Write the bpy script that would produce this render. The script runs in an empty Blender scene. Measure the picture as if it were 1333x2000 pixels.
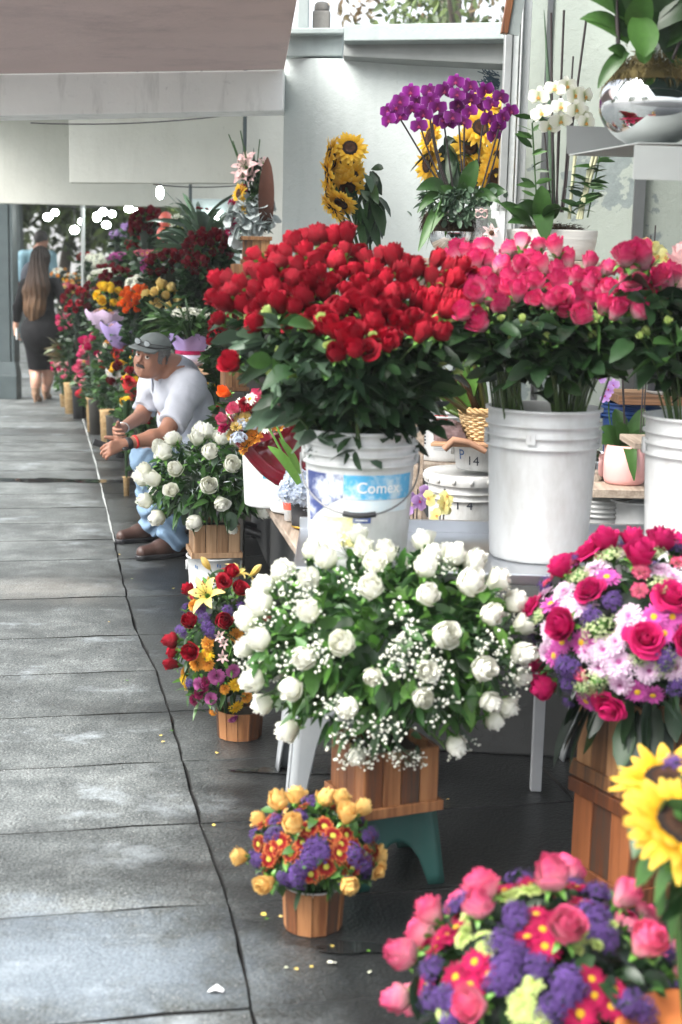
import bpy, math, random
import numpy as np
from mathutils import Vector, Matrix, Quaternion, Euler

# ------------------------------------------------------------------ camera, sky, sun, exposure
SC = bpy.context.scene
COL = SC.collection
CAM = Vector((0.0, 0.0, 1.55))
FPX = 2800.0
RM = Euler((math.radians(80.0), 0, 0)).to_matrix() @ Matrix.Rotation(math.radians(1.3), 3, 'Z')
cd = bpy.data.cameras.new('camera')
cam = bpy.data.objects.new('camera', cd); COL.objects.link(cam)
cam.location = CAM
cam.rotation_euler = RM.to_euler()
cd.sensor_fit = 'VERTICAL'; cd.sensor_height = 36.0; cd.sensor_width = 24.0
cd.lens = FPX / 2000.0 * 36.0
cd.clip_start = 0.05; cd.clip_end = 400.0
cd.dof.use_dof = True; cd.dof.focus_distance = 5.6; cd.dof.aperture_fstop = 3.4
SC.camera = cam

W = bpy.data.worlds.new('World'); SC.world = W; W.use_nodes = True
wn = W.node_tree; wn.nodes.clear()
sky = wn.nodes.new('ShaderNodeTexSky'); sky.sky_type = 'NISHITA'; sky.sun_disc = False
SUN_EL, SUN_AZ = math.radians(52), math.radians(238)      # azimuth clockwise from +Y
sky.sun_elevation = SUN_EL; sky.sun_rotation = SUN_AZ
sky.air_density = 1.0; sky.dust_density = 4.0; sky.ozone_density = 1.0
hs = wn.nodes.new('ShaderNodeHueSaturation'); hs.inputs['Saturation'].default_value = 0.30
bg = wn.nodes.new('ShaderNodeBackground'); bg.inputs['Strength'].default_value = 0.15
wo = wn.nodes.new('ShaderNodeOutputWorld')
wn.links.new(sky.outputs[0], hs.inputs['Color']); wn.links.new(hs.outputs[0], bg.inputs[0]); wn.links.new(bg.outputs[0], wo.inputs[0])
sd = bpy.data.lights.new('sun', 'SUN'); sd.energy = 1.5; sd.angle = math.radians(50); sd.color = (1.0, 0.97, 0.92)
sun = bpy.data.objects.new('sun', sd); COL.objects.link(sun)
sdir = Vector((math.sin(SUN_AZ) * math.cos(SUN_EL), math.cos(SUN_AZ) * math.cos(SUN_EL), math.sin(SUN_EL)))
sun.rotation_euler = (-sdir).to_track_quat('-Z', 'Y').to_euler()
SC.view_settings.view_transform = 'Standard'; SC.view_settings.look = 'None'
SC.view_settings.exposure = 1.85; SC.view_settings.gamma = 1.0
SC.cycles.use_denoising = True
SC.cycles.max_bounces = 8; SC.cycles.transparent_max_bounces = 8
SC.cycles.sample_clamp_indirect = 6.0

# ------------------------------------------------------------------ helpers
rnd = random.Random(7)
NR = np.random.default_rng(7)
UDIR = Vector((-math.sin(math.radians(12)), math.cos(math.radians(12)), 0))   # along the street
VDIR = Vector((UDIR.y, -UDIR.x, 0))                                         # across it, to the right

def ray(px, py):
    return RM @ Vector(((px - 666.5) / FPX, (1000.0 - py) / FPX, -1.0))
def at(px, py, d):
    v = ray(px, py); return CAM + v * (d / v.y)
def atz(px, py, z=0.0):
    v = ray(px, py); return CAM + v * ((z - CAM.z) / v.z)

def link(o, parent=None):
    COL.objects.link(o)
    if parent is not None: o.parent = parent
    return o
def tag(o, label=None, cat=None, group=None, kind=None):
    if label: o['label'] = label
    if cat: o['category'] = cat
    if group: o['group'] = group
    if kind: o['kind'] = kind
    return o
def empty(name, loc, label, cat, group=None, rz=0.0):
    o = bpy.data.objects.new(name, None); o.empty_display_size = 0.05
    o.location = loc; o.rotation_euler = (0, 0, rz); COL.objects.link(o)
    return tag(o, label, cat, group)

class MB:
    """collects arrays of vertices and faces (with a float 't' per vertex and a material slot per face)"""
    def __init__(s): s.V = []; s.T = []; s.F = []; s.M = []; s.n = 0
    def add(s, V, F, t=0.5, m=0):
        V = np.asarray(V, float).reshape(-1, 3)
        T = np.full(len(V), t, float) if np.isscalar(t) else np.asarray(t, float)
        s.V.append(V); s.T.append(T)
        F = np.asarray(F, int)
        s.F.append(F + s.n); s.M.append(np.full(len(F), m, int)); s.n += len(V)
        return s
    def mesh(s, name, mats, smooth=True):
        me = bpy.data.meshes.new(name)
        V = np.concatenate(s.V) if s.V else np.zeros((0, 3))
        me.vertices.add(len(V)); me.vertices.foreach_set('co', V.astype(np.float32).ravel())
        sizes = np.concatenate([np.full(len(f), f.shape[1]) for f in s.F])
        loops = np.concatenate([f.ravel() for f in s.F])
        me.loops.add(len(loops)); me.loops.foreach_set('vertex_index', loops.astype(np.int32))
        me.polygons.add(len(sizes))
        st = np.concatenate([[0], np.cumsum(sizes)[:-1]])
        me.polygons.foreach_set('loop_start', st.astype(np.int32))
        for mt in (mats if isinstance(mats, (list, tuple)) else [mats]): me.materials.append(mt)
        me.polygons.foreach_set('material_index', np.concatenate(s.M).astype(np.int32))
        me.polygons.foreach_set('use_smooth', np.full(len(sizes), bool(smooth)))
        a = me.attributes.new('t', 'FLOAT', 'POINT'); a.data.foreach_set('value', np.concatenate(s.T).astype(np.float32))
        me.update(calc_edges=True); me.validate()
        return me
    def obj(s, name, mats, parent=None, smooth=True, loc=None):
        o = bpy.data.objects.new(name, s.mesh(name, mats, smooth))
        if loc is not None: o.location = loc
        return link(o, parent)

def bevel(o, w=0.003, seg=2):
    m = o.modifiers.new('bevel', 'BEVEL'); m.width = w; m.segments = seg; m.limit_method = 'ANGLE'
    m.harden_normals = False
    return o

BOXF = [(0, 3, 2, 1), (4, 5, 6, 7), (0, 1, 5, 4), (1, 2, 6, 5), (2, 3, 7, 6), (3, 0, 4, 7)]
def box(mb, lo, hi, t=0.5, m=0, M=None, off=(0, 0, 0)):
    x0, y0, z0 = lo; x1, y1, z1 = hi
    V = np.array([(x0, y0, z0), (x1, y0, z0), (x1, y1, z0), (x0, y1, z0), (x0, y0, z1), (x1, y0, z1), (x1, y1, z1), (x0, y1, z1)], float)
    if M is not None: V = V @ np.array(M).T
    mb.add(V + np.array(off), BOXF, t, m)
def hexa(mb, bot, top, t=0.5, m=0):
    mb.add([tuple(p) for p in bot] + [tuple(p) for p in top], BOXF, t, m)
def lathe(mb, prof, n=32, t=0.5, m=0, cap0=False, cap1=False, c=(0, 0), sx=1, sy=1):
    a = np.linspace(0, 2 * np.pi, n, endpoint=False)
    P = np.array(prof, float)
    V = np.stack([np.outer(P[:, 0], np.cos(a)) * sx + c[0], np.outer(P[:, 0], np.sin(a)) * sy + c[1], np.repeat(P[:, 1:2], n, 1)], 2).reshape(-1, 3)
    F = []
    for i in range(len(P) - 1):
        for j in range(n):
            k = (j + 1) % n
            F.append((i * n + j, i * n + k, (i + 1) * n + k, (i + 1) * n + j))
    mb.add(V, F, t, m)
    for flag, i in ((cap0, 0), (cap1, len(P) - 1)):
        if flag:
            ring = V[i * n:(i + 1) * n]; cc = ring.mean(0)
            mb.add(np.vstack([ring, cc]), [(j, (j + 1) % n, n) if i else ((j + 1) % n, j, n) for j in range(n)], t, m)
def tube(mb, pts, r, n=6, t=0.5, m=0, closed=False):
    P = np.array([tuple(p) for p in pts], float); k = len(P)
    R = np.full(k, r, float) if np.isscalar(r) else np.array(r, float)
    D = np.gradient(P, axis=0) if not closed else np.roll(P, -1, 0) - np.roll(P, 1, 0)
    D /= np.linalg.norm(D, axis=1)[:, None] + 1e-9
    up = np.array([0.03, 0.05, 1.0]) if abs(D[:, 2]).mean() < 0.8 else np.array([1.0, 0.05, 0.03])
    S = np.cross(D, up); S /= np.linalg.norm(S, axis=1)[:, None] + 1e-9
    U = np.cross(S, D)
    a = np.linspace(0, 2 * np.pi, n, endpoint=False)
    V = P[:, None, :] + R[:, None, None] * (S[:, None, :] * np.cos(a)[None, :, None] + U[:, None, :] * np.sin(a)[None, :, None])
    F = []
    for i in range(k if closed else k - 1):
        i2 = (i + 1) % k
        for j in range(n):
            q = (j + 1) % n; F.append((i * n + j, i * n + q, i2 * n + q, i2 * n + j))
    mb.add(V.reshape(-1, 3), F, t, m)
    if not closed:
        for i in (0, k - 1):
            mb.add(np.vstack([V[i], P[i]]), [(j, (j + 1) % n, n) if i else ((j + 1) % n, j, n) for j in range(n)], t, m)
def bez(a, b, c, n=8):
    a, b, c = Vector(a), Vector(b), Vector(c)
    return [a * (1 - s) ** 2 + b * 2 * s * (1 - s) + c * s * s for s in [i / n for i in range(n + 1)]]
def ball(mb, c, r, n=8, t=0.5, m=0, sz=1.0):
    pr = [(max(1e-4, r * math.sin(math.pi * i / (n // 2 + 1))), -r * sz * math.cos(math.pi * i / (n // 2 + 1)) + c[2]) for i in range(n // 2 + 2)]
    lathe(mb, pr, n, t, m, c=(c[0], c[1]))
def grid_faces(nu, nv):
    return [(i * nv + j, i * nv + j + 1, (i + 1) * nv + j + 1, (i + 1) * nv + j) for i in range(nu - 1) for j in range(nv - 1)]
OCT_V = np.array([(1, 0, 0), (-1, 0, 0), (0, 1, 0), (0, -1, 0), (0, 0, 1), (0, 0, -1)], float)
OCT_F = np.array([(0, 2, 4), (2, 1, 4), (1, 3, 4), (3, 0, 4), (2, 0, 5), (1, 2, 5), (3, 1, 5), (0, 3, 5)])
def octs(mb, P, r, t=0.5, m=0):
    P = np.asarray(P, float); N = len(P); r = np.full(N, r) if np.isscalar(r) else np.asarray(r)
    V = P[:, None, :] + OCT_V[None] * r[:, None, None]
    F = (OCT_F[None] + (np.arange(N) * 6)[:, None, None]).reshape(-1, 3)
    T = np.repeat(np.full(N, t) if np.isscalar(t) else np.asarray(t), 6)
    mb.add(V.reshape(-1, 3), F, T, m)

# ------------------------------------------------------------------ materials
MATS = {}
def nodes_of(name):
    m = bpy.data.materials.new(name); m.use_nodes = True; nt = m.node_tree; nt.nodes.clear()
    return m, nt, nt.nodes, nt.links
def N(nt, typ, **kw):
    n = nt.nodes.new(typ)
    for k, v in kw.items():
        if k in n.inputs: n.inputs[k].default_value = v
        else: setattr(n, k, v)
    return n
def c4(c): return (c[0], c[1], c[2], 1.0)
def ramp(nt, stops, fac=None):
    r = nt.nodes.new('ShaderNodeValToRGB'); e = r.color_ramp.elements
    e[0].position, e[0].color = stops[0][0], c4(stops[0][1]); e[1].position, e[1].color = stops[-1][0], c4(stops[-1][1])
    for p, c in stops[1:-1]:
        q = e.new(p); q.color = c4(c)
    if fac is not None: nt.links.new(fac, r.inputs[0])
    return r
def mixc(nt, fac, a, b, mode='MIX'):
    m = nt.nodes.new('ShaderNodeMix'); m.data_type = 'RGBA'; m.blend_type = mode
    for s, v in ((0, fac), (6, a), (7, b)):
        if hasattr(v, 'is_output'): nt.links.new(v, m.inputs[s])
        elif s == 0: m.inputs[0].default_value = v
        else: m.inputs[s].default_value = c4(v)
    return m.outputs[2]
def coords(nt, kind='Object', scale=(1, 1, 1)):
    tc = nt.nodes.new('ShaderNodeTexCoord'); mp = nt.nodes.new('ShaderNodeMapping'); mp.inputs['Scale'].default_value = scale
    nt.links.new(tc.outputs[kind], mp.inputs[0]); return mp.outputs[0]
def noise(nt, vec, scale, detail=3, rough=0.55):
    n = N(nt, 'ShaderNodeTexNoise'); n.inputs['Scale'].default_value = scale; n.inputs['Detail'].default_value = detail
    n.inputs['Roughness'].default_value = rough; nt.links.new(vec, n.inputs['Vector']); return n.outputs[0]
def bump(nt, h, strength=0.3, dist=0.01):
    b = N(nt, 'ShaderNodeBump'); b.inputs['Strength'].default_value = strength; b.inputs['Distance'].default_value = dist
    nt.links.new(h, b.inputs['Height']); return b.outputs[0]
def princ(nt, color=None, rough=0.5, metal=0.0, spec=0.5, normal=None, **kw):
    p = nt.nodes.new('ShaderNodeBsdfPrincipled')
    if hasattr(color, 'is_output'): nt.links.new(color, p.inputs['Base Color'])
    elif color is not None: p.inputs['Base Color'].default_value = c4(color)
    if hasattr(rough, 'is_output'): nt.links.new(rough, p.inputs['Roughness'])
    else: p.inputs['Roughness'].default_value = rough
    p.inputs['Metallic'].default_value = metal; p.inputs['Specular IOR Level'].default_value = spec
    if normal is not None: nt.links.new(normal, p.inputs['Normal'])
    for k, v in kw.items(): p.inputs[k].default_value = v
    return p
def out(nt, sh):
    o = nt.nodes.new('ShaderNodeOutputMaterial'); nt.links.new(sh, o.inputs[0])

def petal_mat(name, stops, trans=0.3, vary=0.22, rough=0.55, mott=.3):
    """petal colour runs from the claw (t=0) to the rim (t=1); every bloom differs a little"""
    if name in MATS: return MATS[name]
    m, nt, ns, ls = nodes_of(name)
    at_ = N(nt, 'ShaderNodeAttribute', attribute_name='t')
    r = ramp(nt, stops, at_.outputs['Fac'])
    oi = N(nt, 'ShaderNodeObjectInfo')
    mr = N(nt, 'ShaderNodeMapRange'); mr.inputs[3].default_value = 1 - vary; mr.inputs[4].default_value = 1 + vary * 0.6
    ls.new(oi.outputs['Random'], mr.inputs[0])
    h = N(nt, 'ShaderNodeHueSaturation'); ls.new(mr.outputs[0], h.inputs['Value']); ls.new(r.outputs[0], h.inputs['Color'])
    nz = noise(nt, coords(nt, 'Object', (1, 1, .4)), 7, 5, .7); hc = mixc(nt, 1.0, h.outputs[0], mixc(nt, nz, (1 - mott,) * 3, (1 + mott * .85,) * 3), 'MULTIPLY')
    p = princ(nt, hc, rough, spec=0.22, normal=bump(nt, noise(nt, coords(nt, 'Object', (1, 1, .25)), 22, 3), mott * 1.5, .03))
    tr = N(nt, 'ShaderNodeBsdfTranslucent'); ls.new(hc, tr.inputs[0])
    mx = N(nt, 'ShaderNodeMixShader'); mx.inputs[0].default_value = trans
    ls.new(p.outputs[0], mx.inputs[1]); ls.new(tr.outputs[0], mx.inputs[2]); out(nt, mx.outputs[0])
    MATS[name] = m; return m
def leaf_mat(name, c1, c2, rough=0.38, trans=0.18, spec=0.45):
    if name in MATS: return MATS[name]
    m, nt, ns, ls = nodes_of(name)
    at_ = N(nt, 'ShaderNodeAttribute', attribute_name='t')
    r = ramp(nt, [(0.0, c1), (1.0, c2)], at_.outputs['Fac'])
    nz = noise(nt, coords(nt), 60, 2); v = mixc(nt, nz, (0.75, 0.75, 0.75), (1.2, 1.2, 1.2))
    c = mixc(nt, 1.0, r.outputs[0], v, 'MULTIPLY')
    p = princ(nt, c, rough, spec=spec)
    tr = N(nt, 'ShaderNodeBsdfTranslucent'); ls.new(c, tr.inputs[0])
    mx = N(nt, 'ShaderNodeMixShader'); mx.inputs[0].default_value = trans
    ls.new(p.outputs[0], mx.inputs[1]); ls.new(tr.outputs[0], mx.inputs[2]); out(nt, mx.outputs[0])
    MATS[name] = m; return m
def plain(name, c, rough=0.5, metal=0.0, var=0.15, scale=12, bmp=0.0, spec=0.5, **kw):
    if name in MATS: return MATS[name]
    m, nt, ns, ls = nodes_of(name)
    v = coords(nt); nz = noise(nt, v, scale, 4)
    col = mixc(nt, nz, [x * (1 - var) for x in c], [min(1, x * (1 + var)) for x in c])
    nm = bump(nt, noise(nt, v, scale * 6, 3), bmp, 0.004) if bmp else None
    p = princ(nt, col, rough, metal, spec, nm, **kw); out(nt, p.outputs[0]); MATS[name] = m; return m
def wood(name, c1, c2, rough=0.55, axis=2, gscale=1.0, dirt=(0.05, 0.035, 0.025)):
    if name in MATS: return MATS[name]
    m, nt, ns, ls = nodes_of(name)
    s = [55, 55, 55]; s[axis] = 3.0
    v = coords(nt, 'Object', [q * gscale for q in s])
    g = noise(nt, v, 1.0, 5, 0.65)
    at_ = N(nt, 'ShaderNodeAttribute', attribute_name='t')
    add = N(nt, 'ShaderNodeMath', operation='ADD'); ls.new(g, add.inputs[0]); ls.new(at_.outputs['Fac'], add.inputs[1])
    sub = N(nt, 'ShaderNodeMath', operation='SUBTRACT'); ls.new(add.outputs[0], sub.inputs[0]); sub.inputs[1].default_value = 0.5
    r = ramp(nt, [(0.18, dirt), (0.38, c1), (0.75, c2)], sub.outputs[0])
    p = princ(nt, r.outputs[0], rough, spec=0.35, normal=bump(nt, g, 0.35, 0.003)); out(nt, p.outputs[0])
    MATS[name] = m; return m
def dirty_plastic(name, c, dirt=(0.28, 0.26, 0.22), amount=0.5, rough=0.45):
    if name in MATS: return MATS[name]
    m, nt, ns, ls = nodes_of(name)
    v = coords(nt, 'Object', (1, 1, 0.35)); n1 = noise(nt, v, 9, 6, 0.7); n2 = noise(nt, coords(nt), 90, 2)
    r = ramp(nt, [(0.45, (0, 0, 0)), (0.8, (amount, amount, amount))], n1)
    col = mixc(nt, r.outputs[0], c, dirt)
    col = mixc(nt, 0.10, col, mixc(nt, n2, (0.4, 0.4, 0.4), (1, 1, 1)), 'MULTIPLY')
    p = princ(nt, col, rough, spec=0.4, normal=bump(nt, n1, 0.08, 0.004)); out(nt, p.outputs[0]); MATS[name] = m; return m

GREEN_D = leaf_mat('leaf_dark', (0.006, 0.018, 0.008), (0.030, 0.075, 0.024))
GREEN_M = leaf_mat('leaf_mid', (0.012, 0.038, 0.010), (0.060, 0.145, 0.032))
GREEN_B = leaf_mat('leaf_bright', (0.05, 0.14, 0.02), (0.15, 0.34, 0.06))
GREEN_F = leaf_mat('leaf_fresh', (0.012, 0.045, 0.010), (0.07, 0.19, 0.04))
GREEN_G = leaf_mat('leaf_greyish', (0.035, 0.065, 0.04), (0.13, 0.21, 0.13))
SILVER = leaf_mat('leaf_silver', (0.28, 0.33, 0.32), (0.55, 0.6, 0.6))
STEM = leaf_mat('stem_green', (0.04, 0.075, 0.02), (0.08, 0.14, 0.04), trans=0.0)
STEM_DK = plain('stem_dark', (0.03, 0.022, 0.022), 0.5)
PM = {
 'red':     petal_mat('petal_red', [(0, (0.05, 0.002, 0.003)), (0.45, (0.24, 0.002, 0.010)), (1, (0.44, 0.004, 0.024))], trans=0.15, vary=0.35),  # dark base puts the shade of petal gaps into the colour
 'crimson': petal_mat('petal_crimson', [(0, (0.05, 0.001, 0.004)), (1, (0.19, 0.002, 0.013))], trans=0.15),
 'hot':     petal_mat('petal_hot_pink', [(0, (0.74, 0.66, 0.54)), (0.40, (0.80, 0.40, 0.46)), (0.72, (0.76, 0.09, 0.22)), (1, (0.64, 0.008, 0.13))], vary=.28),
 'fuchsia': petal_mat('petal_fuchsia', [(0, (0.28, 0.006, 0.05)), (.6, (0.52, 0.005, 0.10)), (1, (0.66, 0.02, 0.17))]),
 'pink':    petal_mat('petal_pink', [(0, (0.80, 0.55, 0.50)), (0.5, (0.82, 0.30, 0.38)), (1, (0.76, 0.06, 0.20))]),
 'blush':   petal_mat('petal_blush', [(0, (0.9, 0.75, 0.7)), (1, (0.88, 0.55, 0.55))]),
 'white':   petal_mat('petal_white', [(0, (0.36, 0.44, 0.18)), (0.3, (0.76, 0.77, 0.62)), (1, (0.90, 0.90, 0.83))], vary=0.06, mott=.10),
 'peach':   petal_mat('petal_peach', [(0, (0.85, 0.42, 0.08)), (1, (0.90, 0.62, 0.22))], vary=0.12),
 'butter':  petal_mat('petal_butter', [(0, (0.82, 0.66, 0.14)), (0.5, (0.9, 0.68, 0.20)), (1, (0.92, 0.74, 0.32))], vary=0.1),
 'yellow':  petal_mat('petal_yellow', [(0, (0.82, 0.40, 0.01)), (1, (0.90, 0.62, 0.03))], vary=0.1),
 'sun':     petal_mat('petal_sunflower', [(0, (0.72, 0.30, 0.004)), (0.4, (0.86, 0.50, 0.02)), (1, (0.90, 0.62, 0.09))], vary=0.1),
 'orange':  petal_mat('petal_orange', [(0, (0.8, 0.10, 0.01)), (1, (0.88, 0.17, 0.02))]),
 'amber':   petal_mat('petal_amber', [(0, (0.85, 0.25, 0.02)), (1, (0.92, 0.46, 0.07))]),
 'lilac':   petal_mat('petal_lilac', [(0, (0.45, 0.10, 0.30)), (0.4, (0.75, 0.42, 0.66)), (1, (0.88, 0.72, 0.84))], vary=0.1),
 'magenta': petal_mat('petal_magenta', [(0, (0.74, 0.40, 0.55)), (0.3, (0.48, 0.05, 0.29)), (1, (0.60, 0.13, 0.43))]),
 'mauve':   petal_mat('petal_mauve', [(0, (0.32, 0.03, 0.16)), (1, (0.62, 0.18, 0.46))]),
 'burgundy':petal_mat('petal_burgundy', [(0, (0.5, 0.02, 0.08)), (1, (0.42, 0.004, 0.08))]),
 'wine':    petal_mat('petal_wine', [(0, (0.10, 0.004, 0.03)), (1, (0.22, 0.008, 0.07))]),
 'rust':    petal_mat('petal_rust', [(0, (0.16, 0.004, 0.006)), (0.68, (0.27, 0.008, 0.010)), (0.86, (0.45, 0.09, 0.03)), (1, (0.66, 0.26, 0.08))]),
 'violet':  petal_mat('petal_violet', [(0, (0.05, 0.018, 0.11)), (1, (0.20, 0.11, 0.38))]),
 'orchid':  petal_mat('petal_orchid', [(0, (0.12, 0.002, 0.06)), (0.5, (0.19, 0.006, 0.18)), (0.9, (0.27, 0.02, 0.27)), (1, (0.50, 0.20, 0.52))]),
 'lemon':   petal_mat('petal_lemon', [(0, (0.85, 0.75, 0.25)), (1, (0.88, 0.85, 0.42))]),
 'lime':    petal_mat('petal_lime', [(0, (0.35, 0.50, 0.08)), (1, (0.66, 0.78, 0.30))], vary=0.1),
 'ivory':   petal_mat('petal_ivory', [(0, (0.42, 0.55, 0.18)), (1, (0.74, 0.78, 0.52))], vary=0.1),
 'ice':     petal_mat('petal_ice', [(0, (0.35, 0.45, 0.68)), (1, (0.78, 0.84, 0.88))], vary=0.1),
 'lav':     petal_mat('petal_lavender', [(0, (0.35, 0.16, 0.5)), (1, (0.58, 0.38, 0.72))]),
}
CENTER_Y = plain('disc_yellow', (0.72, 0.42, 0.01), 0.8, bmp=0.8, scale=200)
CENTER_G = plain('disc_green', (0.52, 0.50, 0.06), 0.8, bmp=0.8, scale=200)
CENTER_B = plain('disc_brown', (0.028, 0.014, 0.008), 0.9, bmp=1.0, scale=300, var=0.5)
CENTER_R = plain('disc_rim', (0.09, 0.03, 0.008), 0.9, bmp=1.0, scale=300, var=0.5)
MOSS = plain('moss', (0.085, 0.065, 0.02), 1.0, var=0.6, scale=40, bmp=1.0)
MOSS_D = plain('moss_dark', (0.035, 0.022, 0.010), 1.0, var=0.6, scale=40, bmp=1.0)
WOOD_W = wood('wood_warm', (0.13, 0.045, 0.016), (0.33, 0.15, 0.06))
WOOD_L = wood('wood_light', (0.27, 0.155, 0.08), (0.48, 0.31, 0.18), dirt=(0.18, 0.10, 0.05))
WOOD_M = wood('wood_mid', (0.17, 0.075, 0.03), (0.40, 0.21, 0.095))
WOOD_G = wood('wood_grey', (0.22, 0.17, 0.13), (0.48, 0.40, 0.32), axis=1, dirt=(0.09, 0.07, 0.055))
WOOD_P = wood('wood_plank', (0.24, 0.12, 0.06), (0.48, 0.30, 0.18), axis=0, dirt=(0.08, 0.05, 0.03))
PAIL = dirty_plastic('pail_white', (0.64, 0.655, 0.65), amount=0.55)
PAIL_D = dirty_plastic('pail_grimy', (0.50, 0.51, 0.50), dirt=(0.16, 0.15, 0.13), amount=0.8)
STEEL = plain('steel_brushed', (0.55, 0.57, 0.60), 0.32, 1.0, var=0.08, scale=30)
WIRE = plain('wire', (0.25, 0.25, 0.25), 0.4, 0.8)
BLACKP = plain('black_plastic', (0.018, 0.018, 0.020), 0.45)
MIRROR = plain('mirror_glass', (0.60, 0.62, 0.62), 0.06, 1.0, var=0.02, scale=3)
# ------------------------------------------------------------------ petals, blooms, leaves
def strip(mb, origin, az, L, Wd, prof, nu=6, nv=3, cup=0.2, t0=0.0, t1=1.0, m=0, tipw=0.0, twist=0.0, wshape=None, jit=0.0):
    """a petal or blade: runs out from the axis at azimuth az; prof(s)->(radial, height) in unit length"""
    s = np.linspace(0, 1, nu); v = np.linspace(-1, 1, nv)
    w = (np.sin(np.pi * np.clip(s * 0.86 + 0.10, 0, 1)) ** 0.8) if wshape is None else wshape(s)
    w = np.maximum(w, tipw) * Wd * 0.5
    rh = np.array([prof(x) for x in s]) * L
    ca, sa = math.cos(az), math.sin(az)
    V = np.zeros((nu, nv, 3))
    for j, vv in enumerate(v):
        lift = cup * w * vv * vv + twist * w * vv
        V[:, j, 0] = rh[:, 0] * ca - w * vv * sa
        V[:, j, 1] = rh[:, 0] * sa + w * vv * ca
        V[:, j, 2] = rh[:, 1] + lift
    if jit: V += NR.normal(0, jit, V.shape)
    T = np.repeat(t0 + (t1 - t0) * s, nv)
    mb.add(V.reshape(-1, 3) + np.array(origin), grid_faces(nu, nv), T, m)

def rose_mesh(col, style, seed):
    """unit rose: outer radius about 1, axis +z, base at z=0"""
    r = random.Random(seed); mb = MB()
    if style == 'bud':   L = [(3, .20, 1.95, 1.5, -.02, .0), (3, .38, 1.95, 1.35, .0, .0), (3, .56, 1.85, 1.25, .05, .02), (4, .70, 1.70, 1.05, .20, .10)]
    elif style == 'egg':  L = [(3, .26, 1.80, 1.5, -.02, .0), (3, .46, 1.82, 1.35, .0, .0), (3, .66, 1.76, 1.15, .03, .03), (4, .84, 1.60, .95, .07, .08), (4, .96, 1.30, .85, .20, .18)]
    elif style == 'half': L = [(3, .18, 1.70, 1.6, -.03, .0), (3, .34, 1.72, 1.4, .0, .0), (4, .50, 1.66, 1.15, .06, .02), (4, .66, 1.56, 1.05, .15, .08), (5, .80, 1.42, .95, .30, .18)]
    else: L = [(3, .14, 1.20, 1.6, -.02, .0), (3, .28, 1.24, 1.4, .0, .0), (4, .42, 1.22, 1.15, .08, .03), (5, .58, 1.16, .95, .16, .08), (5, .74, 1.04, .9, .26, .16), (6, .90, .86, .8, .36, .26)]
    nu, nv = 7, 7
    for li, (n, R, H, wd, curl, drop) in enumerate(L):
        a0 = r.uniform(0, 6.28)
        for k in range(n):
            az = a0 + 6.283 * k / n + r.uniform(-.18, .18)
            Rk = R * r.uniform(.92, 1.08); Hk = H * r.uniform(.94, 1.05); ck = curl * r.uniform(.5, 1.5); dk = drop * r.uniform(.6, 1.6)
            s = np.linspace(0, 1, nu)[:, None]; v = np.linspace(-1, 1, nv)[None, :]
            rad = Rk * (1 - (1 - s) ** 2.4) * (1 - {'open': 0, 'egg': .34}.get(style, .16) * s ** 2) + ck * s ** 4 * (1 - .3 * v * v)
            h = Hk * (s - 0.16 * np.abs(v) ** 3 * s) - dk * s ** 5
            h = h + 0.05 * Hk * s * s * np.sin(3.1 * v + r.uniform(0, 6)) * r.uniform(.3, 1)
            phi = az + v * wd * (0.30 + 0.70 * np.sin(np.pi * np.clip(s * 0.66 + 0.06, 0, 1))) / 1.0
            rad = rad * (1 + 0.07 * v) + 0.03 * np.sin(5 * v + li) * s
            V = np.stack([rad * np.cos(phi), rad * np.sin(phi), h + 0 * rad], 2)
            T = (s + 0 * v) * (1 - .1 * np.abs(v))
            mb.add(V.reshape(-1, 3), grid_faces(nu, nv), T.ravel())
    lathe(mb, [(.02, 0), (.3, .12), (.42, .5), (.32, .9), (.12, 1.05 if style == 'open' else 1.5)], 8, 0.5, 0)
    lathe(mb, [(.02, -.42), (.13, -.36), (.16, -.1), (.30, .06), (.36, .16)], 8, 0.4, 1)
    for k in range(5):
        az = 6.283 * k / 5 + r.uniform(-.2, .2); dr = r.uniform(-.5, .25)
        strip(mb, (0, 0, 0), az, r.uniform(.9, 1.25), .30, lambda x, dr=dr: (.25 + .55 * x, .08 + .55 * x + (dr - .35) * x * x), 5, 3, .3, .4, .9, 1)
    V = np.concatenate(mb.V); mx = np.percentile(np.hypot(V[:, 0], V[:, 1]), 97)
    mb.V = [x / mx for x in mb.V]
    return mb.mesh('rose_bloom', [PM[col], GREEN_B])

def ray_flower(col, n, layers, center, cr, wd=.34, seed=0, dome=.15, jit=.01, pointed=True):
    r = random.Random(seed); mb = MB()
    for li in range(layers):
        L0 = 1.0 - .17 * li; el = dome + .34 * li
        for k in range(n):
            az = 6.283 * (k + .5 * (li % 2)) / n + r.uniform(-.07, .07); L = L0 * r.uniform(.88, 1.05); e = el + r.uniform(-.1, .1)
            strip(mb, (0, 0, .02 * li), az, L, wd * L, lambda x, e=e: (.12 + .88 * x * math.cos(e * .8), .12 + x * math.sin(e) - .22 * x * x), 5, 3, -.35,
                  wshape=(lambda s: np.sin(np.pi * np.clip(s * .80 + .12, 0, 1)) ** .8) if pointed else (lambda s: .45 + .55 * np.sin(np.pi * np.clip(s * .62 + .05, 0, 1))), jit=jit)
    if cr > 0:
        lathe(mb, [(cr * 1.0, .06), (cr * .98, .16), (cr * .7, .24), (cr * .3, .25), (.01, .22)], 12, .5, 1)
    lathe(mb, [(.03, -.3), (.06, -.1), (.25, .04), (.3, .1)], 7, .4, 2)
    return mb.mesh('bloom', [PM[col], center, GREEN_M])

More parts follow.
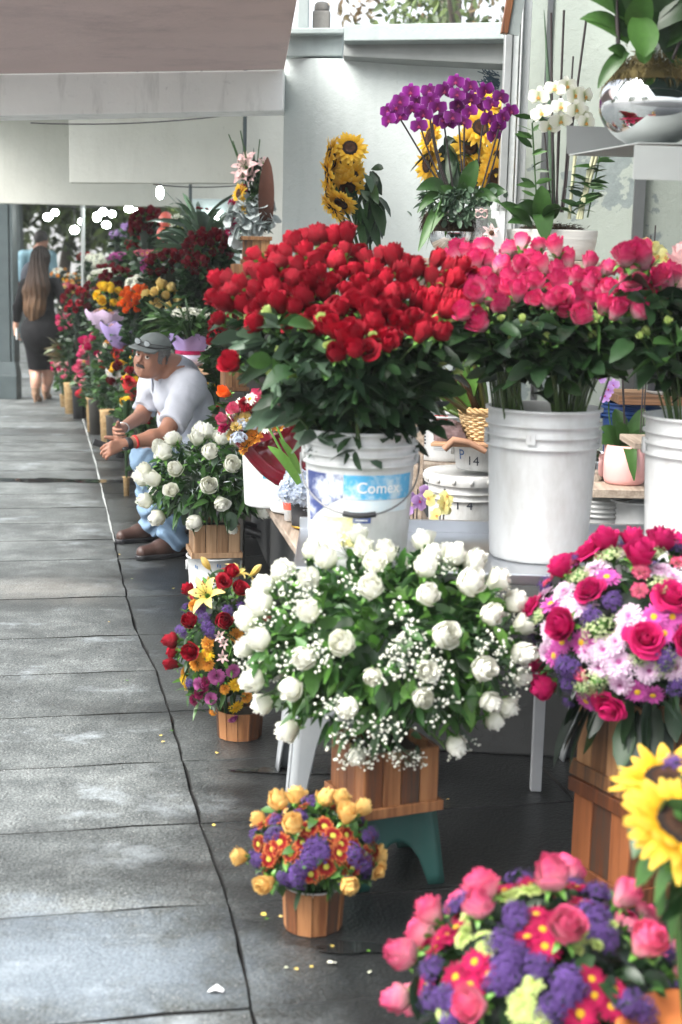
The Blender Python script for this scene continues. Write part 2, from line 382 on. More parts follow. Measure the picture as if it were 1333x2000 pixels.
def pompon(col, n, seed, jit=.012):
    r = random.Random(seed); mb = MB()
    for k in range(n):
        f = (k + .5) / n; th = math.acos(1 - f * 1.15); az = k * 2.39996
        rr = 1.0 * (0.72 + .3 * f) * r.uniform(.92, 1.04)
        d = Vector((math.sin(th) * math.cos(az), math.sin(th) * math.sin(az), math.cos(th) * .75))
        sd = Vector((-math.sin(az), math.cos(az), 0)); up = d.cross(sd)
        w = .13 + .05 * f
        V = []
        for s in (0.15, .45, .8, 1.0):
            ww = w * (0.6, 1.0, .95, .35)[(0.15, .45, .8, 1.0).index(s)]
            c = d * (rr * s) + Vector((0, 0, .12 + .10 * s * s * (1 - f)))
            V += [c - sd * ww, c - up * ww * .35, c + sd * ww]
        V = np.array([tuple(x) for x in V]) + NR.normal(0, jit, (12, 3))
        mb.add(V, grid_faces(4, 3), np.repeat([.0, .35, .8, 1.0], 3))
    lathe(mb, [(.03, -.3), (.08, -.1), (.4, .05), (.5, .2), (.3, .35)], 7, .3, 1)
    return mb.mesh('bloom', [PM[col], GREEN_M])

def sunflower_mesh(seed):
    r = random.Random(seed); mb = MB()
    for li, (n, L0, e0) in enumerate(((21, 1.0, -.02), (19, .95, .22), (14, .84, .48))):
        for k in range(n):
            az = 6.283 * (k + .4 * li) / n + r.uniform(-.10, .10); L = L0 * r.uniform(.85, 1.08); e = e0 + r.uniform(-.2, .2)
            tw = r.uniform(-.3, .3)
            strip(mb, (0, 0, .01 * li), az, 1, .25 * r.uniform(.85, 1.2), lambda x, e=e, L=L: (.30 + (L - .30) * x, .03 + .7 * x * math.sin(e) - .12 * x * x), 6, 3, -.3, twist=tw,
                  wshape=lambda s: np.sin(np.pi * np.clip(s * .84 + .12, 0, 1)) ** .75)
    lathe(mb, [(.44, .0), (.45, .07), (.40, .13), (.30, .14)], 24, .5, 1)
    lathe(mb, [(.31, .135), (.22, .12), (.12, .08), (.01, .06)], 24, .5, 2)
    P = []; 
    for k in range(150):
        rr = .43 * math.sqrt((k + .5) / 150); a = k * 2.39996; P.append((rr * math.cos(a), rr * math.sin(a), .12 + (.02 if rr > .25 else -.02)))
    octs(mb, P, .022, .5, 1)
    lathe(mb, [(.03, -.3), (.1, -.16), (.42, -.06), (.5, .0)], 12, .3, 3)
    for k in range(14):
        strip(mb, (0, 0, -.05), 6.283 * k / 14, .5, .2, lambda x: (.5 + .5 * x, -.02 + .02 * x), 4, 3, .2, .2, .7, 3)
    return mb.mesh('sunflower_bloom', [PM['sun'], CENTER_B, CENTER_R, GREEN_M])

def orchid_mesh(col, lip, seed):
    r = random.Random(seed); mb = MB()
    wp = lambda s: np.sin(np.pi * np.clip(s * .72 + .16, 0, 1)) ** .6
    for az, L, w in ((math.pi / 2, .92, .62), (math.pi * 7 / 6, .9, .58), (-math.pi / 6, .9, .58)):
        strip(mb, (0, 0, -.03), az + r.uniform(-.1, .1), L, w, lambda x: (x, .10 * x - .16 * x * x), 6, 5, .12, 0, 1, 0, wshape=wp)
    for sgn in (0, math.pi):
        strip(mb, (0, 0, .02), sgn + (.18 if sgn == 0 else -.18) + r.uniform(-.08, .08), 1.0, 1.08, lambda x: (x, .16 * x - .16 * x * x), 7, 5, .06, 0, 1, 0,
              wshape=lambda s: np.sin(np.pi * np.clip(s * .70 + .17, 0, 1)) ** .5)
    for az in (-math.pi / 2, -math.pi / 2 - .75, -math.pi / 2 + .75):
        strip(mb, (0, 0, .05), az, .28, .16, lambda x: (x, .5 * x - .5 * x * x), 5, 3, .8, 0, .4, 1)
    ball(mb, (0, .02, .12), .06, 6, .5, 1)
    return mb.mesh('orchid_bloom', [PM[col], lip])

def lily_mesh(col, seed, closed=False):
    r = random.Random(seed); mb = MB()
    for k in range(6):
        az = 6.283 * k / 6 + r.uniform(-.08, .08); b = r.uniform(.75, 1.15)
        f = (lambda x, b=b: (.10 + .9 * x ** 1.5 * b, .95 * x - .55 * x ** 3 * b)) if not closed else (lambda x: (.04 + .22 * math.sin(math.pi * min(1, x * .9 + .05)), 1.5 * x))
        strip(mb, (0, 0, .02 * (k % 2)), az, 1.0, .42 if k % 2 else .34, f, 8, 3, .35, wshape=lambda s: np.sin(np.pi * np.clip(s * .88 + .1, 0, 1)) ** .7, jit=.008)
    if not closed:
        for k in range(6):
            az = 6.283 * (k + .5) / 6; p = bez((0, 0, .2), (.1 * math.cos(az), .1 * math.sin(az), .6), (.28 * math.cos(az), .28 * math.sin(az), .85), 4)
            tube(mb, p, .012, 4, .5, 1); ball(mb, tuple(p[-1]), .045, 5, .5, 2)
    lathe(mb, [(.03, -.4), (.05, -.1), (.10, .05), (.12, .2)], 6, .5, 1)
    return mb.mesh('lily_bloom', [PM[col], GREEN_B, CENTER_R])

def cluster(col, n, rad, fl, seed, flat=.75, stemm=None, name='bloom'):
    """many florets set on a lumpy little head: statice, hydrangea, umbels"""
    r = random.Random(seed); mb = MB()
    for k in range(n):
        f = (k + .5) / n; th = math.acos(1 - f * 1.25); az = k * 2.39996 + r.uniform(-.3, .3)
        rr = rad * r.uniform(.62, 1.12) * (1 + .16 * math.sin(az * 3 + seed))
        c = Vector((rr * math.sin(th) * math.cos(az), rr * math.sin(th) * math.sin(az), rr * math.cos(th) * flat + .3))
        q = Vector((c.x, c.y, c.z * 1.2)).to_track_quat('Z', 'Y')
        V = []; F = []; T = []
        for j in range(4):
            a = 1.5708 * j + r.uniform(0, .5)
            for (x, y, z) in ((0, 0, 0), (fl * .8, -fl * .5, fl * .15), (fl * 1.15, 0, fl * .3), (fl * .8, fl * .5, fl * .15)):
                p = q @ Vector((x * math.cos(a) - y * math.sin(a), x * math.sin(a) + y * math.cos(a), z)); V.append(tuple(c + p))
            F.append((4 * j, 4 * j + 1, 4 * j + 2, 4 * j + 3)); tt = r.uniform(.4, 1); T += [tt * .4, tt, tt, tt]
        mb.add(V, F, T)
        if k % 5 == 0: tube(mb, [(0, 0, -.2), tuple(c * .6), tuple(c)], .02, 3, .4, 1)
    lathe(mb, [(.05, -.3), (.5 * rad, .1), (.6 * rad, .3), (.2 * rad, .3 + .4 * rad)], 7, .2, 1)
    return mb.mesh(name, [PM[col], stemm or GREEN_M])

def gyp_mesh(seed, n=26):
    r = random.Random(seed); mb = MB(); P = []
    for k in range(n):
        d = Vector((r.gauss(0, .45), r.gauss(0, .45), r.uniform(.3, 1.2))); P.append(tuple(d))
        tube(mb, [(0, 0, -.2), (d.x * .35, d.y * .35, d.z * .5), tuple(d)], .012, 3, .6, 1)
    for p in P: ball(mb, p, r.uniform(.055, .10), 6, .8, 0, .8)
    return mb.mesh('baby_breath', [PM['white'], GREEN_G])

BL = {}
def B(kind):
    """list of bloom meshes of one kind (made on first use and then shared)"""
    if kind in BL: return BL[kind]
    f, _, c = kind.partition(':'); v = []
    if f == 'rose': v = [rose_mesh(c, s, 10 * i + len(c)) for i, s in enumerate(('half', 'egg', 'half', 'bud', 'open'))]
    elif f == 'egg': v = [rose_mesh(c, s, 7 * i + 40) for i, s in enumerate(('egg', 'egg', 'half', 'egg'))]
    elif f == 'tight': v = [rose_mesh(c, s, 9 * i + 60) for i, s in enumerate(('half', 'bud', 'half', 'bud', 'egg'))]
    elif f == 'bud': v = [rose_mesh(c, 'bud', 3), rose_mesh(c, 'half', 5), rose_mesh(c, 'bud', 8)]
    elif f == 'open': v = [rose_mesh(c, 'open', 21), rose_mesh(c, 'open', 22), rose_mesh(c, 'half', 23)]
    elif f == 'daisy': v = [ray_flower(c, 18, 2, CENTER_Y, .26, .25, i) for i in range(2)]
    elif f == 'gdaisy': v = [ray_flower(c, 15, 2, CENTER_G, .30, .27, i, pointed=False) for i in range(2)]
    elif f == 'mum': v = [ray_flower(c, 20, 4, PETCEN.get(c, CENTER_G), .16, .19, i + 5, .05, pointed=False) for i in range(2)]
    elif f == 'pompon': v = [pompon(c, 90, 1), pompon(c, 80, 2)]
    elif f == 'carn': v = [pompon(c, 46, 3, .05), pompon(c, 50, 4, .05)]
    elif f == 'statice': v = [cluster(c, 130, .85, .115, i) for i in range(3)]
    elif f == 'umbel': v = [cluster(c, 120, 1.0, .085, i, .45, GREEN_B) for i in range(2)]
    elif f == 'hydra': v = [cluster(c, 90, 1.0, .19, i, .85) for i in range(2)]
    elif f == 'lily': v = [lily_mesh(c, 1), lily_mesh(c, 2)]
    elif f == 'lilybud': v = [lily_mesh(c, 3, True)]
    elif f == 'sun': v = [sunflower_mesh(1), sunflower_mesh(2)]
    elif f == 'orchid': v = [orchid_mesh(c, {'white': LIP_W, 'orchid': LIP_P, 'lemon': LIP_W, 'lav': LIP_P}[c], i) for i in range(2)]
    elif f == 'gyp': v = [gyp_mesh(1), gyp_mesh(2)]
    elif f == 'tulip': v = [rose_mesh(c, 'bud', 31)]
    BL[kind] = v; return v
PETCEN = {'lilac': PM['mauve'], 'magenta': PM['wine'], 'lime': CENTER_G, 'yellow': CENTER_G, 'white': CENTER_G}
LIP_W = plain('lip_yellow', (0.70, 0.36, 0.08), .5, var=.5, scale=60)
LIP_P = plain('lip_purple', (0.30, 0.005, 0.09), .5)

def axis_quat(n, spin=0.0):
    return Vector(n).to_track_quat('Z', 'Y') @ Quaternion((0, 0, 1), spin)
def put_bloom(parent, kind, name, p, n, size, r=rnd, label=None, tilt=.18):
    me = r.choice(B(kind))
    o = bpy.data.objects.new(name, me); COL.objects.link(o)
    if parent is not None: o.parent = parent
    nn = Vector(n).normalized() + Vector((r.gauss(0, tilt), r.gauss(0, tilt), r.gauss(0, tilt)))
    o.rotation_mode = 'QUATERNION'; o.rotation_quaternion = axis_quat(nn, r.uniform(0, 6.28))
    s = size * r.uniform(.92, 1.1); o.scale = (s, s, s); o.location = p
    if label: o['label'] = label
    return o

# leaf templates: rows along the midrib, 3 across
def leaf_tpl(kind):
    if kind == 'ovate': w = [.08, .62, .78, .60, .06]; x = [0, .25, .5, .78, 1.0]; W_ = .34
    elif kind == 'lance': w = [.15, .85, .95, .6, .05]; x = [0, .25, .5, .78, 1.0]; W_ = .15
    elif kind == 'blade': w = [.5, .9, 1.0, .8, .05]; x = [0, .25, .5, .78, 1.0]; W_ = .055
    elif kind == 'round': w = [.2, .9, 1.0, .85, .2]; x = [0, .25, .55, .82, 1.0]; W_ = .44
    elif kind == 'frond': w = [.1, .5, .6, .4, .05]; x = [0, .25, .5, .78, 1.0]; W_ = .10
    V = []
    for xi, wi in zip(x, w):
        V += [(xi, -wi * W_, .25 * wi * W_), (xi, 0, 0), (xi, wi * W_, .25 * wi * W_)]
    return np.array(V), np.array(grid_faces(5, 3))
TPL = {k: leaf_tpl(k) for k in ('ovate', 'lance', 'blade', 'round', 'frond')}
def leaves(mb, P, D, size, kind='ovate', droop=.35, m=0, rng=NR, upb=.5, t=None):
    """vectorised: leaves at points P pointing along D; they bend down with 'droop'"""
    P = np.asarray(P, float); D = np.asarray(D, float); n = len(P)
    if n == 0: return
    D = D / (np.linalg.norm(D, axis=1)[:, None] + 1e-9)
    size = np.full(n, size) if np.isscalar(size) else np.asarray(size)
    size = size * rng.uniform(.7, 1.25, n)
    U = np.array([0, 0, upb]) + rng.normal(0, .55, (n, 3)); S = np.cross(U, D); S /= np.linalg.norm(S, axis=1)[:, None] + 1e-9
    Nn = np.cross(D, S)
    T, F = TPL[kind]
    V = P[:, None, :] + size[:, None, None] * (T[None, :, 0:1] * D[:, None, :] + T[None, :, 1:2] * S[:, None, :] + T[None, :, 2:3] * Nn[:, None, :])
    dr = droop * rng.uniform(.2, 1.6, n)
    V[:, :, 2] -= size[:, None] * dr[:, None] * T[None, :, 0] ** 2
    k = len(T)
    FF = (F[None] + (np.arange(n) * k)[:, None, None]).reshape(-1, 4)
    tt = rng.uniform(0, 1, n) ** 1.3 if t is None else t
    mb.add(V.reshape(-1, 3), FF, np.repeat(tt, k), m)

def ell_hit(px, py, C, R):
    """where the sight line through a pixel meets the bouquet's outer surface"""
    d = ray(px, py); o = CAM - Vector(C)
    a = sum((d[i] / R[i]) ** 2 for i in range(3)); b = 2 * sum(d[i] * o[i] / R[i] ** 2 for i in range(3)); c = sum((o[i] / R[i]) ** 2 for i in range(3)) - 1
    q = b * b - 4 * a * c
    t = (-b - math.sqrt(q)) / (2 * a) if q > 0 else -b / (2 * a)
    p = CAM + d * t; n = Vector([(p[i] - C[i]) / R[i] ** 2 for i in range(3)]).normalized()
    if q <= 0:      # just past the outline: bring the point back onto the surface
        w = Vector([(p[i] - C[i]) / R[i] for i in range(3)]).normalized(); p = Vector([C[i] + w[i] * R[i] for i in range(3)])
    return p, n

class Arr:
    """one flower arrangement: an empty with container, foliage and every bloom as children"""
    def __init__(s, name, label, cat, C, R, base, group=None, seed=1):
        s.C = Vector(C); s.R = R; s.r = random.Random(seed); s.rng = np.random.default_rng(seed)
        s.base = Vector(base); s.e = empty(name, s.base, label, cat, group); s.P = []; s.z0 = -.6
    def blooms(s, kind, name, size, pts=(), n=0, sink=.0, minsep=None, up=.15, tilt=.16, zmin=-.45, front=False):
        for q in pts:
            sz = size * (q[2] if len(q) > 2 else 1)
            p, nn = ell_hit(q[0], q[1], s.C, s.R); p = p - nn * (sink + sz * .75)
            nn = (nn + Vector((0, 0, up))).normalized()
            put_bloom(s.e, kind, name, p - s.base, nn, sz, s.r, tilt=tilt); s.P.append((p, sz))
        k = 0; tries = 0
        while k < n and tries < 4000:
            tries += 1
            d = Vector((s.r.gauss(0, 1), s.r.gauss(0, 1), s.r.gauss(0, 1))).normalized()
            if d.z < zmin: continue
            if not front and d.y < .22 and s.P and len(pts): continue
            p = s.C + Vector([d[i] * (s.R[i] - size * .5) for i in range(3)])
            ms = (minsep or 1.0)
            if any((p - q).length < (size + z) * .85 * ms for q, z in s.P): continue
            nn = Vector([d[i] / s.R[i] for i in range(3)]).normalized()
            put_bloom(s.e, kind, name, p - s.base, nn + Vector((0, 0, up)), size, s.r, tilt=tilt); s.P.append((p, size)); k += 1
        return s
    def foliage(s, n, size, kind='ovate', mat=None, mat2=None, droop=.35, shell=(.55, 1.02), name='foliage', core=True, zmin=-.75, frac2=.25, kind2=None, pts=None):
        mb = MB(); rg = s.rng; R = np.array(s.R); C = np.array(s.C - s.base)
        d = rg.normal(0, 1, (n * 2, 3)); d /= np.linalg.norm(d, axis=1)[:, None]; d = d[d[:, 2] > zmin][:n]; n = len(d)
        rr = rg.uniform(shell[0], shell[1], n)
        P = C + d * R * rr[:, None]
        D = d / R; D /= np.linalg.norm(D, axis=1)[:, None]; D = D + rg.normal(0, .55, D.shape)
        P = P - D * size * .6
        n2 = int(n * frac2) if mat2 else 0
        leaves(mb, P[n2:], D[n2:], size, kind, droop, 0, rg)
        if n2: leaves(mb, P[:n2], D[:n2], size * 1.05, kind2 or kind, droop, 1, rg)
        if core:
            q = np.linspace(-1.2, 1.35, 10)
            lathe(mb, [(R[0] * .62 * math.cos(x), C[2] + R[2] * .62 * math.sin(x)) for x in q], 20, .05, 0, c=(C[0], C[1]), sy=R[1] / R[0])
            base = Vector((0, 0, .02)); 
            for k in range(14):
                a = s.r.uniform(0, 6.28); e = (C[0] + R[0] * .5 * math.cos(a), C[1] + R[1] * .5 * math.sin(a), C[2] - R[2] * .1)
                tube(mb, [(C[0] * .6, C[1] * .6, max(.02, (C[2] - R[2]) * .6)), e], .004, 4, .3, 0)
        mb.obj(name, [mat or GREEN_M, mat2 or mat or GREEN_M], s.e)
        return s

# ------------------------------------------------------------------ containers (children of an arrangement or things)
def plank_box(parent, name, c, w, dpt, h, mat, planks=4, rz=0.0, trim=True, top_trim=False, taper=1.0, open_top=True):
    """crate of upright planks with a base frame; c = centre of its foot, in the parent's space"""
    r = random.Random(int(w * 1e4) + planks); mb = MB(); th = .010
    M = Matrix.Rotation(rz, 3, 'Z')
    for side, (L, off, ang) in enumerate(((w, -dpt / 2, 0), (w, dpt / 2, math.pi), (dpt, -w / 2, -math.pi / 2), (dpt, w / 2, math.pi / 2))):
        Ms = M @ Matrix.Rotation(ang, 3, 'Z'); o = abs(off); pw = L / planks
        for k in range(planks):
            x0 = -L / 2 + k * pw + .0012; x1 = x0 + pw - .0024; j = r.uniform(0, .0025)
            box(mb, (x0, -o - j, .004), (x1, -o + th - j, h - r.uniform(0, .004)), .5 + r.uniform(-.24, .24), 0, Ms, c)
        if trim:
            e = .012 + (.0006 if side > 1 else 0)
            box(mb, (-L / 2 - e, -o - e, 0), (L / 2 + e, -o - .0035, h * .16), .5 + r.uniform(-.15, .2), 0, Ms, c)
        if top_trim:
            e = .012 + (.0006 if side > 1 else 0)
            box(mb, (-L / 2 - e, -o - e, h * .86), (L / 2 + e, -o - .0035, h), .5 + r.uniform(-.15, .2), 0, Ms, c)
    box(mb, (-w / 2 + .012, -dpt / 2 + .012, .006), (w / 2 - .012, dpt / 2 - .012, h * .82), .0, 1, M, c)
    return bevel(mb.obj(name, [mat, MOSS_D], parent, smooth=False), .0015, 1)
def stave_basket(parent, c, r_, h, mat=None, n=12, taper=.92):
    rr = random.Random(int(r_ * 1e4)); mb = MB()
    for k in range(n):
        a0 = 6.283 * k / n + .012; a1 = 6.283 * (k + 1) / n - .012; t = .5 + rr.uniform(-.28, .28); o = rr.uniform(-.001, .0015)
        def P(a, rad, z): return (c[0] + rad * math.cos(a), c[1] + rad * math.sin(a), c[2] + z)
        bot = [P(a0, r_ * taper + o, 0), P(a1, r_ * taper + o, 0), P(a1, r_ * taper - .007, 0), P(a0, r_ * taper - .007, 0)]
        top = [P(a0, r_ + o, h), P(a1, r_ + o, h), P(a1, r_ - .007, h), P(a0, r_ - .007, h)]
        hexa(mb, bot, top, t)
    lathe(mb, [(.001, .012), (r_ * taper - .008, .012), (r_ - .009, h * .85), (.001, h * .86)], 24, .0, 1, c=(c[0], c[1]))
    return bevel(mb.obj('basket', [mat or WOOD_W, MOSS_D], parent, smooth=False), .001, 1)

def pail(loc, R, H, label, cat='bucket', mat=None, ribs=3, group=None, handle=True, lid=False, parent=None, rz=0.0, name='plastic_bucket'):
    """ribbed plastic pail: body, wire handle"""
    mat = mat or PAIL
    e = empty(name, loc, label, cat, group, rz); mb = MB()
    r0 = R * .87
    rad = lambda z: r0 + (R - r0) * z / H
    prof = [(r0 - .012, .004), (r0 - .004, 0), (r0, .004)]
    prof += [(rad(z), z) for z in np.linspace(.02, H * .70, 5)]
    for k in range(ribs):
        z = H * .74 + k * H * .072
        b = .0075 if k < ribs else .004
        prof += [(rad(z), z), (rad(z) + b, z + .002), (rad(z) + b, z + .007), (rad(z), z + .010)]
    prof += [(rad(H) - .001, H - .010), (rad(H) + .006, H - .008), (rad(H) + .006, H - .001), (rad(H) + .002, H), (rad(H) - .003, H - .001)]
    prof += [(rad(H) - .004, H * .9), (rad(H * .5) - .004, H * .5), (r0 - .004, .012), (.001, .012)]
    lathe(mb, prof, 56); lathe(mb, [(.001, .003), (r0 - .012, .004)], 56)
    for s in (-1, 1):
        a = s * math.pi / 2; z = H * .80
        box(mb, (-.012, rad(z), -.02), (.012, rad(z) + .010, .02), .5, 0, Matrix.Rotation(s * math.pi / 2 - math.pi / 2 + math.pi / 2, 3, 'Z'), (0, 0, z))
    mb.obj('body', mat, e)
    if handle:
        z = H * .80; hb = MB(); pts = []
        for k in range(25):
            a = math.pi * k / 24 + math.pi
            rr = rad(z) + .012
            drop = .15 * H / .37 * math.sin(math.pi * k / 24) ** .8
            q = rr + .004 * math.sin(math.pi * k / 24)
            pts.append((q * math.cos(a), q * math.sin(a), z - drop * .95))
        tube(hb, pts, .0024, 6); h = hb.obj('handle', WIRE, e)
        gb = MB(); tube(gb, pts[10:15], .0075, 8); gb.obj('grip', BLACKP, h)
    if lid:
        lb = MB(); lathe(lb, [(rad(H) + .010, H - .030), (rad(H) + .012, H - .02), (rad(H) + .013, H + .002), (rad(H) + .004, H + .008), (rad(H) - .012, H + .002), (.001, H + .001)], 48)
        for k in range(16):
            a = 6.283 * k / 16; box(lb, (-.006, 0, -.01), (.006, .004, .008), .5, 0, Matrix.Rotation(a, 3, 'Z'), ((rad(H) + .0115) * -math.sin(a), (rad(H) + .0115) * math.cos(a), H - .012))
        lb.obj('lid', mat, e)
    return e
def wrap_patch(parent, name, mat, R_of_z, a0, a1, z0, z1, off=.0012, shape=None, nu=16, nv=10, t=.5):
    """patch of printed film on a pail; angle measured from -y (towards the camera), shape(u,v)->(u,v)"""
    mb = MB(); V = []; T = []
    for i in range(nu + 1):
        for j in range(nv + 1):
            u, v = i / nu, j / nv
            if shape: u, v = shape(u, v)
            a = a0 + (a1 - a0) * u; z = z0 + (z1 - z0) * v; r = R_of_z(z) + off
            V.append((r * math.sin(a), -r * math.cos(a), z)); T.append(u)
    F = [(i * (nv + 1) + j, (i + 1) * (nv + 1) + j, (i + 1) * (nv + 1) + j + 1, i * (nv + 1) + j + 1) for i in range(nu) for j in range(nv)]
    mb.add(V, F, T); return mb.obj(name, mat, parent)
def lettering(parent, text, mat, size, z, R_of_z, a_c, off=.002, name='lettering', bold=.0, rot=0.0, flatM=None, shear=0.0):
    cu = bpy.data.curves.new('txt', 'FONT'); cu.body = text; cu.size = size; cu.align_x = 'CENTER'; cu.align_y = 'CENTER'; cu.offset = bold; cu.shear = shear
    cu.resolution_u = 3
    to = bpy.data.objects.new('txt', cu); COL.objects.link(to)
    dg = bpy.context.evaluated_depsgraph_get(); me = bpy.data.meshes.new_from_object(to.evaluated_get(dg)); bpy.data.objects.remove(to)
    for v in me.vertices:
        x, y = v.co.x, v.co.y
        x, y = x * math.cos(rot) - y * math.sin(rot), x * math.sin(rot) + y * math.cos(rot)
        if R_of_z:
            r = R_of_z(z + y) + off; a = a_c + x / r
            v.co = (r * math.sin(a), -r * math.cos(a), z + y)
        else: v.co = flatM @ Vector((x, y, 0))
    me.materials.clear(); me.materials.append(mat)
    o = bpy.data.objects.new(name, me); return link(o, parent)
# ------------------------------------------------------------------ setting: pavement, ground
def paving_mat():
    m, nt, ns, ls = nodes_of('paving')
    v = coords(nt); 
    big = noise(nt, v, 1.1, 5, .6); mid = noise(nt, v, 7, 5, .65); fine = noise(nt, v, 130, 3, .7); ag = N(nt, 'ShaderNodeTexVoronoi'); ag.inputs['Scale'].default_value = 110; ls.new(v, ag.inputs['Vector'])
    at_ = N(nt, 'ShaderNodeAttribute', attribute_name='t')
    base = ramp(nt, [(.3, (.055, .062, .062)), (.5, (.105, .116, .114)), (.72, (.18, .195, .19))], mid)
    c = mixc(nt, at_.outputs['Fac'], base.outputs[0], (.055, .062, .060))
    fr = ramp(nt, [(.36, (.30, .30, .30)), (.64, (1.85, 1.85, 1.85))], fine); c = mixc(nt, 1.0, c, fr.outputs[0], 'MULTIPLY')
    sp = ramp(nt, [(.0, (1, 1, 1)), (.12, (1, 1, 1)), (.2, (0, 0, 0))], ag.outputs['Distance']); wn_ = noise(nt, v, 60, 1)
    spm = N(nt, 'ShaderNodeMath', operation='MULTIPLY'); ls.new(sp.outputs[0], spm.inputs[0]); th = ramp(nt, [(.52, (0, 0, 0)), (.58, (1, 1, 1))], wn_); ls.new(th.outputs[0], spm.inputs[1])
    c = mixc(nt, spm.outputs[0], c, (.55, .55, .53))
    # pale lime stains
    st = ramp(nt, [(.56, (0, 0, 0)), (.66, (.55, .55, .55))], noise(nt, coords(nt, 'Object', (1.0, 1.5, 1)), 2.3, 7, .72)); c = mixc(nt, st.outputs[0], c, (.34, .38, .40))
    for ctr, sc_, col_, amt in (((-.62, 2.95, 0), (1.1, 1.9, 0), (.22, .27, .32), .5), ((-1.35, 6.55, 0), (1.5, 1.9, 0), (.25, .23, .20), .4)):  # near patch: wet-film sheen put into the colour; far one: a sandy stain
        mp = N(nt, 'ShaderNodeMapping'); mp.inputs['Location'].default_value = [-q * w for q, w in zip(ctr, sc_)]; mp.inputs['Scale'].default_value = sc_; t_ = N(nt, 'ShaderNodeTexCoord'); ls.new(t_.outputs['Object'], mp.inputs[0])
        vl = N(nt, 'ShaderNodeVectorMath', operation='LENGTH'); ls.new(mp.outputs[0], vl.inputs[0]); nn_ = noise(nt, v, 5, 7, .75)
        ma = N(nt, 'ShaderNodeMath', operation='MULTIPLY_ADD'); ls.new(nn_, ma.inputs[0]); ma.inputs[1].default_value = 1.7; ls.new(vl.outputs['Value'], ma.inputs[2])
        mr_ = N(nt, 'ShaderNodeMapRange'); mr_.inputs[1].default_value = 1.05; mr_.inputs[2].default_value = 1.5; mr_.inputs[3].default_value = amt; mr_.inputs[4].default_value = 0.0; ls.new(ma.outputs[0], mr_.inputs[0])
        c = mixc(nt, mr_.outputs[0], c, mixc(nt, fine, [q * .5 for q in col_], [q * 1.4 for q in col_]))
    # wet patches: darker and glossier; stall side adds painted table and roof shade
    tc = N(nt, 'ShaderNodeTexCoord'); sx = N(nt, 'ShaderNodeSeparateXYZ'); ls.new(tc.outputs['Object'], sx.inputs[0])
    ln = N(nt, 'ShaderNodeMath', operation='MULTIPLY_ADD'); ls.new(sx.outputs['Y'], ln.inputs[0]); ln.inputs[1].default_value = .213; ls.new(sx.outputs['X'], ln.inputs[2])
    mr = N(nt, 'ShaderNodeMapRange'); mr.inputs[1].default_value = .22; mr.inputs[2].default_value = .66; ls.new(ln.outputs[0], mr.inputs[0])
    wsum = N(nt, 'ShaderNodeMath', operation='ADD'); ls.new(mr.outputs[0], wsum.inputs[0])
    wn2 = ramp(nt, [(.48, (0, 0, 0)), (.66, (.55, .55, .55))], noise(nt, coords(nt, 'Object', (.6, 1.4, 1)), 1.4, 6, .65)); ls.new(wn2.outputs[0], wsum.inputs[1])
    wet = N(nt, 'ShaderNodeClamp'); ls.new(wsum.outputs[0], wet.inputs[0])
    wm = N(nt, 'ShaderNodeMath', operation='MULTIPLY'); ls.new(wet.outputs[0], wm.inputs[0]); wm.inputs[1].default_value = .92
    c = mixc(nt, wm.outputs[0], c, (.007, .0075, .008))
    rr = N(nt, 'ShaderNodeMapRange'); rr.inputs[3].default_value = .58; rr.inputs[4].default_value = .30; ls.new(wet.outputs[0], rr.inputs[0])
    h = N(nt, 'ShaderNodeMath', operation='ADD'); ls.new(fine, h.inputs[0]); ls.new(ag.outputs['Distance'], h.inputs[1])
    nm = bump(nt, h.outputs[0], .45, .003)
    p = princ(nt, c, rr.outputs[0], spec=.5, normal=nm); out(nt, p.outputs[0]); return m
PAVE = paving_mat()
def ab(p): return p.x * UDIR.x + p.y * UDIR.y, p.x * VDIR.x + p.y * VDIR.y
JP = [ab(atz(x, y)) for x, y in ((497, 1998), (447, 1768), (391, 1607), (332, 1398), (303, 1306), (264, 1228), (241, 1140), (224, 1060), (187, 905), (146, 762))]
def joint_b(a):
    xs = [q[0] for q in JP]; ys = [q[1] for q in JP]
    return float(np.interp(a, xs, ys)) + .0015 * math.sin(a * 23) + .001 * math.sin(a * 61)
ROWS = [ab(atz(x, y))[0] for x, y in ((480, 1970), (432, 1765), (395, 1607), (350, 1487), (327, 1390), (300, 1309), (262, 1240), (245, 1165), (222, 1092))]
a = ROWS[0]; pre = []
while a > -1.5: a -= .52; pre.insert(0, a)
ROWS = pre + ROWS
while ROWS[-1] < 46: ROWS.append(ROWS[-1] + .52)
